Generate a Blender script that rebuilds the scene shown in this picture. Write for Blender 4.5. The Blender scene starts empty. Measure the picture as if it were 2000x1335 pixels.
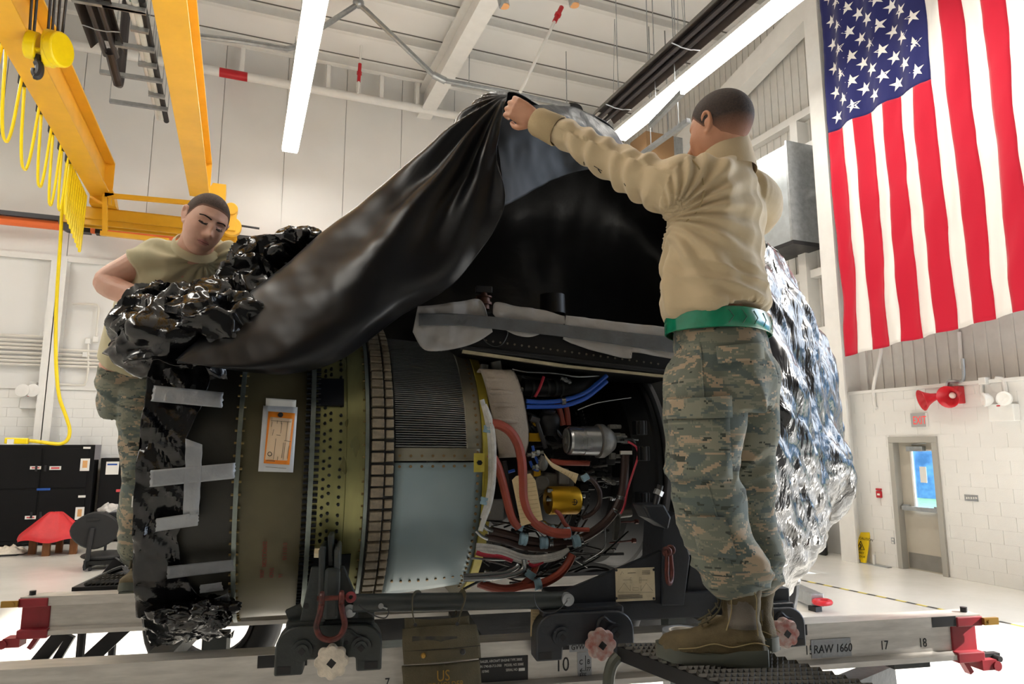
import bpy, bmesh, math, random
import numpy as np
from mathutils import Vector, Matrix, noise
R = math.radians
rnd = random.Random(7)
S = bpy.context.scene
COL = S.collection

# ------------------------------------------------------------------ camera, world, sun, exposure
EYE, AZ, PITCH, FPX = 2.0, R(21.6), R(8.74), 1333.3
cam = bpy.data.cameras.new('camera'); cam.lens = 24; cam.sensor_width = 36; cam.clip_end = 300
cam.dof.use_dof = False
camo_ = bpy.data.objects.new('camera', cam); COL.objects.link(camo_)
camo_.location = (0, 0, EYE); camo_.rotation_euler = (math.pi/2 + PITCH, 0, -AZ)
S.camera = camo_
S.view_settings.view_transform = 'Standard'; S.view_settings.look = 'None'
S.view_settings.gamma = 1; S.view_settings.use_curve_mapping = False
S.view_settings.exposure = 0.47
S.cycles.max_bounces = 8; S.cycles.diffuse_bounces = 5; S.cycles.glossy_bounces = 4
S.cycles.transparent_max_bounces = 8; S.cycles.use_denoising = True
S.cycles.sample_clamp_indirect = 8
wd = bpy.data.worlds.new('sky'); S.world = wd; wd.use_nodes = True
bgn = wd.node_tree.nodes['Background']
bgn.inputs[0].default_value = (0.76, 0.86, 1.0, 1); bgn.inputs[1].default_value = 5.0
sun = bpy.data.lights.new('sun', 'SUN'); sun.energy = 14.0; sun.angle = R(0.6); sun.color = (1, .95, .87)
so = bpy.data.objects.new('sun', sun); COL.objects.link(so)
SUND = Vector((-.909*math.cos(R(29)), .417*math.cos(R(29)), -math.sin(R(29))))
so.rotation_euler = SUND.to_track_quat('-Z', 'Y').to_euler(); so.location = (30, -10, 20)
LAMP = 17.0        # emission of the fluorescent rows

# ------------------------------------------------------------------ pixels to places
_cp, _sp = math.cos(PITCH), math.sin(PITCH)
def ray(px, py):
    a = (px-1000)/FPX; d = (py-667.5)/FPX
    f = _cp + _sp*d; z = _sp - _cp*d
    return Vector((f*math.sin(AZ) + a*math.cos(AZ), f*math.cos(AZ) - a*math.sin(AZ), z))
CAMP = Vector((0, 0, EYE))
def aX(px, py, X): r = ray(px, py); return CAMP + r*(X/r.x)
def aY(px, py, Y): r = ray(px, py); return CAMP + r*(Y/r.y)
def aZ(px, py, Z): r = ray(px, py); return CAMP + r*((Z-EYE)/r.z)
TR = R(-10.1)                              # the engine trailer stands turned in the room
T = Matrix.Rotation(TR, 4, 'Z'); Ti = T.inverted()
def tV(px, py, V):                         # point in the trailer frame (u along rails, v away, z up)
    r = Ti.to_3x3() @ ray(px, py)
    return Vector((0, 0, EYE)) + r*(V/r.y)
def tZ(px, py, Z):
    r = Ti.to_3x3() @ ray(px, py)
    return Vector((0, 0, EYE)) + r*((Z-EYE)/r.z)
def tD(px, py, D):                         # at depth D along the view axis
    return Vector((0, 0, EYE)) + Ti.to_3x3() @ ray(px, py)*D

# ------------------------------------------------------------------ materials
def lin(c):
    if isinstance(c, str):
        c = c.lstrip('#'); c = tuple(int(c[i:i+2], 16)/255 for i in (0, 2, 4))
    return tuple((x/12.92 if x <= .04045 else ((x+.055)/1.055)**2.4) for x in c) + (1,)
class NT:
    def __init__(s, name):
        s.m = bpy.data.materials.new(name); s.m.use_nodes = True
        s.t = s.m.node_tree; s.b = s.t.nodes['Principled BSDF']
    def n(s, typ, **kw):
        x = s.t.nodes.new(typ)
        for k, v in kw.items():
            if k.startswith('i_'):
                key = k[2:]; key = int(key) if key.isdigit() else key.replace('_', ' ')
                x.inputs[key].default_value = v
            else: setattr(x, k, v)
        return x
    def l(s, a, b): s.t.links.new(a, b)
    def ramp(s, fac, stops, interp='LINEAR'):
        r = s.n('ShaderNodeValToRGB'); r.color_ramp.interpolation = interp
        e = r.color_ramp.elements
        while len(e) < len(stops): e.new(.5)
        for el, (p, c) in zip(e, stops): el.position = p; el.color = lin(c) if not (isinstance(c, tuple) and len(c) == 4) else c
        s.l(fac, r.inputs[0]); return r.outputs[0]
def mat(name, col, rough=.5, metal=0., var=0., vs=4., bump=0., bs=60., spec=.5, coat=0., emit=0., col2=None, vdetail=3, stretch=None, sheen=0):
    N = NT(name); b = N.b
    b.inputs['Base Color'].default_value = lin(col); b.inputs['Roughness'].default_value = rough
    b.inputs['Metallic'].default_value = metal; b.inputs['Specular IOR Level'].default_value = spec
    if coat: b.inputs['Coat Weight'].default_value = coat; b.inputs['Coat Roughness'].default_value = .08
    if sheen: b.inputs['Sheen Weight'].default_value = sheen
    if emit:
        b.inputs['Emission Color'].default_value = lin(col); b.inputs['Emission Strength'].default_value = emit
    if var or bump or col2:
        tc = N.n('ShaderNodeTexCoord'); co = tc.outputs['Object']
        if stretch:
            mp = N.n('ShaderNodeMapping'); mp.inputs['Scale'].default_value = stretch; N.l(co, mp.inputs[0]); co = mp.outputs[0]
        if var or col2:
            nz = N.n('ShaderNodeTexNoise', i_Scale=vs, i_Detail=vdetail, i_Roughness=.6); N.l(co, nz.inputs['Vector'])
            c = lin(col)
            if col2: lo, hi = c, lin(col2)
            else: lo = tuple(max(0, x*(1-var)) for x in c[:3]) + (1,); hi = tuple(min(1, x*(1+var)) for x in c[:3]) + (1,)
            r = N.ramp(nz.outputs[0], [(.32, lo), (.68, hi)]); N.l(r, b.inputs['Base Color'])
            if metal and var:
                mr = N.n('ShaderNodeMapRange', i_3=max(.05, rough-.12), i_4=min(1, rough+.15)); N.l(nz.outputs[0], mr.inputs[0]); N.l(mr.outputs[0], b.inputs['Roughness'])
        if bump:
            nb = N.n('ShaderNodeTexNoise', i_Scale=bs, i_Detail=3); N.l(co, nb.inputs['Vector'])
            bp = N.n('ShaderNodeBump', i_Strength=bump, i_Distance=.01); N.l(nb.outputs[0], bp.inputs['Height']); N.l(bp.outputs[0], b.inputs['Normal'])
    return N.m

# ------------------------------------------------------------------ mesh builder
def frame(d):
    d = Vector(d).normalized(); a = Vector((0, 0, 1)) if abs(d.z) < .9 else Vector((1, 0, 0))
    x = d.cross(a).normalized(); return x, d.cross(x).normalized(), d
class MB:
    def __init__(s): s.v = []; s.f = []; s.m = []; s.k = 0
    def add(s, vs, fs):
        o = len(s.v); s.v += [Vector(v) for v in vs]; s.f += [tuple(i+o for i in f) for f in fs]; s.m += [s.k]*len(fs); return s
    def boxab(s, a, b): return s.box([(a[i]+b[i])/2 for i in range(3)], [abs(b[i]-a[i]) for i in range(3)])
    def box(s, c, d, M=None):
        c = Vector(c); h = [x/2 for x in d]
        vs = [Vector((x*h[0], y*h[1], z*h[2])) for x in (-1, 1) for y in (-1, 1) for z in (-1, 1)]
        if M is not None: vs = [M @ v for v in vs]
        return s.add([c+v for v in vs], [(0,1,3,2),(4,6,7,5),(0,4,5,1),(2,3,7,6),(0,2,6,4),(1,5,7,3)])
    def beam(s, p0, p1, w, h, up=(0, 0, 1)):                 # rectangular bar from p0 to p1
        p0, p1 = Vector(p0), Vector(p1); d = (p1-p0).normalized(); x = d.cross(Vector(up)).normalized(); y = x.cross(d)
        M = Matrix((x, d, y)).transposed(); return s.box((p0+p1)/2, (w, (p1-p0).length, h), M)
    def loft(s, rings, caps=True, close=False):
        n = len(rings[0]); vs = [p for r in rings for p in r]; fs = []
        for i in range(len(rings) - (0 if close else 1)):
            a, b = i*n, ((i+1) % len(rings))*n
            fs += [(a+j, a+(j+1) % n, b+(j+1) % n, b+j) for j in range(n)]
        if caps and not close: fs += [tuple(range(n-1, -1, -1)), tuple((len(rings)-1)*n+j for j in range(n))]
        return s.add(vs, fs)
    def cyl(s, p0, p1, r0, r1=None, n=16, caps=True):
        p0, p1 = Vector(p0), Vector(p1); r1 = r0 if r1 is None else r1; x, y, _ = frame(p1-p0)
        c = [(x*math.cos(2*math.pi*k/n) + y*math.sin(2*math.pi*k/n)) for k in range(n)]
        return s.loft([[p0+q*r0 for q in c], [p1+q*r1 for q in c]], caps)
    def tube(s, pts, r, n=8, close=False, caps=True, flat=None):
        pts = [Vector(p) for p in pts]; m = len(pts); rings = []; x = None
        for i, p in enumerate(pts):
            a = pts[(i-1) % m] if (close or i > 0) else p; b = pts[(i+1) % m] if (close or i < m-1) else p
            d = (b-a).normalized()
            if x is None: x = frame(d)[0]
            x = (x - d*x.dot(d)); x = x.normalized() if x.length > 1e-6 else frame(d)[0]
            y = d.cross(x); rr = r[i] if isinstance(r, (list, tuple)) else r; ry = rr*(flat or 1)
            rings.append([p + x*math.cos(2*math.pi*k/n)*rr + y*math.sin(2*math.pi*k/n)*ry for k in range(n)])
        return s.loft(rings, caps, close)
    def lathe(s, prof, o, ax, n=48, a0=0., a1=2*math.pi, ref=None, caps=False):
        o, ax = Vector(o), Vector(ax).normalized()
        if ref is not None: x = (Vector(ref) - ax*Vector(ref).dot(ax)).normalized(); y = ax.cross(x)
        else: x, y, _ = frame(ax)
        full = abs(a1-a0-2*math.pi) < 1e-6; m = n if full else n+1; rings = []
        for (h, r) in prof:
            rings.append([o + ax*h + (x*math.cos(a0+(a1-a0)*k/n) + y*math.sin(a0+(a1-a0)*k/n))*r for k in range(m)])
        vs = [p for q in rings for p in q]; fs = []
        for i in range(len(prof)-1):
            for j in range(n):
                j2 = (j+1) % m; fs.append((i*m+j, i*m+j2, (i+1)*m+j2, (i+1)*m+j))
        if caps and full: fs += [tuple(range(m)), tuple((len(prof)-1)*m+j for j in reversed(range(m)))]
        return s.add(vs, fs)
    def prism(s, poly, d):
        poly = [Vector(p) for p in poly]; d = Vector(d); return s.loft([poly, [p+d for p in poly]])
    def ell(s, c, r, M=None, nu=16, nv=10):
        c = Vector(c); vs = []; fs = []
        for i in range(nv+1):
            t = math.pi*i/nv
            for j in range(nu):
                p = Vector((r[0]*math.sin(t)*math.cos(2*math.pi*j/nu), r[1]*math.sin(t)*math.sin(2*math.pi*j/nu), r[2]*math.cos(t)))
                vs.append(c + (M @ p if M is not None else p))
        for i in range(nv):
            for j in range(nu): fs.append((i*nu+j, (i+1)*nu+j, (i+1)*nu+(j+1) % nu, i*nu+(j+1) % nu))
        return s.add(vs, fs)
    def grid(s, P):
        nr, nc = len(P), len(P[0]); return s.add([p for r in P for p in r], [(i*nc+j, i*nc+j+1, (i+1)*nc+j+1, (i+1)*nc+j) for i in range(nr-1) for j in range(nc-1)])
def cr(pts, n=8, closed=False):                               # Catmull-Rom through points
    pts = [Vector(p) for p in pts]; m = len(pts); out = []
    for i in range(m if closed else m-1):
        g = lambda k: pts[k % m] if closed else pts[min(max(k, 0), m-1)]
        p0, p1, p2, p3 = g(i-1), g(i), g(i+1), g(i+2)
        for k in range(n):
            t = k/n; out.append(.5*((2*p1)+(p2-p0)*t+(2*p0-5*p1+4*p2-p3)*t*t+(3*p1-p0-3*p2+p3)*t**3))
    if not closed: out.append(pts[-1])
    return out
ROOT = {}
def link(o, parent=None):
    COL.objects.link(o)
    if parent is not None: o.parent = parent; ROOT[o.name] = ROOT[parent.name]
    return o
def tag(o, label=None, cat=None, group=None, kind=None):
    for k, v in (('label', label), ('category', cat), ('group', group), ('kind', kind)):
        if v: o[k] = v
    return o
def thing(name, label, cat, loc=(0, 0, 0), F=None, group=None, kind=None):
    o = bpy.data.objects.new(name, None); o.empty_display_size = .1
    F = F or Matrix(); loc = Vector(loc)
    o.matrix_world = F @ Matrix.Translation(loc); link(o); ROOT[o.name] = (F, loc)
    return tag(o, label, cat, group, kind)
def part(name, mb, m, parent=None, smooth=35, F=None, loc=None, bevel=0, sub=0, solid=0, label=None, kind=None):
    """one mesh object; its points are given in the frame of its thing"""
    if parent is not None: F0, l0 = ROOT[parent.name]
    else: F0 = F or Matrix(); l0 = Vector(loc) if loc is not None else (sum(mb.v, Vector())/len(mb.v) if False else Vector())
    me = bpy.data.meshes.new(name); me.from_pydata([tuple(v-l0) for v in mb.v], [], mb.f)
    for x in (m if isinstance(m, (list, tuple)) else [m]): me.materials.append(x)
    if isinstance(m, (list, tuple)): me.polygons.foreach_set('material_index', mb.m)
    bm = bmesh.new(); bm.from_mesh(me); bmesh.ops.recalc_face_normals(bm, faces=bm.faces); bm.to_mesh(me); bm.free()
    if smooth:
        me.shade_smooth(); me.set_sharp_from_angle(angle=R(smooth))
    o = bpy.data.objects.new(name, me)
    if parent is None: o.matrix_world = F0 @ Matrix.Translation(l0)
    link(o, parent)
    if parent is None: ROOT[o.name] = (F0, l0)
    if solid: md = o.modifiers.new('solid', 'SOLIDIFY'); md.thickness = solid; md.offset = 0
    if sub: md = o.modifiers.new('sub', 'SUBSURF'); md.levels = sub; md.render_levels = sub
    if bevel: md = o.modifiers.new('bevel', 'BEVEL'); md.width = bevel; md.segments = 2; md.limit_method = 'ANGLE'; md.angle_limit = R(40)
    if label: o['label'] = label
    if kind: o['kind'] = kind
    return o
def single(name, mb, m, label, cat, F=None, group=None, kind=None, **kw):
    lo = Vector((min(v.x for v in mb.v)+max(v.x for v in mb.v), min(v.y for v in mb.v)+max(v.y for v in mb.v), 0))/2
    lo.z = min(v.z for v in mb.v)
    return tag(part(name, mb, m, None, F=F, loc=lo, **kw), label, cat, group, kind)
def struct(name, mb, m, parent=None, **kw):
    o = part(name, mb, m, parent, **kw)
    if parent is None: o['kind'] = 'structure'
    return o
def bake(o):
    """apply the modifiers of o"""
    dg = bpy.context.evaluated_depsgraph_get(); me = bpy.data.meshes.new_from_object(o.evaluated_get(dg))
    old = o.data; o.modifiers.clear(); o.data = me
    return o
def text(s, o, xd, yd, size, m, parent, name='lettering', depth=.0006, align='LEFT', sx=1., shear=0):
    """lettering standing at o (frame of the thing), baseline along xd"""
    cu = bpy.data.curves.new(name, 'FONT'); cu.body = s; cu.size = size; cu.extrude = depth; cu.align_x = align; cu.resolution_u = 3; cu.shear = shear
    t = bpy.data.objects.new(name, cu); COL.objects.link(t)
    dg = bpy.context.evaluated_depsgraph_get(); dg.update(); me = bpy.data.meshes.new_from_object(t.evaluated_get(dg)); bpy.data.objects.remove(t)
    x = Vector(xd).normalized(); y = (Vector(yd) - x*Vector(yd).dot(x)).normalized(); z = x.cross(y); o = Vector(o)
    l0 = ROOT[parent.name][1]
    Mx = Matrix.Translation(o-l0) @ Matrix((x, y, z)).transposed().to_4x4() @ Matrix.Diagonal((sx, 1, 1, 1))
    me.transform(Mx); me.materials.clear(); me.materials.append(m)
    return link(bpy.data.objects.new(name, me), parent)
def fbm(p, o=3): return noise.fractal(Vector(p), 1.0, 2.0, o, noise_basis='PERLIN_ORIGINAL')
# ------------------------------------------------------------------ shared materials
m_wall = mat('white_panel', '#e6e5e3', .55, var=.03, vs=.6)
m_block = mat('painted_block', '#e8e7e4', .5, var=.02, vs=2, bump=.2, bs=90)
m_ceil = mat('white_deck', '#efeeec', .6, var=.03, vs=.5)
m_white = mat('white_paint', '#e6e5e2', .4, var=.03)
m_grey_wall = mat('grey_insulation', '#cfcdc8', .6, var=.05)
m_steel = mat('galvanised', '#a9adb0', .35, .8, var=.15, vs=9)
m_dsteel = mat('dark_steel', '#3a3a3c', .45, .6, var=.2)
m_black = mat('black_paint', '#0d0d0f', .45, var=.2)
m_yellow = mat('crane_yellow', '#e6ad2c', .38, var=.06, vs=2)
m_dyellow = mat('crane_yellow_deep', '#cf9a20', .4, var=.06, vs=2)
m_byellow = mat('hoist_yellow', '#f5d80a', .35, var=.05)
m_red = mat('signal_red', '#c01f2b', .4)
m_orange = mat('conductor_orange', '#f4763a', .5)
m_lamp = mat('lamp_tube', '#fffaf0', .5, emit=LAMP)
m_rubber = mat('black_rubber', '#141416', .6, var=.2)
m_paper = mat('white_paper', '#e8e6e0', .7)
m_ink = mat('black_ink', '#111113', .6)

def floor_mat():
    N = NT('sealed_floor'); tc = N.n('ShaderNodeTexCoord')
    n1 = N.n('ShaderNodeTexNoise', i_Scale=.45, i_Detail=6, i_Roughness=.65); N.l(tc.outputs['Object'], n1.inputs['Vector'])
    c = N.ramp(n1.outputs[0], [(.3, '#d8d5cd'), (.7, '#e5e3dd')]); N.l(c, N.b.inputs['Base Color'])
    mr = N.n('ShaderNodeMapRange', i_3=.14, i_4=.3); N.l(n1.outputs[0], mr.inputs[0]); N.l(mr.outputs[0], N.b.inputs['Roughness'])
    return N.m
XW, XB, YB, YF, XL, ZC = 10.75, 10.4, 17.8, -9.0, -13.0, 12.2   # right wall, right block face, back wall, front wall, left wall, ceiling
struct('floor', MB().boxab((XL, YF, -.2), (XW, YB, 0)), floor_mat(), smooth=0)
struct('floor_outside', MB().boxab((XW, -40, -.25), (60, 60, -.05)), mat('asphalt_apron', '#8f8c84', .8, var=.1), smooth=0)

# back wall: one panel per sheet over a block base
wb = struct('wall_back', MB().boxab((XL, YB, 0), (XW, YB+.3, ZC)), m_wall, smooth=0)
x = XL
while x < XW:
    struct('panel', MB().boxab((x+.008, YB-.05, 3.25), (min(x+1.52, XW)-.008, YB, ZC)), m_wall, wb, smooth=0); x += 1.52
z0 = 0
struct('block_core', MB().boxab((-7.3, YB-.11, 0), (-1.8, YB, 3.25)), m_block, wb, smooth=0)
bl = None
for r in range(16):
    for c in range(13):
        X0 = -7.3 + c*.405 + (.2 if r % 2 else 0)
        if bl is None: bl = struct('block', MB().boxab((X0+.0015, YB-.12, r*.203+.0015), (X0+.4035, YB, r*.203+.2015)), m_block, wb, smooth=0, bevel=.004)
        else:
            q = bl.copy(); COL.objects.link(q); q.parent = wb; q.location = (X0+7.3, 0, r*.203)
struct('base_course', MB().boxab((-1.82, YB-.12, 0), (XW, YB, 3.25)).boxab((XL, YB-.12, 0), (-7.3, YB, 3.25)), m_block, wb, smooth=0)
struct('ledge', MB().boxab((XL, YB-.16, 3.25), (XW, YB, 3.32)).boxab((XL, YB-.14, 6.15), (XW, YB, 6.28)), m_white, wb, smooth=0)
# right wall: sheet above, block base with the door, wide hangar opening nearer the camera
YO = 4.63
wr = struct('wall_right', MB().boxab((XW, YO, 2.5), (XW+.25, YB, ZC)).boxab((XW, YF, 8.2), (XW+.25, YO, ZC)).boxab((XW, YF, 0), (XW+.25, -1.65, 8.2)), m_grey_wall, smooth=0)
rib = None
for k in range(62):
    y = YO+.1+k*.21
    if rib is None: rib = struct('rib', MB().boxab((XW-.02, y, 2.9), (XW, y+.035, ZC)), m_grey_wall, wr, smooth=0)
    else: q = rib.copy(); COL.objects.link(q); q.parent = wr; q.location = (0, k*.21, 0)
dA, dB = aX(1758, 1112, XB), aX(1856, 1128, XB)            # door frame feet
DY0, DY1 = dB.y, dA.y
ZL = aX(1760, 763, XB).z                                   # top of the block base
YC = aX(1652, 1000, XB).y                                  # its far end
bl = None
for r in range(int(ZL/.2)+1):
    for c in range(17):
        y0 = YO+.02+c*.405 - (.2 if r % 2 else 0); y1 = y0+.4; zt = min((r+1)*.2, ZL)
        y0 = max(y0, YO); y1 = min(y1, YC)
        zd = 2.17
        if r*.2 < zd-.02:
            if y0 >= DY0-.02 and y1 <= DY1+.02: continue
            if y0 < DY0 < y1: y1 = DY0
            if y0 < DY1 < y1: y0 = DY1
        if y1-y0 < .03 or zt - r*.2 < .03: continue
        struct('block', MB().boxab((XB, y0+.0015, r*.2+.0015), (XB+.2, y1-.0015, zt-.0015)), m_block, wr, smooth=0)
struct('mortar', MB().boxab((XB+.005, YO, 0), (XW+.1, DY0, ZL)).boxab((XB+.005, DY1, 0), (XW+.1, YC, ZL)).boxab((XB+.005, DY0, 2.17), (XW+.1, DY1, ZL)), m_white, wr, smooth=0)
struct('cap', MB().boxab((XB-.05, YO, ZL), (XW, YC+.03, ZL+.06)), m_white, wr, smooth=0, bevel=.01)
struct('lower_sheet', MB().boxab((XW-.05, YC, 0), (XW+.25, YB, 3.1)), m_white, wr, smooth=0)
# other walls and the ceiling
struct('wall_left', MB().boxab((XL-.3, YF, 0), (XL, YB, ZC)), m_wall, smooth=0)
struct('wall_front', MB().boxab((XL, YF-.3, 0), (XW, YF, ZC)), mat('front_wall_paint', '#6f6e6b', .6), smooth=0)
ce = struct('ceiling', MB().boxab((XL, YF, ZC), (XW+.25, YB+.3, ZC+.25)), m_ceil, smooth=0)
pl = None
m_seam = mat('deck_seam', '#6f6c68', .7)
for k in range(14):
    y = 17.2-k*1.5
    mb = MB().boxab((XL, y, ZC-.25), (XW, y+.03, ZC)).boxab((XL, y-.1, ZC-.27), (XW, y+.03, ZC-.25))
    if pl is None:
        pl = struct('purlin', mb, m_white, ce, smooth=0); sm = struct('seam', MB().boxab((XL, y-.14, ZC-.02), (XW, y-.115, ZC)), m_seam, ce, smooth=0)
    else:
        for o in (pl, sm):
            q = o.copy(); COL.objects.link(q); q.parent = ce; q.location = (0, -k*1.5, 0)
for k, x in enumerate((-5.2, 4.35)):
    mb = MB().boxab((x-.02, YF, ZC-1.0), (x+.02, YB, ZC-.27)).boxab((x-.2, YF, ZC-1.04), (x+.2, YB, ZC-1.0)).boxab((x-.2, YF, ZC-.3), (x+.2, YB, ZC-.27))
    struct('trim_%d' % (k+1), mb, m_white, smooth=0)
# rafter that slopes up along the right wall, and the wall framing
wf = struct('trim_3', MB().beam((XW-.3, 5.0, 12.0), (XW-.3, 17.7, 9.0), .35, .5), m_white, smooth=0)
mb = MB()
for (p, q, w) in (((1604, 0), (1640, 1092), .42),):
    for k in (0, 1):
        pass
a = aX(1622, 300, XW-.35)
struct('trim_4', MB().boxab((XW-.6, a.y-.02, 0), (XW, a.y+.02, ZC)).boxab((XW-.62, a.y-.17, 0), (XW-.58, a.y+.17, ZC)).boxab((XW-.05, a.y-.17, 0), (XW, a.y+.17, ZC)), m_white, smooth=0)
g = struct('trim_5', MB().boxab((XW-.2, 5, 8.0), (XW, YB, 8.2)), m_white, smooth=0)
for px, py in ((1560, 395), (1560, 545), (1570, 655), (1560, 232)):
    p = aX(px, py, XW-.1); struct('girt', MB().boxab((XW-.2, a.y+.1, p.z-.08), (XW, YB, p.z+.08)), m_white, g, smooth=0)
p = aX(1563, 300, XW-.15); struct('girt_post', MB().boxab((XW-.3, p.y-.1, 2.5), (XW, p.y+.1, aX(1563, 240, XW-.15).z)), m_white, g, smooth=0)
# column on the back wall
p = aY(118, 492, YB-.3); q = aY(85, 862, YB-.3)
xc = (p.x+q.x)/2
struct('trim_6', MB().boxab((xc-.15, YB-.42, 0), (xc+.15, YB-.39, 6.15)).boxab((xc-.01, YB-.42, 0), (xc+.01, YB-.05, 6.15)).boxab((xc-.15, YB-.1, 0), (xc+.15, YB-.07, 6.15)), m_white, smooth=0)
# exterior seen through the door glass
m_tree = mat('far_foliage', '#35597a', .9, col2='#6f9cc4', vs=1.2, vdetail=6)
hd = MB()
for k in range(26):
    y = -6+k*1.5; hd.ell((27+rnd.uniform(-1, 1), y, 1.5+rnd.uniform(-.5, .8)), (1.4, 1.6, 2.4+rnd.uniform(-.3, 1.2)), nu=10, nv=7)
hdo = single('hedge', hd, m_tree, 'row of dark trees seen outside through the door window', 'trees', kind='stuff')
hd2 = MB().boxab((20, -10, -.05), (40, 40, .02)); struct('lawn', hd2, mat('lawn_green', '#7f9a6c', .9, var=.2), smooth=0)

# door
d1 = thing('door_1', None, None, (XB, (DY0+DY1)/2, 0), kind='structure')
m_frame = mat('door_frame_grey', '#aaa79f', .45); m_leaf = mat('door_leaf_beige', '#b9b2a4', .5, var=.03)
fw = .09; HD = 2.17
mb = MB().boxab((XB-.04, DY1-fw, 0), (XB+.3, DY1, HD-.1)).boxab((XB-.04, DY0, 0), (XB+.3, DY0+fw, HD-.1)).boxab((XB-.04, DY0, HD-.1), (XB+.3, DY1, HD))
part('door_frame', mb, m_frame, d1, smooth=0, bevel=.006)
l0, l1, XD = DY0+fw, DY1-fw, XB+.1
wz0, wz1 = .98, HD-.22; wy0, wy1 = l0+.02, l1-.22
mb = MB().boxab((XD, l0, 0), (XD+.045, l1, wz0)).boxab((XD, l0, wz1), (XD+.045, l1, HD-.1)).boxab((XD, wy1, wz0), (XD+.045, l1, wz1)).boxab((XD, l0, wz0), (XD+.045, wy0, wz1))
lf = part('door_leaf', mb, m_leaf, d1, smooth=0)
part('kick_plate', MB().boxab((XD-.006, l0+.02, .02), (XD, l1-.02, .27)), mat('brushed_plate', '#8d8a85', .35, .7, var=.1), d1, smooth=0)
def glass_mat(tint='#e8f4ff'):
    N = NT('window_glass'); tr = N.n('ShaderNodeBsdfTransparent'); tr.inputs[0].default_value = lin(tint)
    gl = N.n('ShaderNodeBsdfGlossy', i_Roughness=.02); fr = N.n('ShaderNodeFresnel', i_IOR=1.45); mx = N.n('ShaderNodeMixShader')
    N.l(fr.outputs[0], mx.inputs[0]); N.l(tr.outputs[0], mx.inputs[1]); N.l(gl.outputs[0], mx.inputs[2])
    N.l(mx.outputs[0], N.t.nodes['Material Output'].inputs[0]); return N.m
m_glass = glass_mat()
part('pane', MB().boxab((XD+.018, wy0, wz0), (XD+.024, wy1, wz1)), m_glass, lf, smooth=0)
part('glazing_bead', MB().boxab((XD-.008, wy0-.015, wz0-.015), (XD, wy0+.015, wz1)).boxab((XD-.008, wy1-.015, wz0), (XD, wy1+.015, wz1)).boxab((XD-.008, wy0, wz1-.015), (XD, wy1, wz1+.015)), m_white, lf, smooth=0)
pb = part('push_bar', MB().boxab((XD-.1, l0+.02, .96), (XD-.04, l1-.03, 1.03)).boxab((XD-.05, l0+.02, .95), (XD, l0+.12, 1.05)).boxab((XD-.05, l1-.13, .95), (XD, l1-.02, 1.05)), m_steel, d1, smooth=0, bevel=.008)
part('door_closer', MB().boxab((XD-.09, l1-.5, HD-.24), (XD, l1-.2, HD-.16)).beam((XD-.06, l1-.3, HD-.13), (XB-.05, l1-.62, HD-.11), .03, .015), m_steel, d1, smooth=0, bevel=.006)
nt = single('paper_notice', MB().boxab((XD+.012, wy0+.22, 1.42), (XD+.016, wy1-.12, 1.68)), m_paper, 'white paper notice taped to the door window', 'notice', smooth=0)

# floor tape line
lt = thing('floor_tape', 'black and yellow hazard tape line along the white floor', 'tape', (7.5, 7.5, 0), kind='structure')
p0, p1 = aZ(1548, 1129, 0), aZ(1960, 1215, 0)
m_ty, m_tb = mat('tape_yellow', '#d8c24a', .5), mat('tape_black', '#33322e', .5)
d = (p1-p0); L = d.length; d.normalize(); n = Vector((-d.y, d.x, 0)); mbs = [MB(), MB()]
k = 0; s_ = 0
while s_ < L+2:
    a_ = p0+d*s_; b_ = p0+d*(s_+.14); mbs[k % 2].add([a_-n*.03+Vector((0, 0, .003)), a_+n*.03+Vector((0, 0, .003)), b_+n*.03+Vector((0, 0, .003)), b_-n*.03+Vector((0, 0, .003))], [(0, 1, 2, 3)]); s_ += .14; k += 1
part('yellow_stripes', mbs[0], m_ty, lt, smooth=0, kind='stuff'); part('black_stripes', mbs[1], m_tb, lt, smooth=0, kind='stuff')
# ------------------------------------------------------------------ fluorescent rows
def light_row(x, z, y0, y1, label, w=.62, n=None):
    t = thing('fluorescent_row', label, 'light', (x, y0, z), group='fluorescent rows under the roof')
    n = n or max(1, round(abs(y1-y0)/1.22)); st = (y1-y0)/n
    part('housing', MB().boxab((x-w/2, y0, z+.02), (x+w/2, y1, z+.1)), m_white, t, smooth=0)
    for k in range(n):
        a, b = sorted((y0+st*k, y0+st*(k+1)))
        part('diffuser', MB().boxab((x-w/2+.02, a+.012, z-.02), (x+w/2-.02, b-.012, z+.02)), m_lamp, t, smooth=0)
    for k in range(0, n+1, 2):
        y = y0+st*k
        part('hanger_wire', MB().cyl((x-.12, y, z+.1), (x, y, ZC-.2), .006, n=5).cyl((x+.12, y, z+.1), (x, y, ZC-.2), .006, n=5), m_steel, t, smooth=0)
    return t
p = aZ(566, 296, 9.0); light_row(p.x, 9.0, p.y, 3.0, 'fluorescent light row hanging beside the yellow crane, ending at the back wall', w=.38)
p = aZ(1206, 271, 9.0); light_row(p.x, 9.0, p.y, 1.5, 'fluorescent light row above the man in the tan long-sleeved shirt, beside a dark heater tube', w=.45)
light_row(-6.1, 9.0, 14, -2, 'added out-of-view fluorescent light row left of the crane girders, for fill light')  # unseen row, added to brighten the left side and the man there
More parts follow.
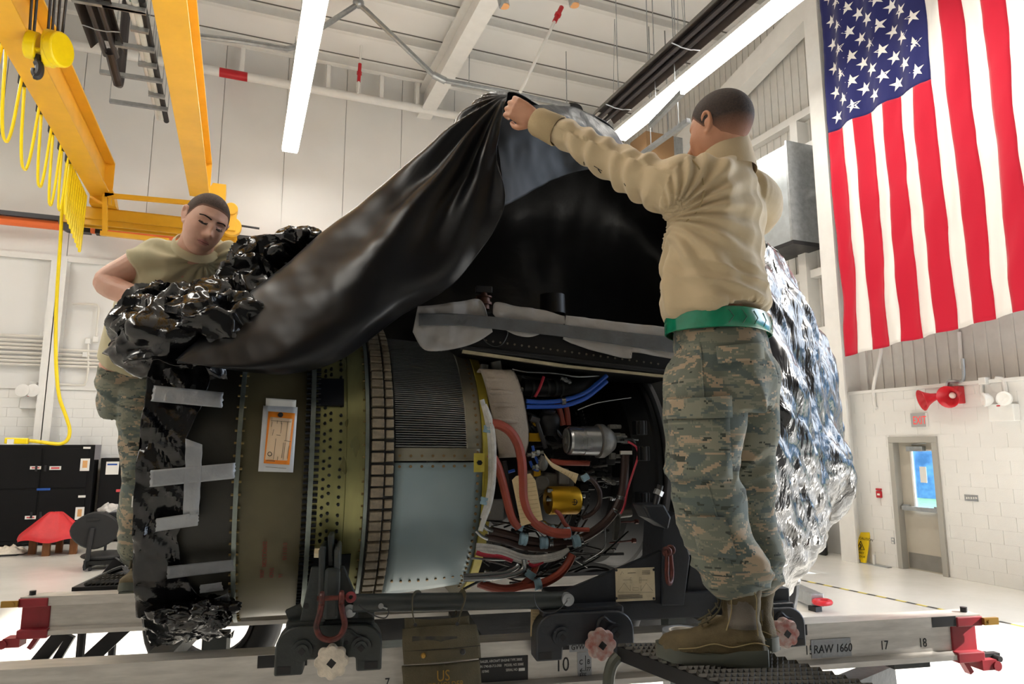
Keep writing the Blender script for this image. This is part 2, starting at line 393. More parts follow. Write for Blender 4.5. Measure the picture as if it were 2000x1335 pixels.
# radiant heaters: a dark tube under a folded reflector
m_refl = mat('reflector_brown', '#3a322e', .35, .5, var=.2); m_tubeh = mat('heater_tube', '#4b4748', .3, .6)
def heater(x, z, y0, y1, label):
    t = thing('radiant_heater', label, 'heater', (x, y0, z), group='radiant tube heaters under the roof')
    pr = [(-.3, 0), (-.16, .22), (.16, .22), (.3, 0), (.28, 0), (.14, .2), (-.14, .2), (-.28, 0)]
    part('reflector', MB().prism([(x+a, y0, z+b) for a, b in pr], (0, y1-y0, 0)), m_refl, t, smooth=0)
    part('burner_tube', MB().cyl((x-.09, y0+.25, z+.05), (x-.09, y1, z+.05), .055, n=10).cyl((x+.09, y0+.25, z+.05), (x+.09, y1, z+.05), .055, n=10), m_tubeh, t)
    for k in range(7):
        y = y0+(y1-y0)*(k+.3)/7
        part('bracket', MB().tube([(x-.3, y, z), (x-.17, y, z-.02), (x-.1, y, z-.04), (x+.1, y, z-.04), (x+.17, y, z-.02), (x+.3, y, z)], .012, n=5), m_steel, t)
        part('hanger_rod', MB().cyl((x, y, z+.2), (x, y, ZC-.2), .008, n=5), m_steel, t)
    return t
p = aZ(1180, 238, 8.9); h2 = heater(p.x-.05, 8.9, p.y, -4, 'dark radiant heater tube running beside the right light row')
p = aZ(212, 100, 9.5); h1 = heater(p.x, 9.5, p.y, -4, 'dark radiant heater tube hanging over the yellow crane')
part('exhaust_pipe', MB().tube(cr([(p.x, p.y+.1, 9.55), (p.x+.02, p.y+.8, 9.4), (p.x+.05, p.y+1.0, 9.5), (p.x+.05, p.y+1.0, 11.2)], 6), .09, n=10), m_tubeh, h1)

# ------------------------------------------------------------------ pipes under the roof
wp = thing('sprinkler_main', 'white pipe with a red band along the top of the back wall', 'pipe', (0, YB-.5, 11.3))
a, b = aY(395, 137, YB-.5), aY(905, 226, YB-.5)
z = (a.z+b.z)/2
part('pipe', MB().cyl((XL+.2, YB-.5, z), (XW-.2, YB-.5, z), .11, n=14), m_white, wp)
p, q = aY(428, 150, YB-.5), aY(483, 157, YB-.5)
part('red_band', MB().cyl((p.x, YB-.5, z), (q.x, YB-.5, z), .115, n=14), m_red, wp)
for px in (470, 590, 640, 700, 745, 815, 860):
    p = aY(px, 180, YB-.5)
    part('clevis_hanger', MB().boxab((p.x-.05, YB-.55, z+.1), (p.x+.05, YB-.35, ZC-.2)), m_white, wp, smooth=0)
def pipe_thing(name, label, cat, pts, r, m, group=None, n=10, flat=None):
    mb = MB().tube(pts, r, n=n); return single(name, mb, m, label, cat, group=group)
cg = thing('conduit_run', 'grey steel conduit with a Y-shaped elbow under the ceiling', 'conduit', aY(700, 8, 14.5))
Yc = 14.5; P = lambda px, py: aY(px, py, Yc)
part('pipe', MB().tube([P(385, 70), P(470, 80), P(560, 95), P(575, 92), P(600, 72), P(650, 40), P(690, 14), P(700, 6), P(705, -60)], .06, n=10), m_steel, cg)
part('pipe', MB().tube([P(700, 8), P(715, 20), P(780, 82), P(848, 148), P(862, 156), P(1000, 182), P(1118, 208)], .06, n=10), m_steel, cg)
part('joint', MB().ell(P(700, 6), (.13, .12, .12)), m_steel, cg); part('joint', MB().cyl(P(846, 146), P(870, 158), .085), m_steel, cg)
part('elbow', MB().tube(cr([P(1112, 207), P(1126, 209), P(1132, 216), P(1132, 232)], 6), .09, n=10), m_dsteel, cg)
part('drop_pipe', MB().cyl(P(1132, 230), P(1128, 330), .05), m_steel, cg)
for px, py in ((916, 168), (1107, 205)):
    part('hanger_rod', MB().cyl(P(px, py), (P(px, py).x, Yc, ZC-.2), .012, n=5), m_steel, cg)
def rise(px0, py0, px1, py1, Y, r, m, label, band=None, grp='sprinkler drops under the roof'):
    a, b = aY(px0, py0, Y), aY(px1, py1, Y); t = thing('sprinkler_drop', label, 'pipe', b)
    part('pipe', MB().cyl(a, b, r), m, t)
    if band: c, d = a.lerp(b, band[0]), a.lerp(b, band[1]); part('red_sleeve', MB().cyl(c, d, r*1.5), m_red, t); part('coupling', MB().cyl(c.lerp(d, .45), c.lerp(d, .6), r*2.1), m_red, t)
rise(712, 0, 699, 182, 16.5, .03, m_white, 'thin white sprinkler pipe with a red sleeve beside the Y-shaped conduit', (.69, .88))
rise(1097, 14, 1016, 180, 12.6, .035, m_white, 'slanting white sprinkler pipe with a red end near the ceiling', (.0, .18))
for k, (px, py, l) in enumerate(((985, 12, 'steel cylinder lamp hanging under the ceiling left of the red pipe end'), (1122, 10, 'steel cylinder lamp hanging under the ceiling right of the red pipe end'))):
    a = aY(px, py, 10.5); t = thing('cylinder_lamp', l, 'lamp', a)
    part('shade', MB().cyl(a, aY(px-14+k*4, py-60, 10.5), .1, n=20), m_steel, t); part('lens', MB().cyl(a-Vector((0, 0, .01)), a+Vector((0, 0, .01)), .09, n=20), mat('warm_lens', '#d9a06a', .4), t)
# steel channel trapeze with pipes, left
ct = thing('pipe_rack', 'rack of parallel pipes on steel channels left of the crane', 'pipe rack', aZ(300, 200, 9.6))
zc = 9.6
for (x0, y0, x1, y1, r, m) in ((252, 0, 309, 232, .05, m_white), (264, 0, 315, 230, .07, mat('plastic_pipe', '#d5d8d2', .4, var=.1)), (277, 0, 325, 236, .06, m_black), (256, 0, 303, 140, .03, mat('green_pipe', '#6f9a86', .5))):
    part('pipe', MB().cyl(aZ(x0, y0, zc), aZ(x1, y1, zc), r), m, ct)
for (x0, y0, x1, y1) in ((140, -2, 285, 22), (200, 8, 285, 24), (255, 55, 290, 62), (225, 86, 302, 99), (270, 124, 306, 130), (195, 140, 318, 159), (290, 183, 322, 190), (214, 197, 328, 214)):
    a, b = aZ(x0, y0, zc-.1), aZ(x1, y1, zc-.1)
    part('channel', MB().beam(a, b, .08, .08), m_steel, ct, smooth=0)
    for e in (a, b): part('hanger_rod', MB().cyl(e, (e.x, e.y, ZC-.2), .008, n=5), m_steel, ct)

for k, (x0, y0, x1, y1, Y) in enumerate(((1270, 245, 1333, 180, 13.0), (1255, 300, 1345, 235, 13.5))):
    a, b = aZ(x0, y0, 8.2), aZ(x1, y1, 8.2)
    t = thing('steel_channel', ('steel channel', 'lower steel channel')[k] + ' hanging behind the head of the man in the long-sleeved shirt', 'channel', a)
    part('channel', MB().beam(a, b, .09, .09), m_steel, t, smooth=0)
    for e in (a.lerp(b, .2), a.lerp(b, .8)): part('hanger_rod', MB().cyl(e, (e.x, e.y, ZC-.2), .01, n=5), m_steel, t)

# ------------------------------------------------------------------ bridge crane
cr_t = thing('bridge_crane', 'yellow double girder bridge crane on the back wall runway', 'crane', aZ(300, 400, 6.9))
def girder(x0, x1, z0, z1, ya, yb):
    xm = (x0+x1)/2
    mb = MB().boxab((x0, ya, z0), (x1, yb, z0+.035)).boxab((x0, ya, z1-.035), (x1, yb, z1)).boxab((xm-.02, ya, z0+.03), (xm+.02, yb, z1-.03)).boxab((x0, yb-.02, z0), (x1, yb, z1))
    return part('girder', mb, m_yellow, cr_t, smooth=0)
girder(-1.27, -.88, 7.3, 8.1, -6, 15.5)
girder(-3.24, -2.84, 7.3, 8.1, -6, 16.3)
YT = 16.6
a, b = aY(128, 412, YT), aY(455, 440, YT)
zt = 6.72
part('end_truck', MB().boxab((a.x, YT-.15, zt), (b.x+.05, YT-.1, zt+.4)).boxab((a.x, YT+.1, zt), (b.x+.05, YT+.15, zt+.4)).boxab((a.x+.35, YT-.2, zt+.12), (b.x-.1, YT-.15, zt+.36)), m_dyellow, cr_t, smooth=0, bevel=.01)
part('gusset', MB().prism([(-1.3, YT-.3, 7.1), (-.6, YT-.3, 7.1), (-.6, YT-.3, 7.95), (-.88, YT-.3, 7.95)], (0, .6, 0)), m_yellow, cr_t, smooth=0)
part('gusset', MB().prism([(-3.24, YT-.4, 7.12), (-2.75, YT-.4, 7.12), (-2.84, YT-.4, 7.5), (-3.24, YT-.4, 7.5)], (0, .6, 0)), m_yellow, cr_t, smooth=0)
for px in (137, 447):
    p = aY(px, 440, YT)
    part('wheel', MB().cyl((p.x, YT-.1, 6.75), (p.x, YT+.1, 6.75), .2, n=24), m_dyellow if px > 300 else m_dsteel, cr_t)
p = aY(452, 412, YT-.3)
dm = part('drive_motor', MB().cyl((p.x, YT-.5, p.z), (p.x, YT-.2, p.z), .14, n=20).boxab((p.x-.15, YT-.45, p.z-.5), (p.x+.12, YT-.2, p.z-.05)).cyl((p.x+.02, YT-.4, p.z-.38), (p.x+.02, YT-.2, p.z-.38), .22, n=20), m_yellow, cr_t, bevel=.02)
part('limit_arm', MB().cyl((p.x+.2, YT-.3, p.z-.32), (p.x+.62, YT-.3, p.z-.34), .025, n=8), m_dsteel, dm)
Yr = 15.9; Q = lambda px, py: aY(px, py, Yr)
for (u, v, w) in (((205, 381), (372, 396), .09), ((205, 381), (205, 456), .09), ((215, 381), (215, 400), .05), ((196, 455), (330, 470), .09), ((205, 381), (222, 378), .09)):
    part('walkway_rail', MB().beam(Q(*u), Q(*v), w, w, up=(0, 1, 0)), m_yellow, cr_t, smooth=0)
# festoon cable loops
fl = [(-30, 40, 8, 85), (8, 88, 45, 160), (45, 155, 79, 215), (79, 215, 102, 255), (102, 258, 120, 288), (120, 285, 134, 312)]
for k, (x0, y0, x1, y1) in enumerate(fl):
    a, b = aX(x0, y0, -3.3), aX(x1, y1, -3.3); sag = (.95, 1.15, 1.2, 1.15, 1.2, 1.1)[k]
    pts = [a]+[a.lerp(b, .08+.84*t/6)-Vector((0, 0, sag*(1-abs(t/3-1)**2.6))) for t in range(7)]+[b]
    part('festoon_cable', MB().tube(cr(pts, 5), .022, n=6), m_byellow, cr_t)
    part('cable_trolley', MB().boxab((b.x-.05, b.y-.06, b.z-.05), (b.x+.05, b.y+.06, b.z+.12)), m_black, cr_t, smooth=0)
for k in range(9):
    a = aX(137+k*3.6, 318+k*7.5, -3.3)
    part('festoon_cable', MB().tube(cr([a, a-Vector((0, .05, .5)), a-Vector((0, -.02, 1.0+.03*k)), a+Vector((0, .08, -.5)), a+Vector((0, .1, 0))], 5), .03, n=6), m_byellow, cr_t)
# hoist block
hb = thing('hook_block', 'bright yellow hoist hook block hanging between crane girders', 'hoist', aY(72, 145, 10))
D = lambda px, py, dy=0: aY(px, py, 10+dy)
s_ = 1/123.
part('sheave_case', MB().cyl(D(52, 85), D(76, 92), .18, n=20).boxab(D(46, 66, -.15), D(77, 103, .15)), m_byellow, hb, bevel=.02)
part('sheave_case', MB().cyl(D(88, 93), D(108, 97), .24, n=24).cyl(D(106, 96, -.05), D(123, 97, -.1), .225, n=24).boxab(D(84, 78, -.15), D(104, 112, .15)), m_byellow, hb, bevel=.02)
part('yoke', MB().boxab(D(66, 95, -.1), D(90, 110, .1)).boxab(D(80, 100, -.12), D(97, 119, .1)), m_byellow, hb, bevel=.02)
hk = [D(74, 108), D(74, 122), D(77, 130), D(76, 142), D(71, 148), D(67, 142), D(67, 135)]
part('hook', MB().tube(cr(hk, 6), [.04]*6+[.055]*20+[.04]*11, n=10), m_dsteel, hb)
for (x0, y0, x1) in ((58, 65, 66), (66, 68, 78), (93, 74, 104), (101, 76, 112), (112, 72, 122), (121, 74, 137)):
    a = D(x0, y0); b = D(x1, -70)
    part('wire_rope', MB().cyl(a, b, .018, n=6), m_dsteel, hb)
# runway and conductor bar
rr = thing('crane_runway', 'dark runway rail with orange conductor bar along back wall', 'rail', (0, YB-.5, 6.6))
a, b = aY(250, 437, YB-.6), aY(250, 452, YB-.45)
zr = aY(250, 441, YB-.6).z
part('rail', MB().boxab((XL, YB-.66, zr-.05), (XW-1, YB-.56, zr+.05)), m_dsteel, rr, smooth=0)
zo = aY(250, 454, YB-.45).z
part('conductor_bar', MB().cyl((XL, YB-.45, zo), (XW-1, YB-.45, zo), .105, n=10), m_orange, rr)
for px in (168, 470, 198):
    p = aY(px, 448, YB-.45); part('band', MB().boxab((p.x-.1, YB-.565, zo-.115), (p.x+.1, YB-.34, zo+.115)), m_black, rr, smooth=0)
for k in range(16):
    part('clamp', MB().boxab((-9+k*.9, YB-.5, zo+.1), (-9+k*.9+.05, YB-.06, zo+.2)), m_white, rr, smooth=0)
# pendant control on its long yellow cable
pc = thing('pendant_cable', 'long yellow control cable looping down to cabinet top', 'cable', aY(105, 860, 16.6))
pts = [aY(x, y, 16.5) for x, y in ((131, 318), (122, 400), (118, 470), (112, 560), (109, 640), (110, 720), (116, 775), (128, 810), (136, 838), (132, 858), (118, 866), (98, 865), (75, 862), (58, 860))]
part('cable', MB().tube(cr(pts, 6), .035, n=8), m_byellow, pc)
pe = part('pendant_control', MB().beam(aY(10, 860, 16.5), aY(56, 861, 16.5), .14, .12), m_byellow, pc, smooth=0, bevel=.02)
part('button_label', MB().beam(aY(14, 862, 16.42), aY(27, 862, 16.42), .02, .1), m_paper, pe, smooth=0)

# ------------------------------------------------------------------ conduits and fittings on the back wall
m_cond = mat('painted_conduit', '#dedad2', .45)
for k, y in enumerate((656, 665, 673, 680, 689, 698, 705, 712)):
    a, b = aY(-40, y-4, YB-.16), aY(250 if k not in (0, 1, 2) else 95, y+(250+40)*.028, YB-.16)
    z = a.z-.02*k
    lab = 'white conduit along back wall, %s of the stack left of the man in the T-shirt' % ('first', 'second', 'third', 'fourth', 'fifth', 'sixth', 'seventh', 'lowest')[k]
    single('wall_conduit', MB().cyl((a.x-1, YB-.16, (aY(60, y, YB-.16)).z), (b.x, YB-.16, aY(60, y, YB-.16).z), .03, n=6), m_cond, lab, 'conduit', group='conduits stacked along the back wall')
def bw(px, py, d=.16): return aY(px, py, YB-d)
def bwbox(x0, y0, x1, y1, d): a, b = bw(x0, y0, .12+d), bw(x1, y1, .12+d); return MB().boxab((a.x, YB-.12-d, b.z), (b.x, YB-.121, a.z))
cv = thing('drop_conduit', 'thin white conduit that bends down between two small junction boxes', 'conduit', bw(170, 700))
part('pipe', MB().tube(cr([bw(142, 593), bw(184, 594), bw(192, 598), bw(192, 610), bw(188, 656)], 5), .025, n=6).tube(cr([bw(172, 668), bw(172, 720), bw(166, 748), bw(155, 752), bw(75, 748)], 5), .025, n=6), m_cond, cv)
for c in ((166, 660, 176, 671), (181, 656, 192, 668), (161, 687, 170, 697), (78, 646, 92, 657)): part('junction_box', bwbox(*c, .08), m_white, cv, smooth=0, bevel=.01)
def emergency_light(lab, c, lamps, jb):
    t = thing('emergency_light', lab, 'emergency light', c[0]); return t
el = thing('emergency_light', 'white twin-lamp emergency light on the back wall near the cabinets', 'emergency light', bw(60, 798), group=None)
part('case', bwbox(40, 768, 79, 798, .14), m_white, el, smooth=0, bevel=.02)
part('backbox', bwbox(58, 745, 71, 757, .08), m_white, el, smooth=0, bevel=.01)
for px in (49, 69):
    p = bw(px, 764, .3); part('lamp_head', MB().lathe([(0, .05), (.06, .11), (.14, .14), (.15, .1), (.13, .0)], p+Vector((0, .03, 0)), (-.2, -1, .1), n=18), m_white, el)
part('status_lens', bwbox(54, 770, 62, 774, .15), m_red, el, smooth=0)

# ------------------------------------------------------------------ cabinets, chair, stool
YK = 17.0
m_cab = mat('cabinet_black', '#08080a', .6, var=.1, spec=.25)
a, b = aY(-60, 900, YK), aY(187, 872, YK)
zt = aY(60, 868, YK).z
cb = thing('steel_cabinet', 'wide black steel cabinet with labels under the yellow pendant control', 'cabinet', ((a.x+b.x)/2, YK+.25, 0))
part('carcass', MB().boxab((a.x, YK, .05), (b.x, YK+.5, zt)), m_cab, cb, smooth=0, bevel=.01)
zm = aY(60, 955, YK).z; xs = [a.x, aY(82, 900, YK).x, b.x-.1]
for (z0, z1) in ((.12, zm-.02), (zm+.02, zt-.08)):
    for i in range(2):
        d = part('door', MB().boxab((xs[i]+.015, YK-.02, z0), (xs[i+1]-.015, YK, z1)), m_cab, cb, smooth=0, bevel=.005)
        part('handle', MB().boxab((xs[1]+(.06 if i else -.1), YK-.045, (z0+z1)/2-.06), (xs[1]+(.1 if i else -.06), YK-.02, (z0+z1)/2+.06)), m_dsteel, d, smooth=0)
def stick(par, x0, y0, x1, y1, Y, m=m_paper, name='label'):
    p, q = aY(x0, y0, Y), aY(x1, y1, Y); return part(name, MB().boxab((p.x, Y-.006, q.z), (q.x, Y, p.z)), m, par, smooth=0)
m_lred = mat('label_red', '#cf4a4f', .6); m_lblue = mat('label_blue', '#1f4f9e', .6); m_lor = mat('label_orange', '#d8a36a', .6)
for (x0, y0, x1, y1) in ((59, 910, 80, 916), (97, 910, 119, 917), (49, 1007, 70, 1013)):
    s1 = stick(cb, x0, y0, x1, y1, YK-.03); stick(s1, x0+3, y0+2, x1-3, y1-2, YK-.034, m_lred, 'print')
for (x0, y0, x1, y1) in ((158, 895, 174, 919), (148, 990, 163, 1014)):
    s1 = stick(cb, x0, y0, x1, y1, YK-.03); stick(s1, x0+4, y0+4, x1-4, y1-6, YK-.034, m_lor, 'print')
stick(cb, 72, 953, 98, 957, YK-.03, m_lblue); stick(cb, 153, 967, 167, 971, YK-.03); stick(cb, 163, 872, 177, 876, YK-.03)
part('corner_sheet', MB().boxab((aY(186, 875, YK-.02).x, YK-.03, aY(190, 897, YK).z), (aY(198, 872, YK-.02).x, YK-.005, zt)), mat('clear_plastic', '#77757a', .3), cb, smooth=0)
a, b = aY(197, 900, YK+.1), aY(330, 900, YK+.1); zt2 = aY(215, 894, YK+.1).z
cb2 = thing('steel_cabinet', 'lower black steel cabinet behind the office chair', 'cabinet', ((a.x+b.x)/2, YK+.3, 0))
part('carcass', MB().boxab((a.x, YK+.1, .05), (b.x, YK+.6, zt2)), m_cab, cb2, smooth=0, bevel=.01)
part('door', MB().boxab((a.x+.03, YK+.08, .1), (b.x-.03, YK+.1, zt2-.05)), m_cab, cb2, smooth=0)
s1 = stick(cb2, 208, 901, 231, 926, YK+.07); stick(s1, 210, 905, 229, 908, YK+.066, m_lblue, 'print'); stick(cb2, 227, 955, 240, 960, YK+.07, m_lred)

# red covered stool
p = aZ(103, 1085, 0); Ys = p.y
m_wood = mat('brown_wood', '#7a4a22', .6, var=.2, stretch=(8, 8, 1))
m_rcloth = mat('red_cover', '#c8262c', .5, var=.08, vs=6, bump=.3, bs=14)
st = thing('covered_stool', 'low wooden stool under a red plastic cover in front of the cabinets', 'stool', (aY(104, 1080, Ys).x, Ys+.3, 0))
def sl(px, py, dy=0): return aY(px, py, Ys+dy)
for (px, dy, w) in ((62, .35, .12), (89, 0, .12), (114, .4, .11), (142, .1, .12)):
    q = sl(px, 1075, dy); part('leg', MB().boxab((q.x-w/2, Ys+dy, 0), (q.x+w/2, Ys+dy+.1, .36)), m_wood, st, smooth=0)
part('seat_board', MB().boxab((sl(56, 1060).x, Ys-.02, .36), (sl(150, 1060).x, Ys+.55, .41)), m_wood, st, smooth=0)
c = sl(104, 1050, .27); rings = []; nn = 48
topz = sl(104, 999, .27).z
th_ = topz-.3
prof = [(1.0, .28), (.97, .3+.08*th_), (.95, .3+.14*th_), (.7, .3+.42*th_), (.46, .3+.7*th_), (.24, .3+.95*th_), (.2, topz), (.001, topz)]
for (s_, z) in prof:
    rings.append([Vector((c.x + math.cos(t)*.58*s_*(1+.05*math.sin(t*7)*s_), Ys+.27+math.sin(t)*.45*s_*(1+.05*math.cos(t*5)*s_), z+.03*math.sin(t*5)*s_ + .03*math.sin(t*11+s_*3)*s_*(1-s_))) for t in [2*math.pi*k/nn for k in range(nn)]])
part('red_cover', MB().loft(rings, caps=False), m_rcloth, st, smooth=60, sub=1)
# office chair
p = aZ(186, 1112, 0); Yo = p.y
oc = thing('office_chair', 'black office chair with its round back turned to the camera', 'chair', (p.x, Yo+.1, 0))
U = lambda px, py, dy=0: aY(px, py, Yo+dy)
bc = U(186, 1035, -.1)
rings = []
for (f, y) in ((.93, -.06), (1, -.03), (1, .03), (.93, .06)):
    rings.append([bc+Vector((math.cos(t)*.33*f*(1+.12*math.cos(2*t)), y+.06*math.cos(t)**2, math.sin(t)*.3*f)) for t in [2*math.pi*k/28 for k in range(28)]])
bk = part('backrest', MB().loft(rings), m_rubber, oc, smooth=40)
part('grip_slot', MB().boxab(bc+Vector((-.12, -.07, .16)), bc+Vector((.06, -.055, .2))), m_black, bk, smooth=0, bevel=.005)
part('back_bracket', MB().beam(U(180, 1030, -.2), U(170, 1095, -.15), .07, .04).boxab(U(163, 1094, -.2), U(178, 1104, .3)), m_rubber, oc, smooth=0, bevel=.01)
q = U(205, 1083, .15)
part('seat', MB().ell(q+Vector((0, 0, 0)), (.36, .34, .07), nu=24), m_rubber, oc)
part('seat_pan', MB().boxab(q+Vector((-.25, -.25, -.13)), q+Vector((.25, .25, -.04))), m_black, oc, smooth=0, bevel=.02)
part('armrest', MB().boxab(U(176, 1001, .1), U(242, 1012, .35)).beam(U(212, 1012, .2), U(205, 1075, .2), .05, .04), m_rubber, oc, smooth=0, bevel=.02)
part('gas_lift', MB().cyl(U(203, 1095, .15), (U(203, 1100, .15).x, Yo+.15, .1), .035), m_black, oc)
gx = U(203, 1100, .15).x
for k in range(5):
    t = k*2*math.pi/5+.4; e = Vector((gx+.3*math.cos(t), Yo+.15+.3*math.sin(t), .08))
    lg = part('base_arm', MB().beam((gx, Yo+.15, .12), e, .05, .03), m_black, oc, smooth=0)
    part('caster', MB().cyl(e+Vector((-.02, 0, -.045)), e+Vector((.02, 0, -.045)), .035, n=14), m_dsteel, lg)
q = U(214, 996, .25)
mb = MB().ell(q, (.18, .13, .1), nu=18, nv=10)
for v in mb.v: v += Vector((fbm(v*9)*.05, fbm(v*9+Vector((5, 0, 0)))*.05, fbm(v*9+Vector((0, 7, 0)))*.05))
single('plastic_bag', mb, mat('clear_bag', '#b8b4b0', .25, var=.25, vs=12), 'small crumpled clear plastic bag with a paper slip on chair arm', 'bag', smooth=25)
# parts tray at the left edge
p = aZ(12, 1082, 0)
tr = thing('parts_tray', 'flat black tray of crumpled clear plastic on the floor at the cabinets', 'tray', p)
part('tray', MB().boxab((p.x-.6, p.y-.3, 0), (aZ(46, 1078, 0).x, p.y+.3, .03)), m_black, tr, smooth=0)
mb = MB(); G = []
for i in range(14):
    G.append([Vector((p.x-.55+.88*j/24, p.y-.25+.5*i/13, .03+(.1+.08*fbm((j*.5, i*.5, 2)))*max(0, 1-abs(j/12-1)**4)*max(0, 1-abs(i/6.5-1)**4))) for j in range(25)])
part('packing', mb.grid(G), mat('packing_film', '#d8cfc0', .35, var=.2, vs=9), tr, smooth=25)

# ------------------------------------------------------------------ right wall fittings
def xw(px, py, d=0.): return aX(px, py, XB-d)
def xbox(x0, y0, x1, y1, d, d0=0.): a, b = xw(x0, y0, d), xw(x1, y1, d); return MB().boxab((XB-d, a.y, b.z), (XB-d0, b.y, a.z))
ex = thing('exit_sign', 'grey exit sign with red letters above the grey door', 'sign', xw(1794, 833))
a, b = xw(1779, 807, .05), xw(1810, 833, .05); 
part('sign_box', MB().boxab((XB-.06, b.y, b.z), (XB, a.y, a.z)), m_white, ex, smooth=0)
part('face', MB().boxab((XB-.064, b.y+.0, b.z), (XB-.06, a.y, a.z)), mat('sign_grey', '#a7a5a6', .4), ex, smooth=0)
text('EXIT', (XB-.066, a.y-.035, b.z+.045), (0, -1, 0), (0, 0, 1), .19, mat('exit_red', '#e2453f', .5, emit=.4), ex, sx=.62)
fp = thing('fire_pull', 'small red fire alarm pull station left of the door', 'alarm', xw(1715, 973))
part('plate', xbox(1710, 958, 1720, 972, .05), m_red, fp, smooth=0, bevel=.01); part('lever', xbox(1713, 963, 1718, 967, .06), m_paper, fp, smooth=0); part('call_box', xbox(1710, 953, 1720, 957, .03), m_red, fp, smooth=0)
sp = thing('switch_plate', 'steel five-gang light switch plate right of the door', 'switch', xw(1896, 980))
part('plate', xbox(1883, 965, 1910, 979, .012), m_steel, sp, smooth=0)
for k in range(5): part('toggle', xbox(1886.5+k*4.6, 970, 1888.5+k*4.6, 974, .03), m_paper, sp, smooth=0)
ot = thing('outlet', 'small grey wall outlet low between the caution sign and the door', 'outlet', xw(1743, 1061))
part('plate', xbox(1740, 1049, 1747, 1062, .012), m_steel, ot, smooth=0); part('socket', xbox(1741.5, 1051, 1745.5, 1055, .016), m_white, ot, smooth=0); part('socket', xbox(1741.5, 1057, 1745.5, 1061, .016), m_white, ot, smooth=0)
hs = thing('horn_speaker', 'red twin-horn alarm speaker on the block wall above the exit sign', 'alarm', xw(1845, 790))
a, b = xw(1836, 756, .15), xw(1874, 787, .15)
part('housing', MB().boxab((XB-.16, b.y, b.z), (XB-.002, a.y, a.z)), m_red, hs, smooth=0, bevel=.015)
def horn(c, d, lab=None):
    h = part('horn', MB().lathe([(-.2, .03), (-.08, .05), (0, .07), (.08, .11), (.15, .17), (.16, .17), (.14, .15), (.05, .08), (.0, .05)], c, d, n=22), m_red, hs)
    part('driver', MB().ell(Vector(c)+Vector(d).normalized()*.02, (.05, .05, .05)), m_paper, h)
c1, c2 = xw(1820, 776, .2), xw(1862, 771, .25)
horn(c1, (-.75, .5, -.25)); horn(c2, (-.85, -.1, -.2))
part('bracket', MB().beam(c1, xw(1838, 772, .1), .05, .05).beam(c2, xw(1860, 772, .05), .05, .05), m_red, hs, smooth=0)
part('name_plate', xbox(1832, 768, 1845, 773, .17), m_paper, hs, smooth=0)
part('flex_conduit', MB().tube(cr([xw(1850, 756, .08), xw(1852, 745, .1), xw(1862, 744, .1), xw(1876, 744, .05), xw(1882, 736, .03), xw(1880, 700, .03)], 6), .025, n=8), m_steel, hs)
el2 = thing('emergency_light', 'white twin-lamp emergency light on the block wall right of the horn', 'emergency light', xw(1965, 822))
a, b = xw(1932, 790, .1), xw(1972, 822, .1)
part('case', MB().boxab((XB-.15, b.y-.1, b.z), (XB, a.y, a.z)), m_white, el2, smooth=0, bevel=.015)
for px, d in ((1939, (-.7, .6, 0)), (1969, (-.9, -.1, .1))):
    p = xw(px, 780, .12); part('lamp_head', MB().lathe([(0, .04), (.05, .09), (.12, .105), (.13, .08), (.1, 0)], p, d, n=18), m_white, el2)
part('status_lens', xbox(1946, 791, 1953, 793, .155), m_red, el2, smooth=0)
for k, (lab, pts) in enumerate((('white conduit that comes from under the flag and bends onto the block wall', ((1720, 672), (1720, 690), (1710, 735), (1706, 760), (1708, 790), (1712, 797))),
                               ('straight white conduit between the flag and the horn speaker', ((1873, 648), (1876, 690), (1879, 720))),
                               ('white conduit with junction box left of the right emergency light', ((1917, 750), (1917, 765), (1921, 778), (1925, 780))),
                               ('curved white conduit above the lamps of the right emergency light', ((1945, 738), (1958, 740), (1962, 750), (1964, 768))),
                               ('short white conduit left of the horn speaker', ((1793, 768), (1793, 782), (1798, 790))))):
    dd = .03 if k != 1 else -.3
    t = thing('wall_conduit', lab, 'conduit', xw(*pts[-1], dd))
    part('pipe', MB().tube(cr([xw(x, y, dd) for x, y in pts], 5), .03, n=8), m_white, t)
    if k == 2: part('junction_box', xbox(1909, 737, 1925, 750, .12), m_white, t, smooth=0, bevel=.01)
# caution sign
p = aZ(1676, 1098, 0); cs = thing('caution_sign', 'yellow wet floor caution sign leaning against the block wall', 'sign', p)
Xs = p.x; K = lambda px, py, dx=0: aX(px, py, Xs+dx)
m_csy = mat('caution_yellow', '#f4d116', .4)
bl_ = [(1659, 1096), (1684, 1031), (1688, 1031), (1699, 1036), (1690, 1100), (1682, 1102), (1680, 1092), (1668, 1090), (1665, 1098)]
poly = [K(x, y, .22*(1100-y)/70) for x, y in bl_]
part('board', MB().prism(poly, (.03, 0, 0)), m_csy, cs, smooth=0, bevel=.004)
def cst(s, px, py, size):
    o = K(px, py, .22*(1100-py)/70-.008); text(s, o, K(px+8, py+1.5, .22*(1098-py)/70)-K(px, py, .22*(1100-py)/70), K(px+2.2, py-8, .22*(1108-py)/70)-K(px, py, .22*(1100-py)/70), size, m_ink, cs, align='LEFT', sx=1.1)
cst('CAUTION', 1677.5, 1052, .062); cst('WET', 1677, 1080, .05); cst('FLOOR', 1674, 1086.5, .05)
tri = [K(x, y, .22*(1100-y)/70-.007) for x, y in ((1673, 1072), (1681, 1056), (1688, 1073))]
part('warning_triangle', MB().tube(tri, .008, n=5, close=True), m_ink, cs, smooth=0)
fg = [K(x, y, .22*(1100-y)/70-.007) for x, y in ((1680, 1062), (1682, 1066), (1680, 1071), (1678, 1069))]
part('slipping_figure', MB().tube(fg, .009, n=5), m_ink, cs, smooth=0)
p = aZ(1708, 1103, 0); mh = thing('floor_stand', 'thin white post with a flat foot beside the caution sign', 'stand', p)
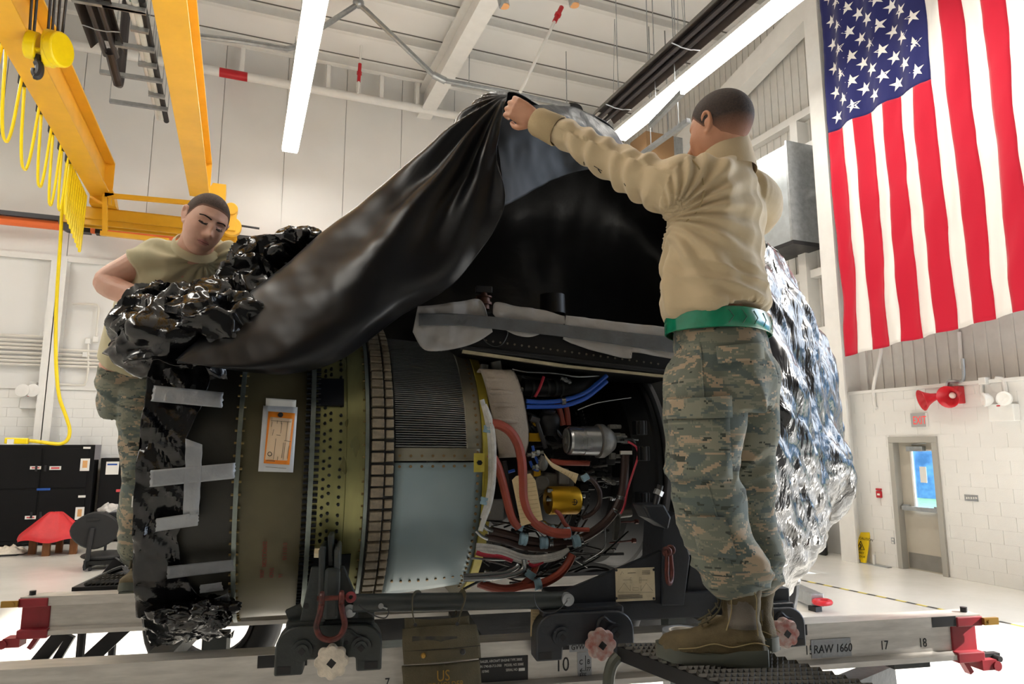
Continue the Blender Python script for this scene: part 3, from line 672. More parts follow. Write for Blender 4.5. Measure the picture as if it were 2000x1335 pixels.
part('post', MB().cyl(p, p+Vector((0, 0, .17)), .025), m_white, mh); part('foot', MB().boxab(p+Vector((-.05, -.3, 0)), p+Vector((.05, .3, .015))), m_steel, mh, smooth=0)
# black board behind the bag
a, b = aX(1555, 1000, XW-.45), aX(1617, 1086, XW-.45)
single('black_board', MB().boxab((XW-.5, b.y, 0), (XW-.42, a.y, 1.5)), m_black, 'black upright board standing behind the plastic sheet at the right wall', 'board', bevel=.04, smooth=0)
# galvanised duct and box high on the right wall
a, b = aX(1470, 320, XW-.9), aX(1552, 470, XW-.9)
du = thing('duct', 'galvanised air duct on the upper right wall behind the man', 'duct', (XW-.5, (a.y+b.y)/2, b.z))
part('duct_body', MB().boxab((XW-.95, b.y, b.z), (XW-.2, a.y, a.z)), mat('duct_metal', '#b9c0c4', .35, .7, var=.1), du, smooth=0)
part('flange', MB().boxab((XW-1.0, b.y-.05, b.z), (XW-.2, b.y, a.z+.05)), m_steel, du, smooth=0)
part('filter_cap', MB().boxab((XW-.98, b.y-.05, b.z-.08), (XW-.2, a.y, b.z)), m_dsteel, du, smooth=0)
a, b = aY(1276, 258, 12.8), aY(1318, 330, 12.8)
ub = thing('unit_heater', 'brown and steel unit heater box behind the raised arm', 'heater', (b.x, 12.8, b.z))
part('case', MB().boxab((a.x-.2, 12.8, b.z), (b.x, 13.5, a.z)), mat('cardboard_brown', '#8a6a48', .7), ub, smooth=0); part('side', MB().boxab((b.x, 12.8, b.z), (b.x+.25, 13.5, a.z)), m_steel, ub, smooth=0)
for e in (a.x+.1, b.x): part('hanger_rod', MB().cyl((e, 13, a.z), (e, 13, ZC), .015, n=6), m_steel, ub)
# tow bar on the floor
a, b = aZ(1500, 1128, .12), aZ(1597, 1172, .12)
tb = thing('tow_bar', 'grey steel tow bar with a red eye lying out on the white floor', 'tow bar', aZ(1597, 1180, 0))
part('bar', MB().beam(a, b, .16, .16), m_steel, tb, smooth=0, bevel=.01)
part('mark', MB().beam(a.lerp(b, .72)-Vector((.0, .082, 0)), a.lerp(b, .92)-Vector((0, .082, 0)), .01, .09), m_black, tb, smooth=0)
c = aZ(1606, 1175, .12)
part('towing_eye', MB().tube([c+Vector((.1*math.cos(t), .08*math.sin(t), 0)) for t in [k*2*math.pi/16 for k in range(16)]], .032, n=8, close=True), m_red, tb)
part('foot', MB().boxab((b.x-.1, b.y-.06, 0), (b.x, b.y+.06, .06)), m_black, tb, smooth=0)

# ------------------------------------------------------------------ flag
fy0 = aX(1645, 697, XB-.55); XF = XB-.55
m_fw, m_fr, m_fb = (mat(n_, c_, .75, sheen=.2, spec=.2) for n_, c_ in (('flag_white', '#ece8e4'), ('flag_red', '#c01631'), ('flag_blue', '#22255f')))
yl = aX(1622, 300, XF).y; s7 = aX(1819, 160, XF).y
SW = (yl-s7)/7; zb = fy0.z; zc = aX(1622, 258, XF).z; H13 = SW*13
ft = thing('national_flag', 'large red, white and blue star-spangled flag hanging on the right wall', 'flag', (XF, yl-H13/2, zb))
def fpt(y, z):                                   # gentle folds of the hanging cloth
    u = (yl-y)/H13; dz = (z-zb)
    x = XF + .05*math.sin(u*38+.5*math.sin(z*.7)) + .07*fbm((y*1.1, z*.25, 3)) + .03*fbm((y*4+z, z*.8, 9))
    return Vector((x, y + .03*fbm((y, z*.5, 1)), z + (.12*u*u*6 if False else 0)))
zt_ = zc + H13*.76
def strip(y0, y1, z0, z1, n=6, nz=60):
    return MB().grid([[fpt(y0+(y1-y0)*i/n, z0 - (0.35*((yl-(y0+(y1-y0)*i/n))/H13-.0) if z0 == zb else 0)*-1*0 + (z1-z0)*k/nz) for i in range(n+1)] for k in range(nz+1)])
for k in range(13):
    y0, y1 = yl-SW*k, yl-SW*(k+1)
    z0 = zb+.0; z1 = zc if k < 7 else zt_
    n, nz = 6, 70
    rise_ = lambda y: .085*(yl-y)
    G = [[fpt(y0+(y1-y0)*i/n, (z0+rise_(y0+(y1-y0)*i/n))*(1-q/nz)+z1*q/nz) for i in range(n+1)] for q in range(nz+1)]
    part('stripe', MB().grid(G), m_fr if k % 2 == 0 else m_fw, ft, smooth=60, solid=.004)
part('canton', strip(yl, yl-SW*7, zc, zt_, 42, 60), m_fb, ft, smooth=60, solid=.004)
HC, WC = zt_-zc, SW*7
star = None
for r in range(11):                              # 11 columns along the fly, 9 rows across the hoist
    for c in range(9):
        if (r+c) % 2: continue
        cy, cz = yl-WC*(c+1)/10, zt_-HC*(r+1)/12
        rad = .0308*H13*1.12
        vs = []
        for k in range(10):
            t = math.pi/2+k*math.pi/5+.12; q = rad if k % 2 == 0 else rad*.382
            p = fpt(cy-q*math.cos(t), cz+q*math.sin(t)); vs.append(p-Vector((.006, 0, 0)))
        c0 = fpt(cy, cz)-Vector((.006, 0, 0))
        part('star', MB().add([c0]+vs, [(0, k+1, (k+1) % 10+1) for k in range(10)]), m_fw, ft, smooth=0)
# ------------------------------------------------------------------ engine trailer (frame T: u along the rails, v away, z up)
m_alu = mat('rail_aluminium', '#c4c0ba', .38, .55, var=.14, vs=7, stretch=(1, 6, 6))
m_adap = mat('adapter_green_black', '#2b302f', .42, var=.22, vs=7, bump=.15, bs=40)
m_adap2 = mat('adapter_blue_black', '#23262c', .4, var=.2, vs=7, bump=.12, bs=40)
m_rred = mat('end_cap_red', '#8e1f2a', .45, var=.2, vs=9)
m_rust = mat('shackle_rust', '#33201e', .45, .3, col2='#6e2f26', vs=26, bump=.3, bs=60)
m_brass = mat('brass', '#b08a45', .4, .7)
m_alu_knob = mat('knob_cast', '#d6ccbc', .6, .2, var=.2, vs=25, bump=.3, bs=120)
m_red_knob = mat('knob_worn', '#b3a8a2', .55, .2, col2='#9a5a52', vs=30)
RV0, RV1, RZ, RH = 2.56, 3.73, 1.305, .175
UL, UR = tV(36, 1200, RV1).x, tV(1918, 1240, RV0).x
tl = thing('engine_trailer', 'aluminium railed engine trailer under the jet engine, rail ends painted red', 'trailer', ((UL+UR)/2, 3.15, 0), F=T)
def rail(v0, sg, name='rail'):
    ue = UR if sg > 0 else UR-.7
    h = []
    for a, b in ((0, RZ), (.1, RZ), (.1, RZ-.042), (.065, RZ-.05), (.065, RZ-RH+.03), (.1, RZ-RH+.02), (.1, RZ-RH), (0, RZ-RH), (0, RZ-RH+.02), (.035, RZ-RH+.03), (.035, RZ-.05), (0, RZ-.042)):
        h.append((a, b))
    return part(name, MB().prism([(UL, v0+a, b) for a, b in h], (ue-UL, 0, 0)), m_alu, tl, smooth=0)
rn, rf_ = rail(RV0, 1), rail(RV1, -1)
def endcap(u, sg, v0):
    c = part('end_cap', MB().boxab((u-.005*sg, v0-.006, RZ-.045), (u+.12*sg, v0+.106, RZ-.006)).boxab((u-.0*sg, v0+.028, RZ-RH+.01), (u+.12*sg, v0+.072, RZ-.04)).boxab((u-.0*sg, v0-.006, RZ-RH-.012), (u+.13*sg, v0+.106, RZ-RH+.028)), m_rred, tl, smooth=0, bevel=.004)
    part('latch_plate', MB().boxab((u+.0*sg, v0-.02, RZ-.04), (u-.07*sg, v0-.006, RZ-.012)).cyl((u-.02*sg, v0-.026, RZ-.026), (u-.02*sg, v0-.01, RZ-.026), .008, n=8), m_brass, c, smooth=0)
    part('pin', MB().cyl((u+.03*sg, v0+.05, RZ-.01), (u+.03*sg, v0+.05, RZ+.02), .014, n=12), m_dsteel, c)
    part('latch_foot', MB().boxab((u-.05*sg, v0-.01, RZ-RH-.045), (u+.02*sg, v0+.06, RZ-RH-.005)).cyl((u-.05*sg, v0-.015, RZ-RH-.03), (u-.05*sg, v0+.07, RZ-RH-.03), .02, n=12).beam((u+.08*sg, v0+.03, RZ-RH-.01), (u+.05*sg, v0+.03, RZ-RH-.06), .03, .02), m_rred, c, smooth=0)
endcap(UL, 1, RV0); endcap(UL, 1, RV1); endcap(UR, -1, RV0)
part('tow_lug', MB().boxab((UR, RV0+.02, RZ-RH-.02), (UR+.1, RV0+.05, RZ-RH+.01)).cyl((UR+.07, RV0-.01, RZ-RH-.005), (UR+.07, RV0+.07, RZ-RH-.005), .012, n=10), m_dsteel, tl, smooth=0)
for u in (UL+.75, UR-.75, (UL+UR)/2): part('cross_beam', MB().boxab((u-.05, RV0+.1, RZ-RH-.04), (u+.05, RV1, RZ-RH+.02)), m_adap, tl, smooth=0)
def mark_quad(x0, y0, x1, y1, v, m, name='painted_mark', d=.0):
    a, b = tV(x0, y0, v-d), tV(x1, y1, v-d); return part(name, MB().boxab((a.x, v-d-.001, b.z), (b.x, v-d, a.z)), m, rn, smooth=0)
m_bm = mat('mark_black', '#17181b', .5)
fv = RV0+.035
for (x0, x1) in ((503, 600), (1060, 1112), (1516, 1580)): 
    a, b = tV(x0, 1290, RV0), tV(x1, 1290, RV0); part('painted_mark', MB().boxab((a.x, RV0-.001, RZ-.041), (b.x, RV0, RZ-.0015)), m_bm, rn, smooth=0)
a, b = tV(1820, 1215, RV0), tV(1867, 1215, RV0); part('painted_mark', MB().boxab((a.x, RV0-.001, RZ-.041), (b.x, RV0, RZ-.0015)), m_bm, rn, smooth=0)
wz = RZ-RH+.05
def stencil(s, px, size=.05, z=None):
    a = tV(px, 1300, fv); return text(s, (a.x, fv-.001, wz if z is None else z), (1, 0, 0), (0, 0, 1), size, m_bm, rn, 'stencil', sx=.8, align='CENTER')
stencil('10', 1098, .07); stencil('15', 1582, .05); stencil('17', 1730, .05); stencil('18', 1806, .05); stencil('7', 757, .045, RZ-RH+.035)
# tape strips with hand lettering stuck on the near rail
m_tape = mat('duct_tape', '#9b9ea2', .38, .35, var=.1, vs=14, bump=.25, bs=70)
def rail_tape(x0, x1, z0, z1, words_, label, size, f=None):
    v = (RV0 if z0 > RZ-.06 else fv)-.002
    a, b = tV(x0, 1290, v), tV(x1, 1290, v)
    t = thing('tape_label', label, 'tape label', (a.x, v, z0), F=T, group='lettered tape labels on the rail')
    part('tape', MB().boxab((a.x, v-.0012, z0), (b.x, v, z1)), m_tape, t, smooth=0)
    for s, du, dz, sz in words_: text(s, (a.x+du, v-.002, z0+dz), (1, 0, 0), (0, 0, 1), sz, m_ink, t, 'handwriting', sx=.85, shear=.1)
    return t
rail_tape(1586, 1664, wz-.015, wz+.055, [('RAW 1660', .008, .018, .045)], 'grey tape label reading RAW 1660 in marker on rail', .05)
rail_tape(1112, 1180, RZ-.05, RZ-.012, [('GVW  34', .006, .008, .026)], 'grey tape label reading GVW hidden partly by the worn red hand knob', .03)
t = rail_tape(1128, 1155, RZ-RH+.02, RZ-.062, [('C', .005, .05, .024), ('B', .036, .05, .024), ('77', .033, .025, .02), ('FFE', .006, .004, .022)], 'upright grey tape label with letters C, B and FFE beside the stencilled 10', .03)
a = tV(1128, 1290, fv)
part('drawn_arrow', MB().tube([(a.x+.03, fv-.0045, RZ-.075), (a.x+.03, fv-.0045, RZ-RH+.048), (a.x+.008, fv-.0045, RZ-RH+.048)], .0012, n=4).tube([(a.x+.016, fv-.0045, RZ-RH+.055), (a.x+.008, fv-.0045, RZ-RH+.048), (a.x+.016, fv-.0045, RZ-RH+.041)], .0012, n=4), m_ink, t, smooth=0)
# black nameplate
a, b = tV(935, 1300, fv-.001), tV(1031, 1300, fv-.001)
np_ = part('nameplate', MB().boxab((a.x, fv-.003, RZ-RH+.01), (b.x, fv, RZ-.062)), m_bm, rn, smooth=0)
m_lw = mat('lettering_white', '#d9d9d6', .5)
for k, (s, du) in enumerate((('TRAILER, AIRCRAFT ENGINE TYPE 3000E', -.03), ('P/N 1740-00-713-5908    MODEL NO 3000E', -.03), ('    107840                         SERIAL NO', -.03))):
    text(s, (a.x+du+.03, fv-.0035, RZ-.078-k*.017), (1, 0, 0), (0, 0, 1), .0125, m_lw, tl, 'plate_lettering', sx=.72)
part('serial_window', MB().boxab((b.x-.035, fv-.0038, RZ-.114), (b.x-.012, fv-.003, RZ-.104)), m_lw, tl, smooth=0)
# wheels under the bed
def wheel(px, py, v, r):
    c = tV(px, py, v); w = part('tyre', MB().tube([c+Vector((math.cos(t)*r, 0, math.sin(t)*r)) for t in [k*2*math.pi/40 for k in range(40)]], .085, n=14, close=True), m_rubber, tl)
    part('wheel_rim', MB().lathe([(-.07, r-.06), (-.05, r-.08), (.05, r-.08), (.07, r-.06)], c, (0, 1, 0), n=36), m_dsteel, w)
    return c
for px, py in ((420, 1205), (1150, 1175)): wheel(px, py, 4.02, .265)
part('axle', MB().cyl((UL+1.2, 3.5, .95), (UR-1.2, 3.5, .95), .04), m_adap, tl)
for u in (UL+.9, UR-.9):                                # undercarriage down to the floor, with road wheels
    for v in (RV0+.2, RV1-.1): part('leg', MB().beam((u, v, RZ-RH), (u, v, .45), .1, .1, up=(1, 0, 0)), m_adap, tl, smooth=0)
    for v in (RV0+.2, RV1-.1):
        c = Vector((u, v, .32)); w = part('road_tyre', MB().tube([c+Vector((math.cos(t)*.22, 0, math.sin(t)*.22)) for t in [k*2*math.pi/28 for k in range(28)]], .1, n=10, close=True), m_rubber, tl)
        part('hub', MB().cyl(c-Vector((0, .06, 0)), c+Vector((0, .06, 0)), .13, n=20), m_dsteel, w)
# jack leg that slopes under the right rail end
a, b = tV(1722, 1316, 2.72), tV(1640, 1352, 2.62)
part('jack_leg', MB().beam(a+Vector((.02, 0, .0)), b+(b-a)*1.5, .09, .09).boxab((a.x-.05, RV0+.02, RZ-RH-.025), (a.x+.12, RV0+.1, RZ-RH-.0)), m_adap, tl, smooth=0)

# ------------------------------------------------------------------ roller carriages with their adapters
def knob(t, c, r, m, depth=.03):
    n = 64; pts = []
    for k in range(n):
        a = 2*math.pi*k/n; rr = r*(1+.075*math.cos(8*a)-.015*math.cos(16*a)); pts.append((math.cos(a)*rr, math.sin(a)*rr))
    rings = [[c+Vector((x*f, d, z*f)) for x, z in pts] for f, d in ((.55, .03), (.93, .012), (1, .0), (1, -.014), (.93, -.024), (.6, -.027))]
    k_ = part('hand_knob', MB().loft(rings), m, t, smooth=50)
    part('square_hole', MB().box(c+Vector((0, -.0275, 0)), (.022, .003, .022), Matrix.Rotation(R(40), 3, 'Y')), m_black, k_, smooth=0)
    part('knob_shaft', MB().cyl(c, c+Vector((0, .09, 0)), .018), m_dsteel, k_)
def carriage(t, x0, x1, yt, yb, kx, ky, km, v=2.47, m=None, foot=1):
    m = m or m_adap
    a, b = tV(x0, yt, v), tV(x1, yb, v); L = b.x-a.x; H = a.z-b.z; r = H*.45
    P = [(0, 0)] + [(r*(1-math.cos(q)), H-r+r*math.sin(q)) for q in [k*math.pi/12 for k in range(7)]] + [(L-r+r*math.sin(q), H-r+r*math.cos(q)) for q in [k*math.pi/12 for k in range(7)]] + [(L, 0), (L*.76, 0), (L*.75, H*.3), (L*.27, H*.3), (L*.26, 0)]
    bd = part('carriage_body', MB().prism([(a.x+x, v, b.z+z) for x, z in P], (0, .085, 0)), m, t, smooth=30, bevel=.006)
    for fx in (.25, .8):
        c = Vector((a.x+L*fx, v, b.z+H*.52))
        part('roller_boss', MB().cyl(c-Vector((0, .012, 0)), c, .034, n=24).cyl(c-Vector((0, .02, 0)), c, .022, n=20), m, bd)
        part('square_hole', MB().box(c-Vector((0, .0205, 0)), (.018, .003, .018), Matrix.Rotation(R(45), 3, 'Y')), m_black, bd, smooth=0)
    for fx in (.09, .9):
        c = Vector((a.x+L*fx, v-.001, b.z+H*.12)); part('latch_slot', MB().boxab(c-Vector((.022, .001, .012)), c+Vector((.022, 0, .012))), m_black, bd, smooth=0)
    part('cast_rib', MB().tube(cr([(a.x+L*.62, v-.002, b.z+H*.35), (a.x+L*.62, v-.002, b.z+H*.75), (a.x+L*.68, v-.002, b.z+H*.88), (a.x+L*.74, v-.002, b.z+H*.78), (a.x+L*.8, v-.002, b.z+H*.72)], 5), .006, n=6), m, bd)
    for fx, fz in ((.66, .62), (.66, .38)): part('bolt_hole', MB().cyl((a.x+L*fx, v-.002, b.z+H*fz), (a.x+L*fx, v, b.z+H*fz), .006, n=10), m_black, bd, smooth=0)
    kc = tV(kx, ky, v-.035); knob(t, kc, .052, km)
    part('roller', MB().cyl((a.x+L*.25, v+.09, RZ+.035), (a.x+L*.25, v+.19, RZ+.035), .033, n=18), m_dsteel, t); part('roller', MB().cyl((a.x+L*.8, v+.09, RZ+.035), (a.x+L*.8, v+.19, RZ+.035), .033, n=18), m_dsteel, t)
    part('carriage_top', MB().boxab((a.x+L*.08, v+.02, a.z-.045), (b.x-L*.08, v+.2, a.z+.012)), m, t, smooth=0, bevel=.008)
    return a, b
def shackle(label, cx, cy, w, h, v, tilt=0., side=False, pinside=1):
    """bow shackle hanging at pixel (cx, cy) = its pin"""
    c = tV(cx, cy, v); t = thing('bow_shackle', label, 'shackle', c, F=T, group='rusty bow shackles on the adapters')
    pts = [(-w*.5, 0), (-w*.52, -h*.2), (-w*.62, -h*.45), (-w*.72, -h*.68), (-w*.5, -h*.93), (0, -h*1.02), (w*.5, -h*.93), (w*.72, -h*.68), (w*.62, -h*.45), (w*.52, -h*.2), (w*.5, 0)]
    M = Matrix.Rotation(tilt, 3, 'Z')
    f = lambda x, z, d=0: c + M @ Vector((x, d, z))
    part('bow', MB().tube(cr([f(x, z) for x, z in pts], 6), w*.16, n=12), m_rust, t)
    for s in (-1, 1):
        part('eye', MB().tube([f(s*w*.5 + 0, w*.24*math.sin(q), w*.24*math.cos(q)) for q in [k*math.pi/8 for k in range(16)]], w*.15, n=8, close=True), m_rust, t)
    part('pin', MB().cyl(f(-w*.75, 0), f(w*.75, 0), w*.13, n=14), m_rust, t)
    part('pin_head', MB().tube([f(pinside*w*.98+w*.2*math.cos(q), w*.2*math.sin(q)) for q in [k*math.pi/8 for k in range(16)]], w*.1, n=8, close=True), mat('shackle_pin_red', '#7d2a2e', .45, var=.2) , t)
    return t
V0 = 2.47
fa = thing('front_adapter', 'dark green engine adapter with pale knob at the fan end', 'engine adapter', tV(640, 1300, 2.55), F=T)
carriage(fa, 539, 745, 1226, 1308, 648, 1290, m_alu_knob)
g = lambda px, py, d=0.: tV(px, py, 2.5+d)
part('base_block', MB().boxab(g(583, 1212), tV(702, 1238, 2.5)+Vector((0, .16, 0))), m_adap, fa, smooth=0, bevel=.008)
part('gusset_plate', MB().prism([g(585, 1214), g(608, 1107), g(672, 1106), g(694, 1160), g(700, 1214)], (0, .03, 0)).boxab(g(624, 1068, -.02), g(634, 1214, .06)), m_adap, fa, smooth=0, bevel=.004)
part('clevis_cheek', MB().prism([g(622, 1075, -.04), g(627, 1066, -.04), g(635, 1066, -.04), g(636, 1214, -.03), g(622, 1214, -.03)], (0, .16, 0)), m_adap, fa, smooth=0, bevel=.006)
part('clevis_cheek', MB().prism([g(652, 1075, -.04), g(657, 1066, -.04), g(664, 1068, -.04), g(662, 1170, -.03), g(652, 1170, -.03)], (0, .16, 0)), m_adap, fa, smooth=0, bevel=.006)
part('lug_plate', MB().prism([g(640, 1045, -.01), g(650, 1045, -.01), g(651, 1106, -.01), g(640, 1106, -.01)], (0, .14, 0)), m_adap, fa, smooth=0, bevel=.004)
part('lift_tongue', MB().boxab(g(634, 1110, -.05), g(662, 1205, -.015)), m_adap, fa, smooth=0, bevel=.012)
part('pin_bolt', MB().cyl(g(614, 1079), g(624, 1079), .017, n=6), mat('cad_bolt', '#c9c0a6', .35, .8), fa, smooth=0)
part('side_gusset', MB().beam(g(572, 1185, .05), g(586, 1222, .05), .03, .05), m_adap, fa, smooth=0)
p = g(598, 1183, -.002); part('bolt_hole', MB().cyl(p, p+Vector((0, .003, 0)), .009, n=12), m_black, fa, smooth=0)
c = g(683, 1193, -.035); part('washer', MB().cyl(c, c+Vector((0, .012, 0)), .021, n=24).cyl(c-Vector((0, .012, 0)), c, .009, n=8), m_steel, fa)
shackle('rusty bow shackle hanging on the front adapter beside the pale knob', 648, 1167, .062, .128, 2.415)
# rear adapter
ra = thing('rear_adapter', 'dark steel rear engine adapter with a data plate behind the boots', 'engine adapter', tV(1300, 1300, 2.6), F=T)
carriage(ra, 1047, 1240, 1200, 1280, 1172, 1256, m_red_knob, v=2.46, m=m_adap2)
carriage(ra, 1420, 1576, 1192, 1262, 1530, 1234, m_red_knob, v=2.48, m=m_adap2)
h = lambda px, py, d=0.: tV(px, py, 2.55+d)
part('base_flange', MB().boxab(h(1085, 1168), tV(1545, 1196, 2.55)+Vector((0, .22, 0))), m_adap2, ra, smooth=0, bevel=.006)
part('gusset_plate', MB().prism([h(1065, 1175), h(1112, 1150), h(1296, 1073), h(1296, 1180), h(1065, 1180)], (0, .025, 0)), m_adap2, ra, smooth=0, bevel=.003)
part('post_box', MB().prism([h(1293, 1090, -.01), h(1297, 1012, -.01), h(1322, 1000, -.01), h(1348, 1088, -.01), h(1336, 1182, -.01), h(1293, 1182, -.01)], (0, .2, 0)), m_adap2, ra, smooth=0, bevel=.004)
part('rear_plate', MB().prism([h(1336, 1185, .03), h(1350, 1085, .03), h(1440, 1080, .03), h(1500, 1130, .03), h(1512, 1150, .03), h(1512, 1180, .03)], (0, .03, 0)), m_adap2, ra, smooth=0, bevel=.004)
part('support_arm', MB().prism([h(1255, 985, -.03), h(1298, 985, -.03), h(1312, 1010, -.03), h(1306, 1035, -.03), h(1268, 1012, -.03)], (0, .12, 0)), m_adap2, ra, smooth=0, bevel=.008)
part('stud', MB().cyl(h(1279, 988, -.01), h(1290, 947, -.01), .012, n=12), m_dsteel, ra); part('nut', MB().cyl(h(1284, 966, -.01), h(1288, 957, -.01), .019, n=6), m_steel, ra, smooth=0)
# data plate
m_plate = mat('data_plate', '#cbbd9f', .5, var=.12, vs=18)
a, b = h(1202, 1110, -.003), h(1280, 1171, -.003)
dp = part('data_plate', MB().boxab((a.x, a.y, b.z), (b.x, a.y+.003, a.z)), m_plate, ra, smooth=0)
def dl(*pts, r=.0004): return part('diagram_line', MB().tube([h(x, y, -.0045) for x, y in pts], r, n=4), m_ink, ra, smooth=0)
dl((1207, 1155), (1219, 1138), (1231, 1153)); dl((1252, 1153), (1262, 1138), (1275, 1153)); dl((1206, 1156), (1276, 1156)); dl((1217, 1132), (1234, 1132), (1234, 1127), (1231, 1127), (1231, 1138), (1234, 1138), (1234, 1132)); dl((1248, 1132), (1264, 1132)); dl((1249, 1127), (1252, 1127), (1252, 1138), (1249, 1138), (1249, 1127)); dl((1231, 1142), (1231, 1153)); dl((1252, 1142), (1252, 1153)); dl((1212, 1122), (1215, 1115), (1218, 1120)); dl((1236, 1152), (1247, 1152), (1247, 1147), (1236, 1147), (1236, 1152))
for k in range(4):
    p = h(1207, 1162.5+k*2.3, -.0042); part('fine_print', MB().boxab(p, p+Vector((.098-.012*(k == 0), .0003, .0022))), mat('print_grey', '#6f675a', .7), ra, smooth=0)
for k in range(3):
    p = h(1254, 1115+k*3, -.0042); part('fine_print', MB().boxab(p, p+Vector((.033, .0003, .002))), mat('print_grey', '#6f675a', .7), ra, smooth=0)
p = h(1226, 1119, -.0042); part('fine_print', MB().boxab(p, p+Vector((.032, .0003, .002))), mat('print_grey', '#6f675a', .7), ra, smooth=0)
for x, y in ((1204, 1113), (1277, 1112), (1204, 1168), (1277, 1168)):
    p = h(x, y, -.004); part('screw', MB().cyl(p, p+Vector((0, .002, 0)), .005, n=8), m_dsteel, ra, smooth=0)
shackle('rusty bow shackle hanging above the data plate on the rear adapter', 1306, 1075, .05, .115, 2.47, tilt=R(50))
# tie bar between the adapters
tbr = thing('tie_bar', 'dark green steel tube running between the two engine adapters', 'bar', tV(900, 1200, 2.5), F=T)
part('tube', MB().cyl(tV(690, 1177, 2.46), tV(1102, 1171, 2.5), .03, n=20), m_adap, tbr)
c = tV(1110, 1171, 2.46); part('end_washer', MB().cyl(c, c+Vector((0, .03, 0)), .022, n=24), m_steel, tbr); part('end_bolt', MB().cyl(c-Vector((0, .012, 0)), c, .009, n=6), m_steel, tbr, smooth=0)
part('pip_tag', MB().cyl(tV(744, 1183, 2.425), tV(744, 1183, 2.435), .009, n=14).beam(tV(744, 1183, 2.43), tV(757, 1188, 2.43), .012, .004), m_steel, tbr, smooth=0)
part('lanyard', MB().tube(cr([tV(x, y, 2.42) for x, y in ((757, 1188), (759, 1196), (752, 1206), (735, 1203), (715, 1192), (700, 1180))], 6), .0022, n=5), m_dsteel, tbr)
part('lanyard', MB().tube(cr([tV(x, y, 2.43) for x, y in ((1043, 1160), (1046, 1178), (1058, 1193), (1080, 1196), (1098, 1184), (1108, 1172))], 6), .0018, n=5), m_dsteel, tbr)
# canvas pouch
m_canvas = mat('olive_canvas', '#4d4632', .85, var=.14, vs=16, bump=.35, bs=260)
m_canvas2 = mat('olive_webbing', '#443f2e', .85, var=.1, bump=.3, bs=200)
pch = thing('canvas_pouch', 'olive canvas document pouch strapped on the dark tie bar', 'pouch', tV(862, 1340, 2.4), F=T)
q = lambda px, py, d=0.: tV(px, py, 2.41+d)
def sheet(t, rows, m, name, th=.004, n=8, bend=None, **kw):
    G = []
    for r_ in rows: G.append(cr(r_, n))
    cols = list(zip(*G)); cols = [cr(c_, n) for c_ in cols]
    return part(name, MB().grid([list(r_) for r_ in zip(*cols)]), m, t, smooth=60, solid=th, **kw)
sheet(pch, [[q(785, 1300, .01), q(862, 1296, -.025), q(936, 1288, .01)], [q(789, 1350, .02), q(863, 1350, -.03), q(940, 1345, .02)], [q(790, 1440, .03), q(864, 1440, -.02), q(942, 1435, .03)]], m_canvas, 'body', .006)
sheet(pch, [[q(786, 1228, .03), q(860, 1222, .02), q(930, 1219, .03)], [q(786, 1255, .0), q(862, 1252, -.03), q(936, 1246, .0)], [q(789, 1297, 0), q(863, 1292, -.036), q(939, 1284, 0)]], m_canvas, 'flap', .005)
sheet(pch, [[q(790, 1206, .035), q(850, 1209, .035), q(916, 1202, .035)], [q(790, 1222, .032), q(850, 1224, .032), q(918, 1220, .032)], [q(791, 1262, .035), q(850, 1262, .035), q(925, 1252, .035)]], m_canvas, 'back_panel', .005)
part('seam', MB().tube(cr([q(788, 1271, -.004), q(862, 1267, -.038), q(938, 1260, -.004)], 6), .0016, n=4), mat('thread_dark', '#1f1c14', .9), pch)
for (x, y, m) in ((827, 1280, m_brass), (904, 1273, m_dsteel)):
    c = q(x, y, -.036); part('snap', MB().lathe([(-.006, 0.001), (-.005, .006), (0, .009), (.004, .009)], c, (0, 1, 0), n=14), m, pch)
for pts in (((811, 1222), (806, 1195), (806, 1165), (812, 1158), (820, 1162), (822, 1190)), ((893, 1220), (900, 1195), (908, 1170), (906, 1158), (898, 1158), (893, 1175), (890, 1200))):
    dd = [-.0, -.0, -.0, .06, .11, .1] if len(pts) == 6 else [0, 0, 0, .05, .09, .1, .06]
    part('strap', MB().tube(cr([q(x, y, d) for (x, y), d in zip(pts, dd)], 6), .011, n=8, flat=.22), m_canvas2, pch)
    c = q(pts[0][0], pts[0][1]-3, -.006); part('rivet', MB().cyl(c-Vector((0, .006, 0)), c, .006, n=10), m_dsteel, pch)
m_ols = mat('stencil_ochre', '#8a6a22', .8)
text('US', q(866, 1329, -.034), (1, 0, .03), (0, 0, 1), .048, m_ols, pch, 'stencil', align='CENTER', sx=.8)
text('TYPE HOLDER', q(864, 1343, -.034), (1, 0, .03), (0, 0, 1), .026, m_ols, pch, 'stencil', align='CENTER', sx=.85)
part('ink_smear', MB().grid([[q(x, y, -.0335+.03*abs(x-862)/75) for x in range(805, 900, 8)] for y in (1242, 1248, 1254, 1259)]), mat('ink_blot', '#1d1f24', .8, col2='#443f2f', vs=30), pch, smooth=60)

# ------------------------------------------------------------------ steps
def expanded(t, A, B, C, D, nu, nv, m):
    """raised diamond mesh tread between corners A-B (far edge) and D-C (near edge)"""
    mb = MB(); up = Vector((0, 0, 1))
    f = lambda s, w: A.lerp(B, s).lerp(D.lerp(C, s), w)
    for i in range(nu*2+1):
        pts = [f(min(1, max(0, (i/2 + (.29 if k % 2 else -.29))/nu)), k/nv)+up*(.006 if k % 2 else 0) for k in range(nv+1)]
        mb.tube(pts, .006, n=4, flat=1.6)
    return part('tread_mesh', mb, m, t, smooth=0, kind='stuff')
m_step = mat('step_black', '#1b1b1d', .5, .3, var=.25, vs=16)
m_tread = mat('tread_metal', '#4a4844', .5, .5, var=.3, vs=18)
PZ = 1.335
A, B = tZ(1208, 1262, PZ), tZ(1425, 1258, PZ); D0, C0 = tZ(1415, 1340, PZ), tZ(1622, 1340, PZ)
D_, C_ = A+(D0-A)*1.5, B+(D0-A)*1.5
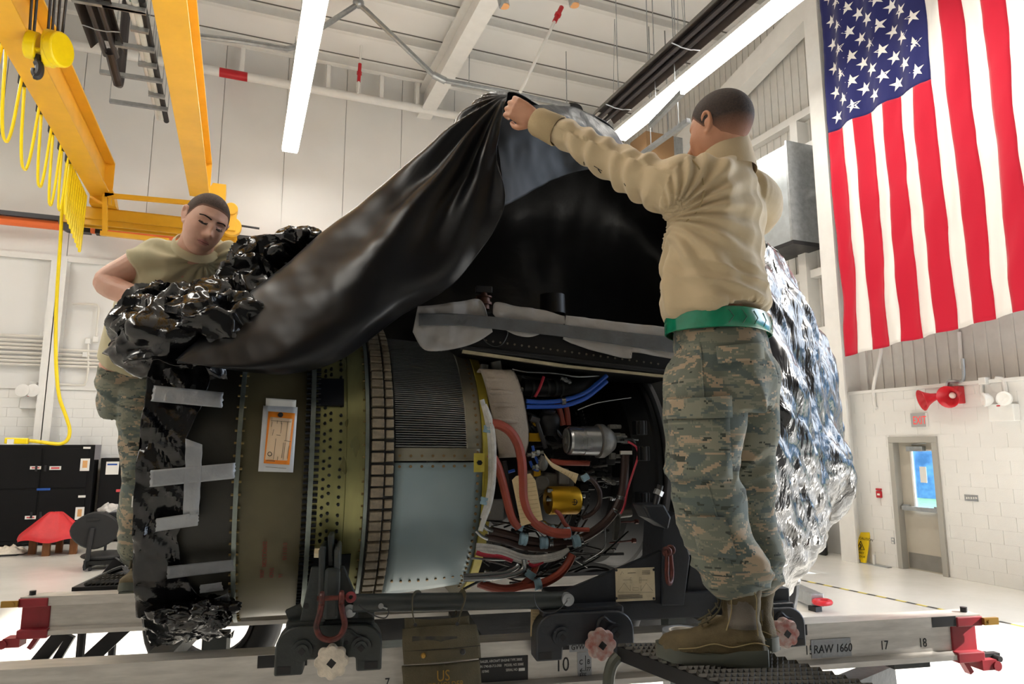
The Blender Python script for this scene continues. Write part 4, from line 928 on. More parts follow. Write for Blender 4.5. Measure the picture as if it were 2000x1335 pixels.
ws = thing('work_step', 'black steel work step with a raised mesh tread under the boots', 'step', (A+B+C_+D_)/4*1+Vector((0, 0, -.3)), F=T)
expanded(ws, A, B, C_, D_, 11, 34, m_tread)
part('tread_pan', MB().prism([A, B, C_, D_], (0, 0, -.006)), m_step, ws, smooth=0)
for a, b in ((A, D_), (B, C_), (A, B), (D_, C_)): part('edge_angle', MB().beam(a-Vector((0, 0, .02)), b-Vector((0, 0, .02)), .012, .045), m_step, ws, smooth=0)
part('leg', MB().tube(cr([A-Vector((0, 0, .03)), A+Vector((-.03, 0, -.07)), A+Vector((-.04, 0, -.18)), A+Vector((-.04, 0, -.6)), Vector((A.x-.04, A.y, .01))], 6), .02, n=10), mat('leg_olive', '#4a4c44', .5, .2), ws)
for e in (B, C_, D_): part('leg', MB().cyl(e-Vector((0, 0, .03)), Vector((e.x, e.y, .0)), .02), m_step, ws)
# far stair at the left end
fs = thing('access_stair', 'black steel stair with mesh treads behind the left rail end', 'stair', tV(200, 1290, 4.1), F=T)
n0, n1 = tV(165, 1296, 4.0), tV(345, 1130, 4.0); f0, f1 = tV(70, 1297, 4.35), tV(236, 1095, 4.35)
for a, b in ((n0, n1), (f0, f1)):
    d = (b-a); part('stringer', MB().beam(a-d*3.2, b, .03, .07), m_step, fs, smooth=0)
f2, n2 = tV(110, 1297, 4.35), tV(145, 1262, 4.35)
part('stringer_brace', MB().beam(tV(105, 1297, 4.3), tV(140, 1240, 4.3), .03, .04), m_step, fs, smooth=0)
for s_ in (-2.2, -1.2, -.1):
    a, b = f0+(f1-f0)*s_, n0+(n1-n0)*s_; w = Vector((.24, 0, 0))
    a2, b2 = a+Vector((0, .0, .06)), b+Vector((0, 0, .06)); expanded(fs, a2, a2+w, b2+w, b2, 6, 12, m_tread)
RB = f1.z
expanded(fs, Vector((f1.x, 4.35, 1.33)), Vector((f1.x+.5, 4.35, 1.33)), Vector((f1.x+.5, 3.86, 1.33)), Vector((f1.x, 3.86, 1.33)), 12, 14, m_tread)
part('landing', MB().boxab((f1.x-.05, 3.84, 1.29), (f1.x+.52, 4.37, 1.322)), m_step, fs, smooth=0)
for x in (f1.x+.0, f1.x+.48):
    for v in (3.88, 4.33): part('post', MB().cyl((x, v, 0), (x, v, 1.3), .02, n=8), m_step, fs)
part('handrail_end', MB().tube(cr([tV(150, 1155, 4.2), tV(165, 1150, 4.2), tV(190, 1140, 4.15), tV(215, 1118, 4.1), tV(240, 1108, 4.1)], 5), .014, n=8), m_step, fs)
# roll of duct tape
c = tZ(1334, 1262, PZ+.012); rl = thing('tape_roll', 'roll of silver duct tape standing beside the tan boot', 'tape roll', c, F=T)
part('roll', MB().lathe([(0, .044), (0, .066), (.052, .066), (.052, .044)], c, (0, 0, 1), n=40), m_tape, rl)
part('core', MB().lathe([(0, .044), (.053, .044), (.053, .038), (0, .038), (0, .044)], c, (0, 0, 1), n=40), mat('core_card', '#d6cfc2', .7), rl)
for k in range(5):
    t0 = -2.5+k*.33
    part('core_print', MB().lathe([(.015, .0375), (.038, .0375)], c, (0, 0, 1), n=3, a0=t0+.8, a1=t0+.98, ref=(1, 0, 0)), m_ink, rl)
# ------------------------------------------------------------------ jet engine lying on the adapters
m_dkcase = mat('inlet_case_black', '#26251f', .5, .1, var=.18, vs=9, bump=.08, bs=60)
m_grcase = mat('case_olive', '#56503a', .42, .35, var=.2, vs=4, bump=.06, bs=300)
m_ykcase = mat('case_chromate', '#8c8a5c', .3, .65, var=.22, vs=3.5, stretch=(3, 1, 1))
m_flange = mat('flange_steel', '#7d8580', .35, .8, var=.15, vs=20)
m_bolt = mat('bolt_dark', '#1d2026', .35, .7)
m_seg = mat('exit_vane_tan', '#9a8d76', .55, .1, col2='#6b6154', vs=22, bump=.25, bs=80)
m_segd = mat('band_dark', '#22211f', .6)
m_fin = mat('fin_grey', '#8b8d8d', .4, .6, var=.15)
m_finback = mat('fin_back', '#141516', .6)
m_blue = mat('panel_blue_grey', '#7d9097', .32, .1, col2='#8c9ea3', vs=2.2, bump=.04, bs=30)
m_frame_al = mat('panel_frame', '#8f8b7c', .4, .6, var=.15, vs=8)
m_ystrip = mat('seal_yellow', '#a89a35', .6, var=.18, vs=12)
m_core = mat('core_dark', '#17181b', .5, .4, var=.3, vs=5)
m_tank = mat('tank_blanket', '#a3988c', .75, .1, var=.12, vs=6, bump=.5, bs=140)
m_silver = mat('starter_silver', '#a4a6a8', .28, .9, var=.1, vs=5)
m_gold = mat('valve_gold', '#b98f1d', .3, .75, var=.12, vs=8)
m_cast = mat('casting_grey', '#6b6a66', .5, .4, var=.15, vs=9, bump=.2, bs=70)
m_hose = mat('fire_sleeve', '#8c3a28', .5, var=.15, vs=14, bump=.12, bs=60)
m_hosed = mat('fire_sleeve_dark', '#33211d', .45, var=.2, vs=14)
m_hblue = mat('harness_blue', '#1f4fae', .45, var=.1)
m_hred = mat('wire_red', '#a01f33', .45)
m_pipe = mat('steel_line', '#8f9294', .25, .9)
m_clamp = mat('clamp_blue', '#7d9bab', .5, var=.1)
m_manila = mat('manila_tag', '#cdb88f', .75, var=.05, vs=30)
EC = Vector((0, 3.15, EYE-.08)); ER = .6
U = lambda px, py=900, V=2.56: tV(px, py, V).x
EA = R(6.5)                                # the engine sits slightly askew on the rails
AXV, AXN = Vector((math.cos(EA), math.sin(EA), 0)), Vector((-math.sin(EA), math.cos(EA), 0))
EK = 1.06; EU = U(560); EO = Vector((EU, EC.y, EC.z)) + AXN*ER - Vector((0, ER, 0))
def ep(u, th, r): return EO + AXV*((u-EU)*EK) - AXN*(r*math.cos(th)) + Vector((0, 0, r*math.sin(th)))
UA, UB, UC, UD, UE, UF, UG = U(309), U(473), U(608), U(708), U(760), U(935), U(954)
UH = U(1290, 950, 2.75)
en = thing('jet_engine', 'large turbofan jet engine with green fan case resting on the trailer', 'engine', (U(700), 3.15, EC.z-ER), F=T)
AX = dict(ax=AXV, n=96, ref=-AXN)
def ring(name, prof, m, **kw):
    a = dict(AX); a.update(kw); return part(name, MB().lathe([((h_-EU)*EK, r_) for h_, r_ in prof], EO, **a), m, en, smooth=30)
ring('inlet_case', [(UA, .5), (UA, .58), (UA+.03, ER-.005), (UB-.01, ER)], m_dkcase)
ring('inlet_web', [(UA+.3, .02), (UA+.3, .55)], m_core)
ring('fan_case', [(UB, ER), (UB+.02, ER+.004), (UC-.02, ER+.004), (UC, ER)], m_grcase)
ring('rear_case', [(UC, ER), (UC+.005, ER+.006), ((UC+UD)/2+.02, ER+.006), ((UC+UD)/2+.022, ER+.01), (UD-.005, ER+.01), (UD, ER)], m_ykcase)
ring('flange', [(UB-.008, ER), (UB-.008, ER+.02), (UB+.006, ER+.02), (UB+.006, ER)], m_flange)
ring('flange', [(UC-.012, ER), (UC-.012, ER+.024), (UC+.004, ER+.024), (UC+.004, ER)], m_flange)
ring('flange', [(UD-.006, ER), (UD-.006, ER+.022), (UD+.006, ER+.022), (UD+.006, ER)], m_flange)
mb = MB(); mb2 = MB()
for k in range(-40, 41):
    th = k*R(2.05)
    for u in (UC-.02, UC+.012): mb.cyl(ep(u-.008, th, ER+.014), ep(u+.008, th, ER+.014), .0065, n=6)
    if k % 2 == 0: mb2.cyl(ep(UB-.016, th+.01, ER+.012), ep(UB+.014, th+.01, ER+.012), .0048, n=6); mb2.cyl(ep(UD-.014, th, ER+.012), ep(UD, th, ER+.012), .0045, n=6)
part('flange_bolts', mb, m_bolt, en, smooth=0, kind='stuff'); part('small_flange_bolts', mb2, mat('cad_fastener', '#7a6a44', .4, .7), en, smooth=0, kind='stuff')
mb = MB(); W_ = UD-UC
for k in range(-22, 23):
    for fu, ph in ((.2, 0), (.31, .35), (.5, .1)):
        th = (k+ph+.12*math.sin(k*2.3+fu*9))*R(3.1)
        p = ep(UC+W_*fu, th, ER+.004); q = ep(UC+W_*fu, th, ER+.016); mb.cyl(p, q, .0068, .0045, n=8)
part('rivet_heads', mb, m_bolt, en, smooth=40, kind='stuff')
a0, a1 = R(22), R(33)
part('doubler_plate', MB().loft([[ep(UC+.012, a, r) for r in (ER+.004, ER+.016)]+[ep(UC+W_*.55, a, r) for r in (ER+.016, ER+.004)] for a in [a0+(a1-a0)*k/6 for k in range(7)]]), m_bolt, en)
part('doubler_plate', MB().loft([[ep(UC+.012, a, r) for r in (ER+.004, ER+.014)]+[ep(UC+W_*.8, a, r) for r in (ER+.014, ER+.004)] for a in [R(-52)+R(22)*k/8 for k in range(9)]]), m_bolt, en)
# red stencilling on the fan case
m_rink = mat('stencil_red', '#7a2620', .7)
def case_text(s, px, py, size):
    p = tV(px, py, 2.58); u = p.x; z = p.z; th = math.asin(max(-1, min(1, (z-EC.z)/ER)))
    up = AXN*math.sin(th) + Vector((0, 0, math.cos(th)))
    text(s, ep(u, th, ER+.0065), up, -AXV, size, m_rink, en, 'stencil', sx=1.05, depth=.0004)
case_text('0821TX2602', 523, 1110, .021); case_text('0111010', 561, 1096, .021); case_text('9007', 518, 1135, .02); case_text('CPH2', 536, 1135, .02); case_text('91', 553, 1135, .02)
# segmented exit ring
ring('ring_band', [(UD+.006, ER-.03), (UD+.008, ER+.004), (UE, ER+.004), (UE, ER-.03)], m_segd)
seg = pad = None; n_ = 0
cl = EO
l0 = ROOT[en.name][1]
for k in range(-21, 22):
    th = k*R(3.9)
    if seg is None:
        w = UE-UD
        b1 = [(UD+.012, -.5), (UD+w*.6, -.5), (UD+w*.6, .5), (UD+.012, .5)]
        def blk(u0, u1, hh, r0, r1): return MB().loft([[ep(u, s*hh, r0) for u, s in ((u0, -1), (u1, -1), (u1, 1), (u0, 1))], [ep(u0+(u-u0)*.94+.002, s*hh*.86, r1) for u, s in ((u0, -1), (u1, -1), (u1, 1), (u0, 1))]])
        seg = part('exit_block', blk(UD+.014, UD+w*.62, R(1.72), ER+.002, ER+.022), m_seg, en, smooth=0, bevel=.003)
        pad = part('exit_pad', blk(UD+w*.66, UE-.004, R(1.55), ER+.002, ER+.02), m_seg, en, smooth=0, bevel=.003)
        ml = Matrix.Translation(cl-l0); mi = ml.inverted()
        for o in (seg, pad): o.matrix_local = ml @ Matrix.Rotation(-th, 4, AXV) @ mi
    else:
        for o in (seg, pad):
            q = o.copy(); COL.objects.link(q); q.parent = en; q.matrix_local = ml @ Matrix.Rotation(-th + rnd.uniform(-.004, .004), 4, AXV) @ mi
# cowl panels behind it: finned cooler above, blue-grey panel below
RU = lambda t: .588 - .012*t*t - .016*t
def cowl(a0, a1, u0, u1, dr, n=18, m_=10): return MB().grid([[ep(u0+(u1-u0)*j/m_, R(a0+(a1-a0)*i/n), RU((u0+(u1-u0)*j/m_-UE)/(UF-UE))+dr) for j in range(m_+1)] for i in range(n+1)])
part('blue_panel', cowl(-58, 2.2, UE+.003, UF, .0), m_blue, en, smooth=60, solid=.006)
part('lower_panel', MB().grid([[ep(UE+.003+(UF-UE-.003)*(j/8), R(-58)-R(14)*i/4, RU(j/8)-.0-.05*(i/4)) for j in range(9)] for i in range(5)]), m_blue, en, smooth=60, solid=.006)
part('cooler_frame', cowl(2.8, 7.5, UE+.003, UF, .003), m_frame_al, en, smooth=60, solid=.008)
part('cooler_frame', cowl(7.5, 64, UE+.003+(UF-UE)*.8, UF, .003), m_frame_al, en, smooth=60, solid=.008)
part('cooler_back', cowl(7.5, 80, UE+.003, UE+(UF-UE)*.82, -.014), m_finback, en, smooth=60)
fn = part('cooler_fin', MB().loft([[ep(UE+.006+(UF-UE)*.8*j/8, 0, RU(.8*j/8)-.016), ep(UE+.006+(UF-UE)*.8*j/8, 0, RU(.8*j/8)+.006), ep(UE+.006+(UF-UE)*.8*j/8, R(.3), RU(.8*j/8)+.006), ep(UE+.006+(UF-UE)*.8*j/8, R(.3), RU(.8*j/8)-.016)] for j in range(9)]), m_fin, en, smooth=0)
for k in range(62):
    q = fn if k == 0 else fn.copy()
    if k: COL.objects.link(q); q.parent = en
    q.matrix_local = ml @ Matrix.Rotation(-R(8+k*.9), 4, AXV) @ mi
mb = MB()
for k in range(-20, 20):
    th = R(k*3.0)
    p = ep(UF-.02, th, RU(.9)+.002); mb.cyl(p, ep(UF-.02, th, RU(.9)+.008), .0055, n=8)
for k in range(8):
    for a in (4.6, .8):
        u = UE+.02+(UF-UE-.05)*k/7; t = (u-UE)/(UF-UE); mb.cyl(ep(u, R(a), RU(t)), ep(u, R(a), RU(t)+.008), .0055, n=8)
for k in range(9):
    t = k/8; u = UE+.03+(UF-UE-.06)*t; mb.cyl(ep(u, R(-47-6*t+3*t*t), RU(t)), ep(u, R(-47-6*t+3*t*t), RU(t)+.008), .005, n=8)
part('panel_screws', mb, mat('screw_brass', '#8a7350', .4, .7), en, smooth=40, kind='stuff')
ring('seal_strip', [(UF, RU(1)+.004), (UF+.002, RU(1)+.012), (UG, RU(1)+.004), (UG+.002, RU(1)-.03)], m_ystrip, a0=R(-80), a1=R(66))
ring('panel_lip', [(UF-.002, RU(1)-.03), (UF-.002, RU(1)+.006)], m_frame_al)
p = tV(936, 903, 2.585); part('strip_bolt', MB().cyl(p-Vector((0, .018, 0)), p, .01, n=6), m_bolt, en, smooth=0)
part('strip_plate', MB().box(p+Vector((0, .002, 0)), (.04, .006, .07)), m_ystrip, en, smooth=0)
# core
ring('bulkhead', [(UG-.01, .3), (UG-.01, RU(1)-.02)], m_core)
ring('core_case', [(UG-.02, .34), (UG+.25, .33), (UG+.3, .36), (UG+.36, .36), (UH-.2, .37), (UH, .37)], m_core)
ring('combustor_flange', [(UG+.44, .36), (UG+.44, .41), (UG+.46, .41), (UG+.46, .36)], m_core)
mb = MB()
for k in range(-30, 31): mb.cyl(ep(UG+.43, R(k*2.9), .395), ep(UG+.47, R(k*2.9), .395), .007, n=6)
part('combustor_bolts', mb, m_dsteel, en, smooth=0, kind='stuff')
ring('turbine_frame', [(UH-.19, .37), (UH-.14, .47), (UH-.05, .49), (UH-.04, .5), (UH-.02, .5), (UH-.02, .37)], m_core)
ring('turbine_ring', [(UH-.005, .48), (UH-.005, .515), (UH+.014, .515), (UH+.014, .48)], mat('ring_grey', '#6c6e73', .45, .3))
ring('tail_case', [(UH+.014, .5), (UH+.12, .53), (UH+.3, .52), (UH+.75, .4), (UH+.76, .2)], m_core)
for px, py in ((1255, 885), (1255, 975), (1250, 835)):
    c = tV(px, py, 2.72); part('hinge_bracket', MB().boxab(c-Vector((.025, .02, .03)), c+Vector((.025, .03, .03))).cyl(c+Vector((0, -.02, -.03)), c+Vector((0, -.02, .03)), .012), m_core, en, smooth=0, bevel=.004)

# accessories in the open bay, near the camera side of the core
E = lambda px, py, V=2.72: tV(px, py, V + .0003*max(0, px-950))
def hose(pts, r, m=m_hose, V=2.68, name='hose', n=10, dv=None, k=7):
    P = [E(x, y, V + (dv[i] if dv else 0)) for i, (x, y) in enumerate(pts)]
    return part(name, MB().tube(cr(P, k), r, n=n), m, en)
def clamp(px, py, ang, r, V=2.68, m=m_clamp, w=.009):
    c = E(px, py, V); d = Vector((math.cos(ang), 0, math.sin(ang)))
    part('hose_clamp', MB().cyl(c-d*w*1.5, c-d*w*.3, r, n=14).cyl(c+d*w*.3, c+d*w*1.5, r, n=14).cyl(c-d*w, c+d*w, r*.9, n=14), m, en, smooth=30)
# oil tank with pressed ribs
A_ = [(938, 722), (950, 760), (960, 810), (968, 860), (974, 888)]; B_ = [(1003, 724), (1018, 760), (1028, 805), (1033, 850), (1026, 886)]
rows = []
for (x0, y0), (x1, y1) in zip(A_, B_):
    r_ = []
    for t, d in ((0, .16), (.02, .03), (.12, 0), (.5, -.012), (.88, 0), (.98, .03), (1, .16)): r_.append(E(x0+(x1-x0)*t, y0+(y1-y0)*t, 2.68+d))
    rows.append(r_)
top = [v+Vector((0, .1, .0)) for v in rows[0]]; rows = [top]+rows+[[v+Vector((0, .1, -.012)) for v in rows[-1]]]
cols = list(zip(*[cr(r_, 4) for r_ in rows])); cols = [cr(c_, 4) for c_ in cols]
tk = part('oil_tank', MB().grid([list(c_) for c_ in cols]), m_tank, en, smooth=70, solid=.004)
for (x0, y0, x1, y1) in ((948, 740, 994, 742), (955, 765, 1003, 767), (960, 790, 1010, 792), (966, 820, 1014, 825)):
    part('pressed_rib', MB().tube(cr([E(x0, y0, 2.674), E((x0+x1)/2, (y0+y1)/2-1, 2.664), E(x1, y1, 2.674)], 5), [.003]+[.008]*9+[.003], n=8), m_tank, tk)
part('tank_neck', MB().cyl(E(972, 728, 2.75), E(968, 706, 2.75), .022).cyl(E(945, 722, 2.75), E(946, 712, 2.75), .018), m_cast, tk)
# starter / silver canister
c0, c1 = E(1106, 860, 2.68), E(1186, 861, 2.68)
part('starter', MB().lathe([(0, 0), (0, .03), (.004, .052), (.012, .058), (.07, .058), (.07, .06), (.135, .06), (.135, .056), (.15, .056)], c0, c1-c0, n=40), m_silver, en)
part('starter_cap', MB().cyl(c0-Vector((.008, 0, 0)), c0, .016).cyl(c0-Vector((.003, 0, 0)), c0+Vector((.001, 0, 0)), .05, n=30), m_cast, en)
part('starter_flange', MB().lathe([(.135, .05), (.14, .07), (.165, .07), (.19, .055), (.21, .04), (.22, 0)], c0, c1-c0, n=24), m_cast, en)
for (x, y, w, h_) in ((1196, 833, 18, 10), (1204, 850, 16, 12), (1196, 890, 12, 14), (1220, 860, 14, 14)):
    c = E(x, y, 2.69); part('fitting', MB().box(c, (w*.0019, .03, h_*.0019)).cyl(c+Vector((.01, -.01, 0)), c+Vector((.035, -.01, .0)), .009, n=8), m_cast, en, smooth=0, bevel=.003)
c = E(1212, 857, 2.67); part('terminal', MB().box(c, (.05, .03, .03)).cyl(c+Vector((.02, -.02, .0)), c+Vector((.07, -.02, -.005)), .008, n=8), m_pipe, en, smooth=0, bevel=.003)
part('label_band', MB().boxab(E(1213, 880, 2.655), E(1232, 887, 2.665)), m_paper, en, smooth=0)
# gold valve
c0, c1 = E(1070, 977, 2.68), E(1138, 976, 2.68)
gv = part('gold_valve', MB().lathe([(0, .02), (0, .053), (.008, .056), (.12, .056), (.128, .052), (.128, .02)], c0, c1-c0, n=40), m_gold, en)
part('valve_mark', MB().tube([E(1122, 980, 2.622)+Vector((.011*math.cos(t), 0, .011*math.sin(t))) for t in [k*math.pi/8 for k in range(16)]], .0015, n=4, close=True).tube([E(1117, 980, 2.62), E(1127, 980, 2.62)], .0012, n=4).tube([E(1122, 974, 2.62), E(1122, 986, 2.62)], .0012, n=4), m_ink, gv, smooth=0)
for x, y in ((1075, 958), (1073, 975), (1139, 968), (1137, 990)): c = E(x, y, 2.65); part('cap_screw', MB().cyl(c-Vector((.012, 0, 0)), c+Vector((.008, 0, 0)), .008, n=8), m_pipe, gv)
# castings and pumps
part('gearbox', MB().prism([E(1042, 946), E(1068, 922), (E(1122, 928)), E(1122, 952), E(1085, 960), E(1060, 965), E(1042, 985)], (0, .1, 0)), m_cast, en, smooth=0, bevel=.008)
part('gear_cover', MB().cyl(E(1058, 942, 2.7), E(1058, 942, 2.74), .03, n=24), m_cast, en, bevel=.004)
part('gearbox_boss', MB().boxab(E(1092, 915, 2.69), E(1104, 945, 2.75)), m_cast, en, smooth=0, bevel=.006)
part('dome_pump', MB().ell(E(1072, 823, 2.74), (.048, .045, .05), nu=24).cyl(E(1072, 832, 2.74), E(1072, 850, 2.74), .035), m_core, en)
part('dome_cap', MB().lathe([(0, .025), (.01, .03), (.016, .018), (.02, 0)], E(1072, 805, 2.72), (0, -.3, 1), n=24), m_dsteel, en)
for (x0, y0, x1, y1, V) in ((1033, 845, 1056, 862, 2.72), (1040, 818, 1058, 832, 2.76), (1042, 918, 1056, 930, 2.71)): part('yellow_block', MB().boxab(E(x0, y0, V), E(x1, y1, V)+Vector((0, .03, 0))), m_gold, en, smooth=0, bevel=.003)
part('actuator', MB().cyl(E(1047, 818, 2.7), E(1066, 875, 2.68), .009).cyl(E(1036, 815, 2.7), E(1052, 822, 2.7), .014), m_dsteel, en)
for x, y in ((1040, 888), (1050, 884), (1060, 900), (1048, 912)): part('connector', MB().cyl(E(x-10, y, 2.69), E(x+10, y-1, 2.69), .01, n=10).cyl(E(x-3, y, 2.69), E(x+3, y, 2.69), .013, n=6), m_pipe, en)
part('bellcrank', MB().ell(E(1060, 905, 2.69), (.022, .02, .03)).cyl(E(1052, 915, 2.69), E(1062, 890, 2.68), .012), m_cast, en)
part('duct', MB().tube(cr([E(1020, 755, 2.78), E(1060, 758, 2.78), E(1100, 756, 2.78), E(1135, 748, 2.8), E(1150, 730, 2.85)], 6), .036, n=16), m_core, en)
for x in (1035, 1065, 1080, 1092): part('duct_band', MB().cyl(E(x, 757, 2.78), E(x+4, 757, 2.78), .04, n=20), m_dsteel, en)
part('oil_filter', MB().cyl(E(950, 1000, 2.78), E(998, 960, 2.78), .07, n=24), m_core, en)
part('fuel_box', MB().boxab(E(940, 975, 2.7), E(975, 1010, 2.8)), m_cast, en, smooth=0, bevel=.005)
part('lever_arm', MB().prism([E(1203, 1000, 2.69), E(1215, 995, 2.69), E(1212, 1030, 2.69), E(1206, 1055, 2.69), E(1198, 1055, 2.69), E(1200, 1025, 2.69)], (0, .02, 0)).cyl(E(1208, 1003, 2.68), E(1232, 1000, 2.68), .018), m_cast, en, bevel=.003)
for y0, x0, x1 in ((772, 1240, 1310), ):
    pass
for (x0, y0, x1, y1) in ((1205, 1019, 1240, 1018), (1190, 1060, 1235, 1055)):
    part('plunger', MB().cyl(E(x0, y0, 2.75), E(x1, y1, 2.75), .004, n=6).cyl(E(x1, y1, 2.75), E(x1+6, y1, 2.75), .01, n=10), m_rust, en)
rn2 = random.Random(3)
for k in range(46):                                 # small fittings, unions and brackets that crowd the lower bay
    x, y = rn2.choice(((rn2.uniform(950, 1090), rn2.uniform(1020, 1060)), (rn2.uniform(930, 1060), rn2.uniform(1095, 1140)), (rn2.uniform(1060, 1210), rn2.uniform(1035, 1100)), (rn2.uniform(1010, 1110), rn2.uniform(735, 900)), (rn2.uniform(1120, 1200), rn2.uniform(900, 1000))))
    c = E(x, y, rn2.uniform(2.72, 2.8)); d = Vector((rn2.uniform(-1, 1), rn2.uniform(-.3, .3), rn2.uniform(-.4, .4))).normalized(); L = rn2.uniform(.012, .035); r = rn2.uniform(.006, .013)
    part('union', MB().cyl(c-d*L, c+d*L, r*.7, n=8).cyl(c-d*L*.4, c+d*L*.1, r, n=6).cyl(c+d*L*.5, c+d*L*.8, r, n=6), rn2.choice((m_pipe, m_dsteel, m_cast, m_core, m_dsteel)), en, smooth=30)
for k in range(16):                                 # thin dark lines and looms behind the hoses
    x0, y0 = rn2.uniform(940, 1010), rn2.uniform(1010, 1140); x1, y1 = rn2.uniform(1120, 1230), rn2.uniform(960, 1110)
    hose([(x0, y0), (x0+(x1-x0)*.35, y0+rn2.uniform(-8, 18)), (x0+(x1-x0)*.7, (y0+y1)/2+rn2.uniform(0, 25)), (x1, y1)], rn2.choice((.003, .004, .006)), rn2.choice((m_pipe, m_core, m_black, m_dsteel, m_hosed)), V=rn2.uniform(2.69, 2.76), name='fuel_line', n=7)
for k in range(9):
    x0, y0 = rn2.uniform(1000, 1060), rn2.uniform(730, 900)
    hose([(x0, y0), (x0+20, y0+rn2.uniform(5, 30)), (x0+45, y0+rn2.uniform(-10, 50)), (x0+rn2.uniform(60, 110), y0+rn2.uniform(-20, 70))], rn2.choice((.004, .006, .008)), rn2.choice((m_core, m_black, m_dsteel, m_hosed, m_rubber)), V=rn2.uniform(2.74, 2.8), name='fuel_line', n=7)
for k in range(10):
    c = E(rn2.uniform(1010, 1190), rn2.uniform(890, 1060), 2.78); part('valve_body', MB().box(c, (rn2.uniform(.03, .06), .05, rn2.uniform(.02, .05))).cyl(c-Vector((.05, .01, 0)), c+Vector((.05, -.01, 0)), .011, n=10), rn2.choice((m_core, m_cast, m_dsteel, m_core)), en, smooth=30, bevel=.004)
# hoses
hose([(955, 826), (975, 829), (996, 842), (1011, 866), (1019, 900), (1021, 940), (1023, 975), (1035, 1008), (1058, 1030), (1085, 1040), (1112, 1041)], .0185, V=2.61)
hose([(958, 886), (970, 905), (980, 935), (990, 975), (1000, 1010), (1013, 1030)], .0165, V=2.62)
hose([(958, 1036), (990, 1044), (1030, 1055), (1080, 1060), (1125, 1055), (1165, 1034), (1195, 1005), (1213, 970), (1219, 935), (1221, 888)], .018, m_hosed, V=2.66)
hose([(948, 1048), (985, 1056), (1020, 1068), (1060, 1072), (1105, 1068)], .012, m_hosed, V=2.65)
hose([(1084, 995), (1094, 1005), (1103, 1022), (1116, 1032), (1150, 1034)], .009, V=2.64)
hose([(935, 1138), (960, 1146), (990, 1150), (1025, 1143), (1060, 1138), (1090, 1122), (1108, 1102), (1118, 1082)], .0165, V=2.64)
hose([(1050, 1095), (1045, 1110), (1035, 1128), (1022, 1140)], .013, V=2.64)
hose([(1075, 900), (1100, 903), (1150, 904)], .012, V=2.7)
hose([(1140, 928), (1158, 938), (1171, 960), (1170, 985), (1155, 1003), (1138, 1011)], .01, m_hosed, V=2.66)
hose([(1085, 780), (1093, 800), (1100, 830)], .012, V=2.74); hose([(1100, 780), (1107, 800), (1110, 830)], .012, V=2.74)
for o_ in (0, 11): hose([(1028, 783+o_), (1060, 785+o_*.8), (1100, 781+o_), (1140, 768+o_), (1165, 750+o_), (1185, 733+o_)], .0095, m_hblue, V=2.7, name='harness')
for pts in (((968, 915), (985, 922), (1005, 918)), ((1040, 870), (1045, 890), (1052, 905), (1060, 912)), ((1035, 900), (1042, 915), (1052, 918))): hose(pts, .006, m_hblue, V=2.69, name='harness')
m_braid = mat('braid_white', '#b9b8b4', .6, .1, var=.15, vs=40, bump=.4, bs=300)
hose([(946, 790), (956, 815), (963, 850), (965, 895), (963, 945), (956, 985), (945, 1015), (938, 1036)], .0095, m_braid, V=2.6, name='braided_line')
hose([(941, 780), (949, 810), (956, 850), (958, 895), (957, 945), (950, 985), (942, 1012)], .0095, m_braid, V=2.61, name='braided_line')
for k, o_ in enumerate((0, 7, 14)):
    hose([(930, 1064+o_), (955, 1066+o_), (985, 1072+o_*.9), (1020, 1085+o_*.8), (1055, 1087+o_*.6), (1090, 1080+o_*.6), (1110, 1072)], .008, m_braid, V=2.63, name='braided_line')
hose([(930, 1078), (945, 1082), (975, 1085), (1000, 1094)], .01, m_hred, V=2.63, name='wire_bundle'); hose([(1030, 1094), (1042, 1104), (1060, 1096)], .008, m_hred, V=2.63, name='wire_bundle')
hose([(1226, 862), (1242, 872), (1246, 890), (1237, 920), (1226, 955), (1220, 985), (1212, 1003)], .0045, m_hred, V=2.63, name='wire')
hose([(1218, 858), (1232, 858), (1240, 866)], .007, m_black, V=2.63, name='wire')
hose([(905, 1131), (950, 1129), (985, 1125), (1012, 1118), (1023, 1108), (1023, 1092)], .009, m_pipe, V=2.6, name='steel_pipe'); hose([(905, 1124), (950, 1121), (985, 1117), (1005, 1110), (1013, 1102)], .008, m_pipe, V=2.61, name='steel_pipe')
hose([(942, 1010), (944, 1024), (952, 1032), (962, 1036)], .009, m_pipe, V=2.64, name='steel_pipe'); hose([(930, 1036), (940, 1046), (953, 1052)], .006, m_pipe, V=2.64, name='steel_pipe')
hose([(920, 1089), (960, 1092), (1010, 1092), (1048, 1089)], .004, m_pipe, V=2.63, name='steel_pipe')
hose([(1128, 800), (1160, 788), (1190, 782), (1232, 776)], .003, m_pipe, V=2.7, name='steel_pipe')
hose([(1182, 1032), (1180, 1068), (1150, 1090), (1140, 1096)], .0035, m_pipe, V=2.65, name='steel_pipe'); hose([(1170, 973), (1190, 970), (1198, 972)], .003, m_pipe, V=2.68, name='steel_pipe')
hose([(985, 1100), (1000, 1108), (980, 1120), (960, 1132)], .005, m_dsteel, V=2.62, name='steel_pipe'); hose([(905, 1150), (935, 1135), (960, 1122), (990, 1108)], .005, m_dsteel, V=2.61, name='steel_pipe')
hose([(1000, 720), (1030, 726), (1080, 728), (1130, 735), (1170, 733)], .004, m_pipe, V=2.72, name='steel_pipe')
hose([(985, 900), (990, 940), (1002, 985), (1012, 1010)], .011, m_dsteel, V=2.64, name='steel_pipe')
hose([(1062, 735), (1055, 755), (1045, 775)], .006, m_hred, V=2.7, name='wire')
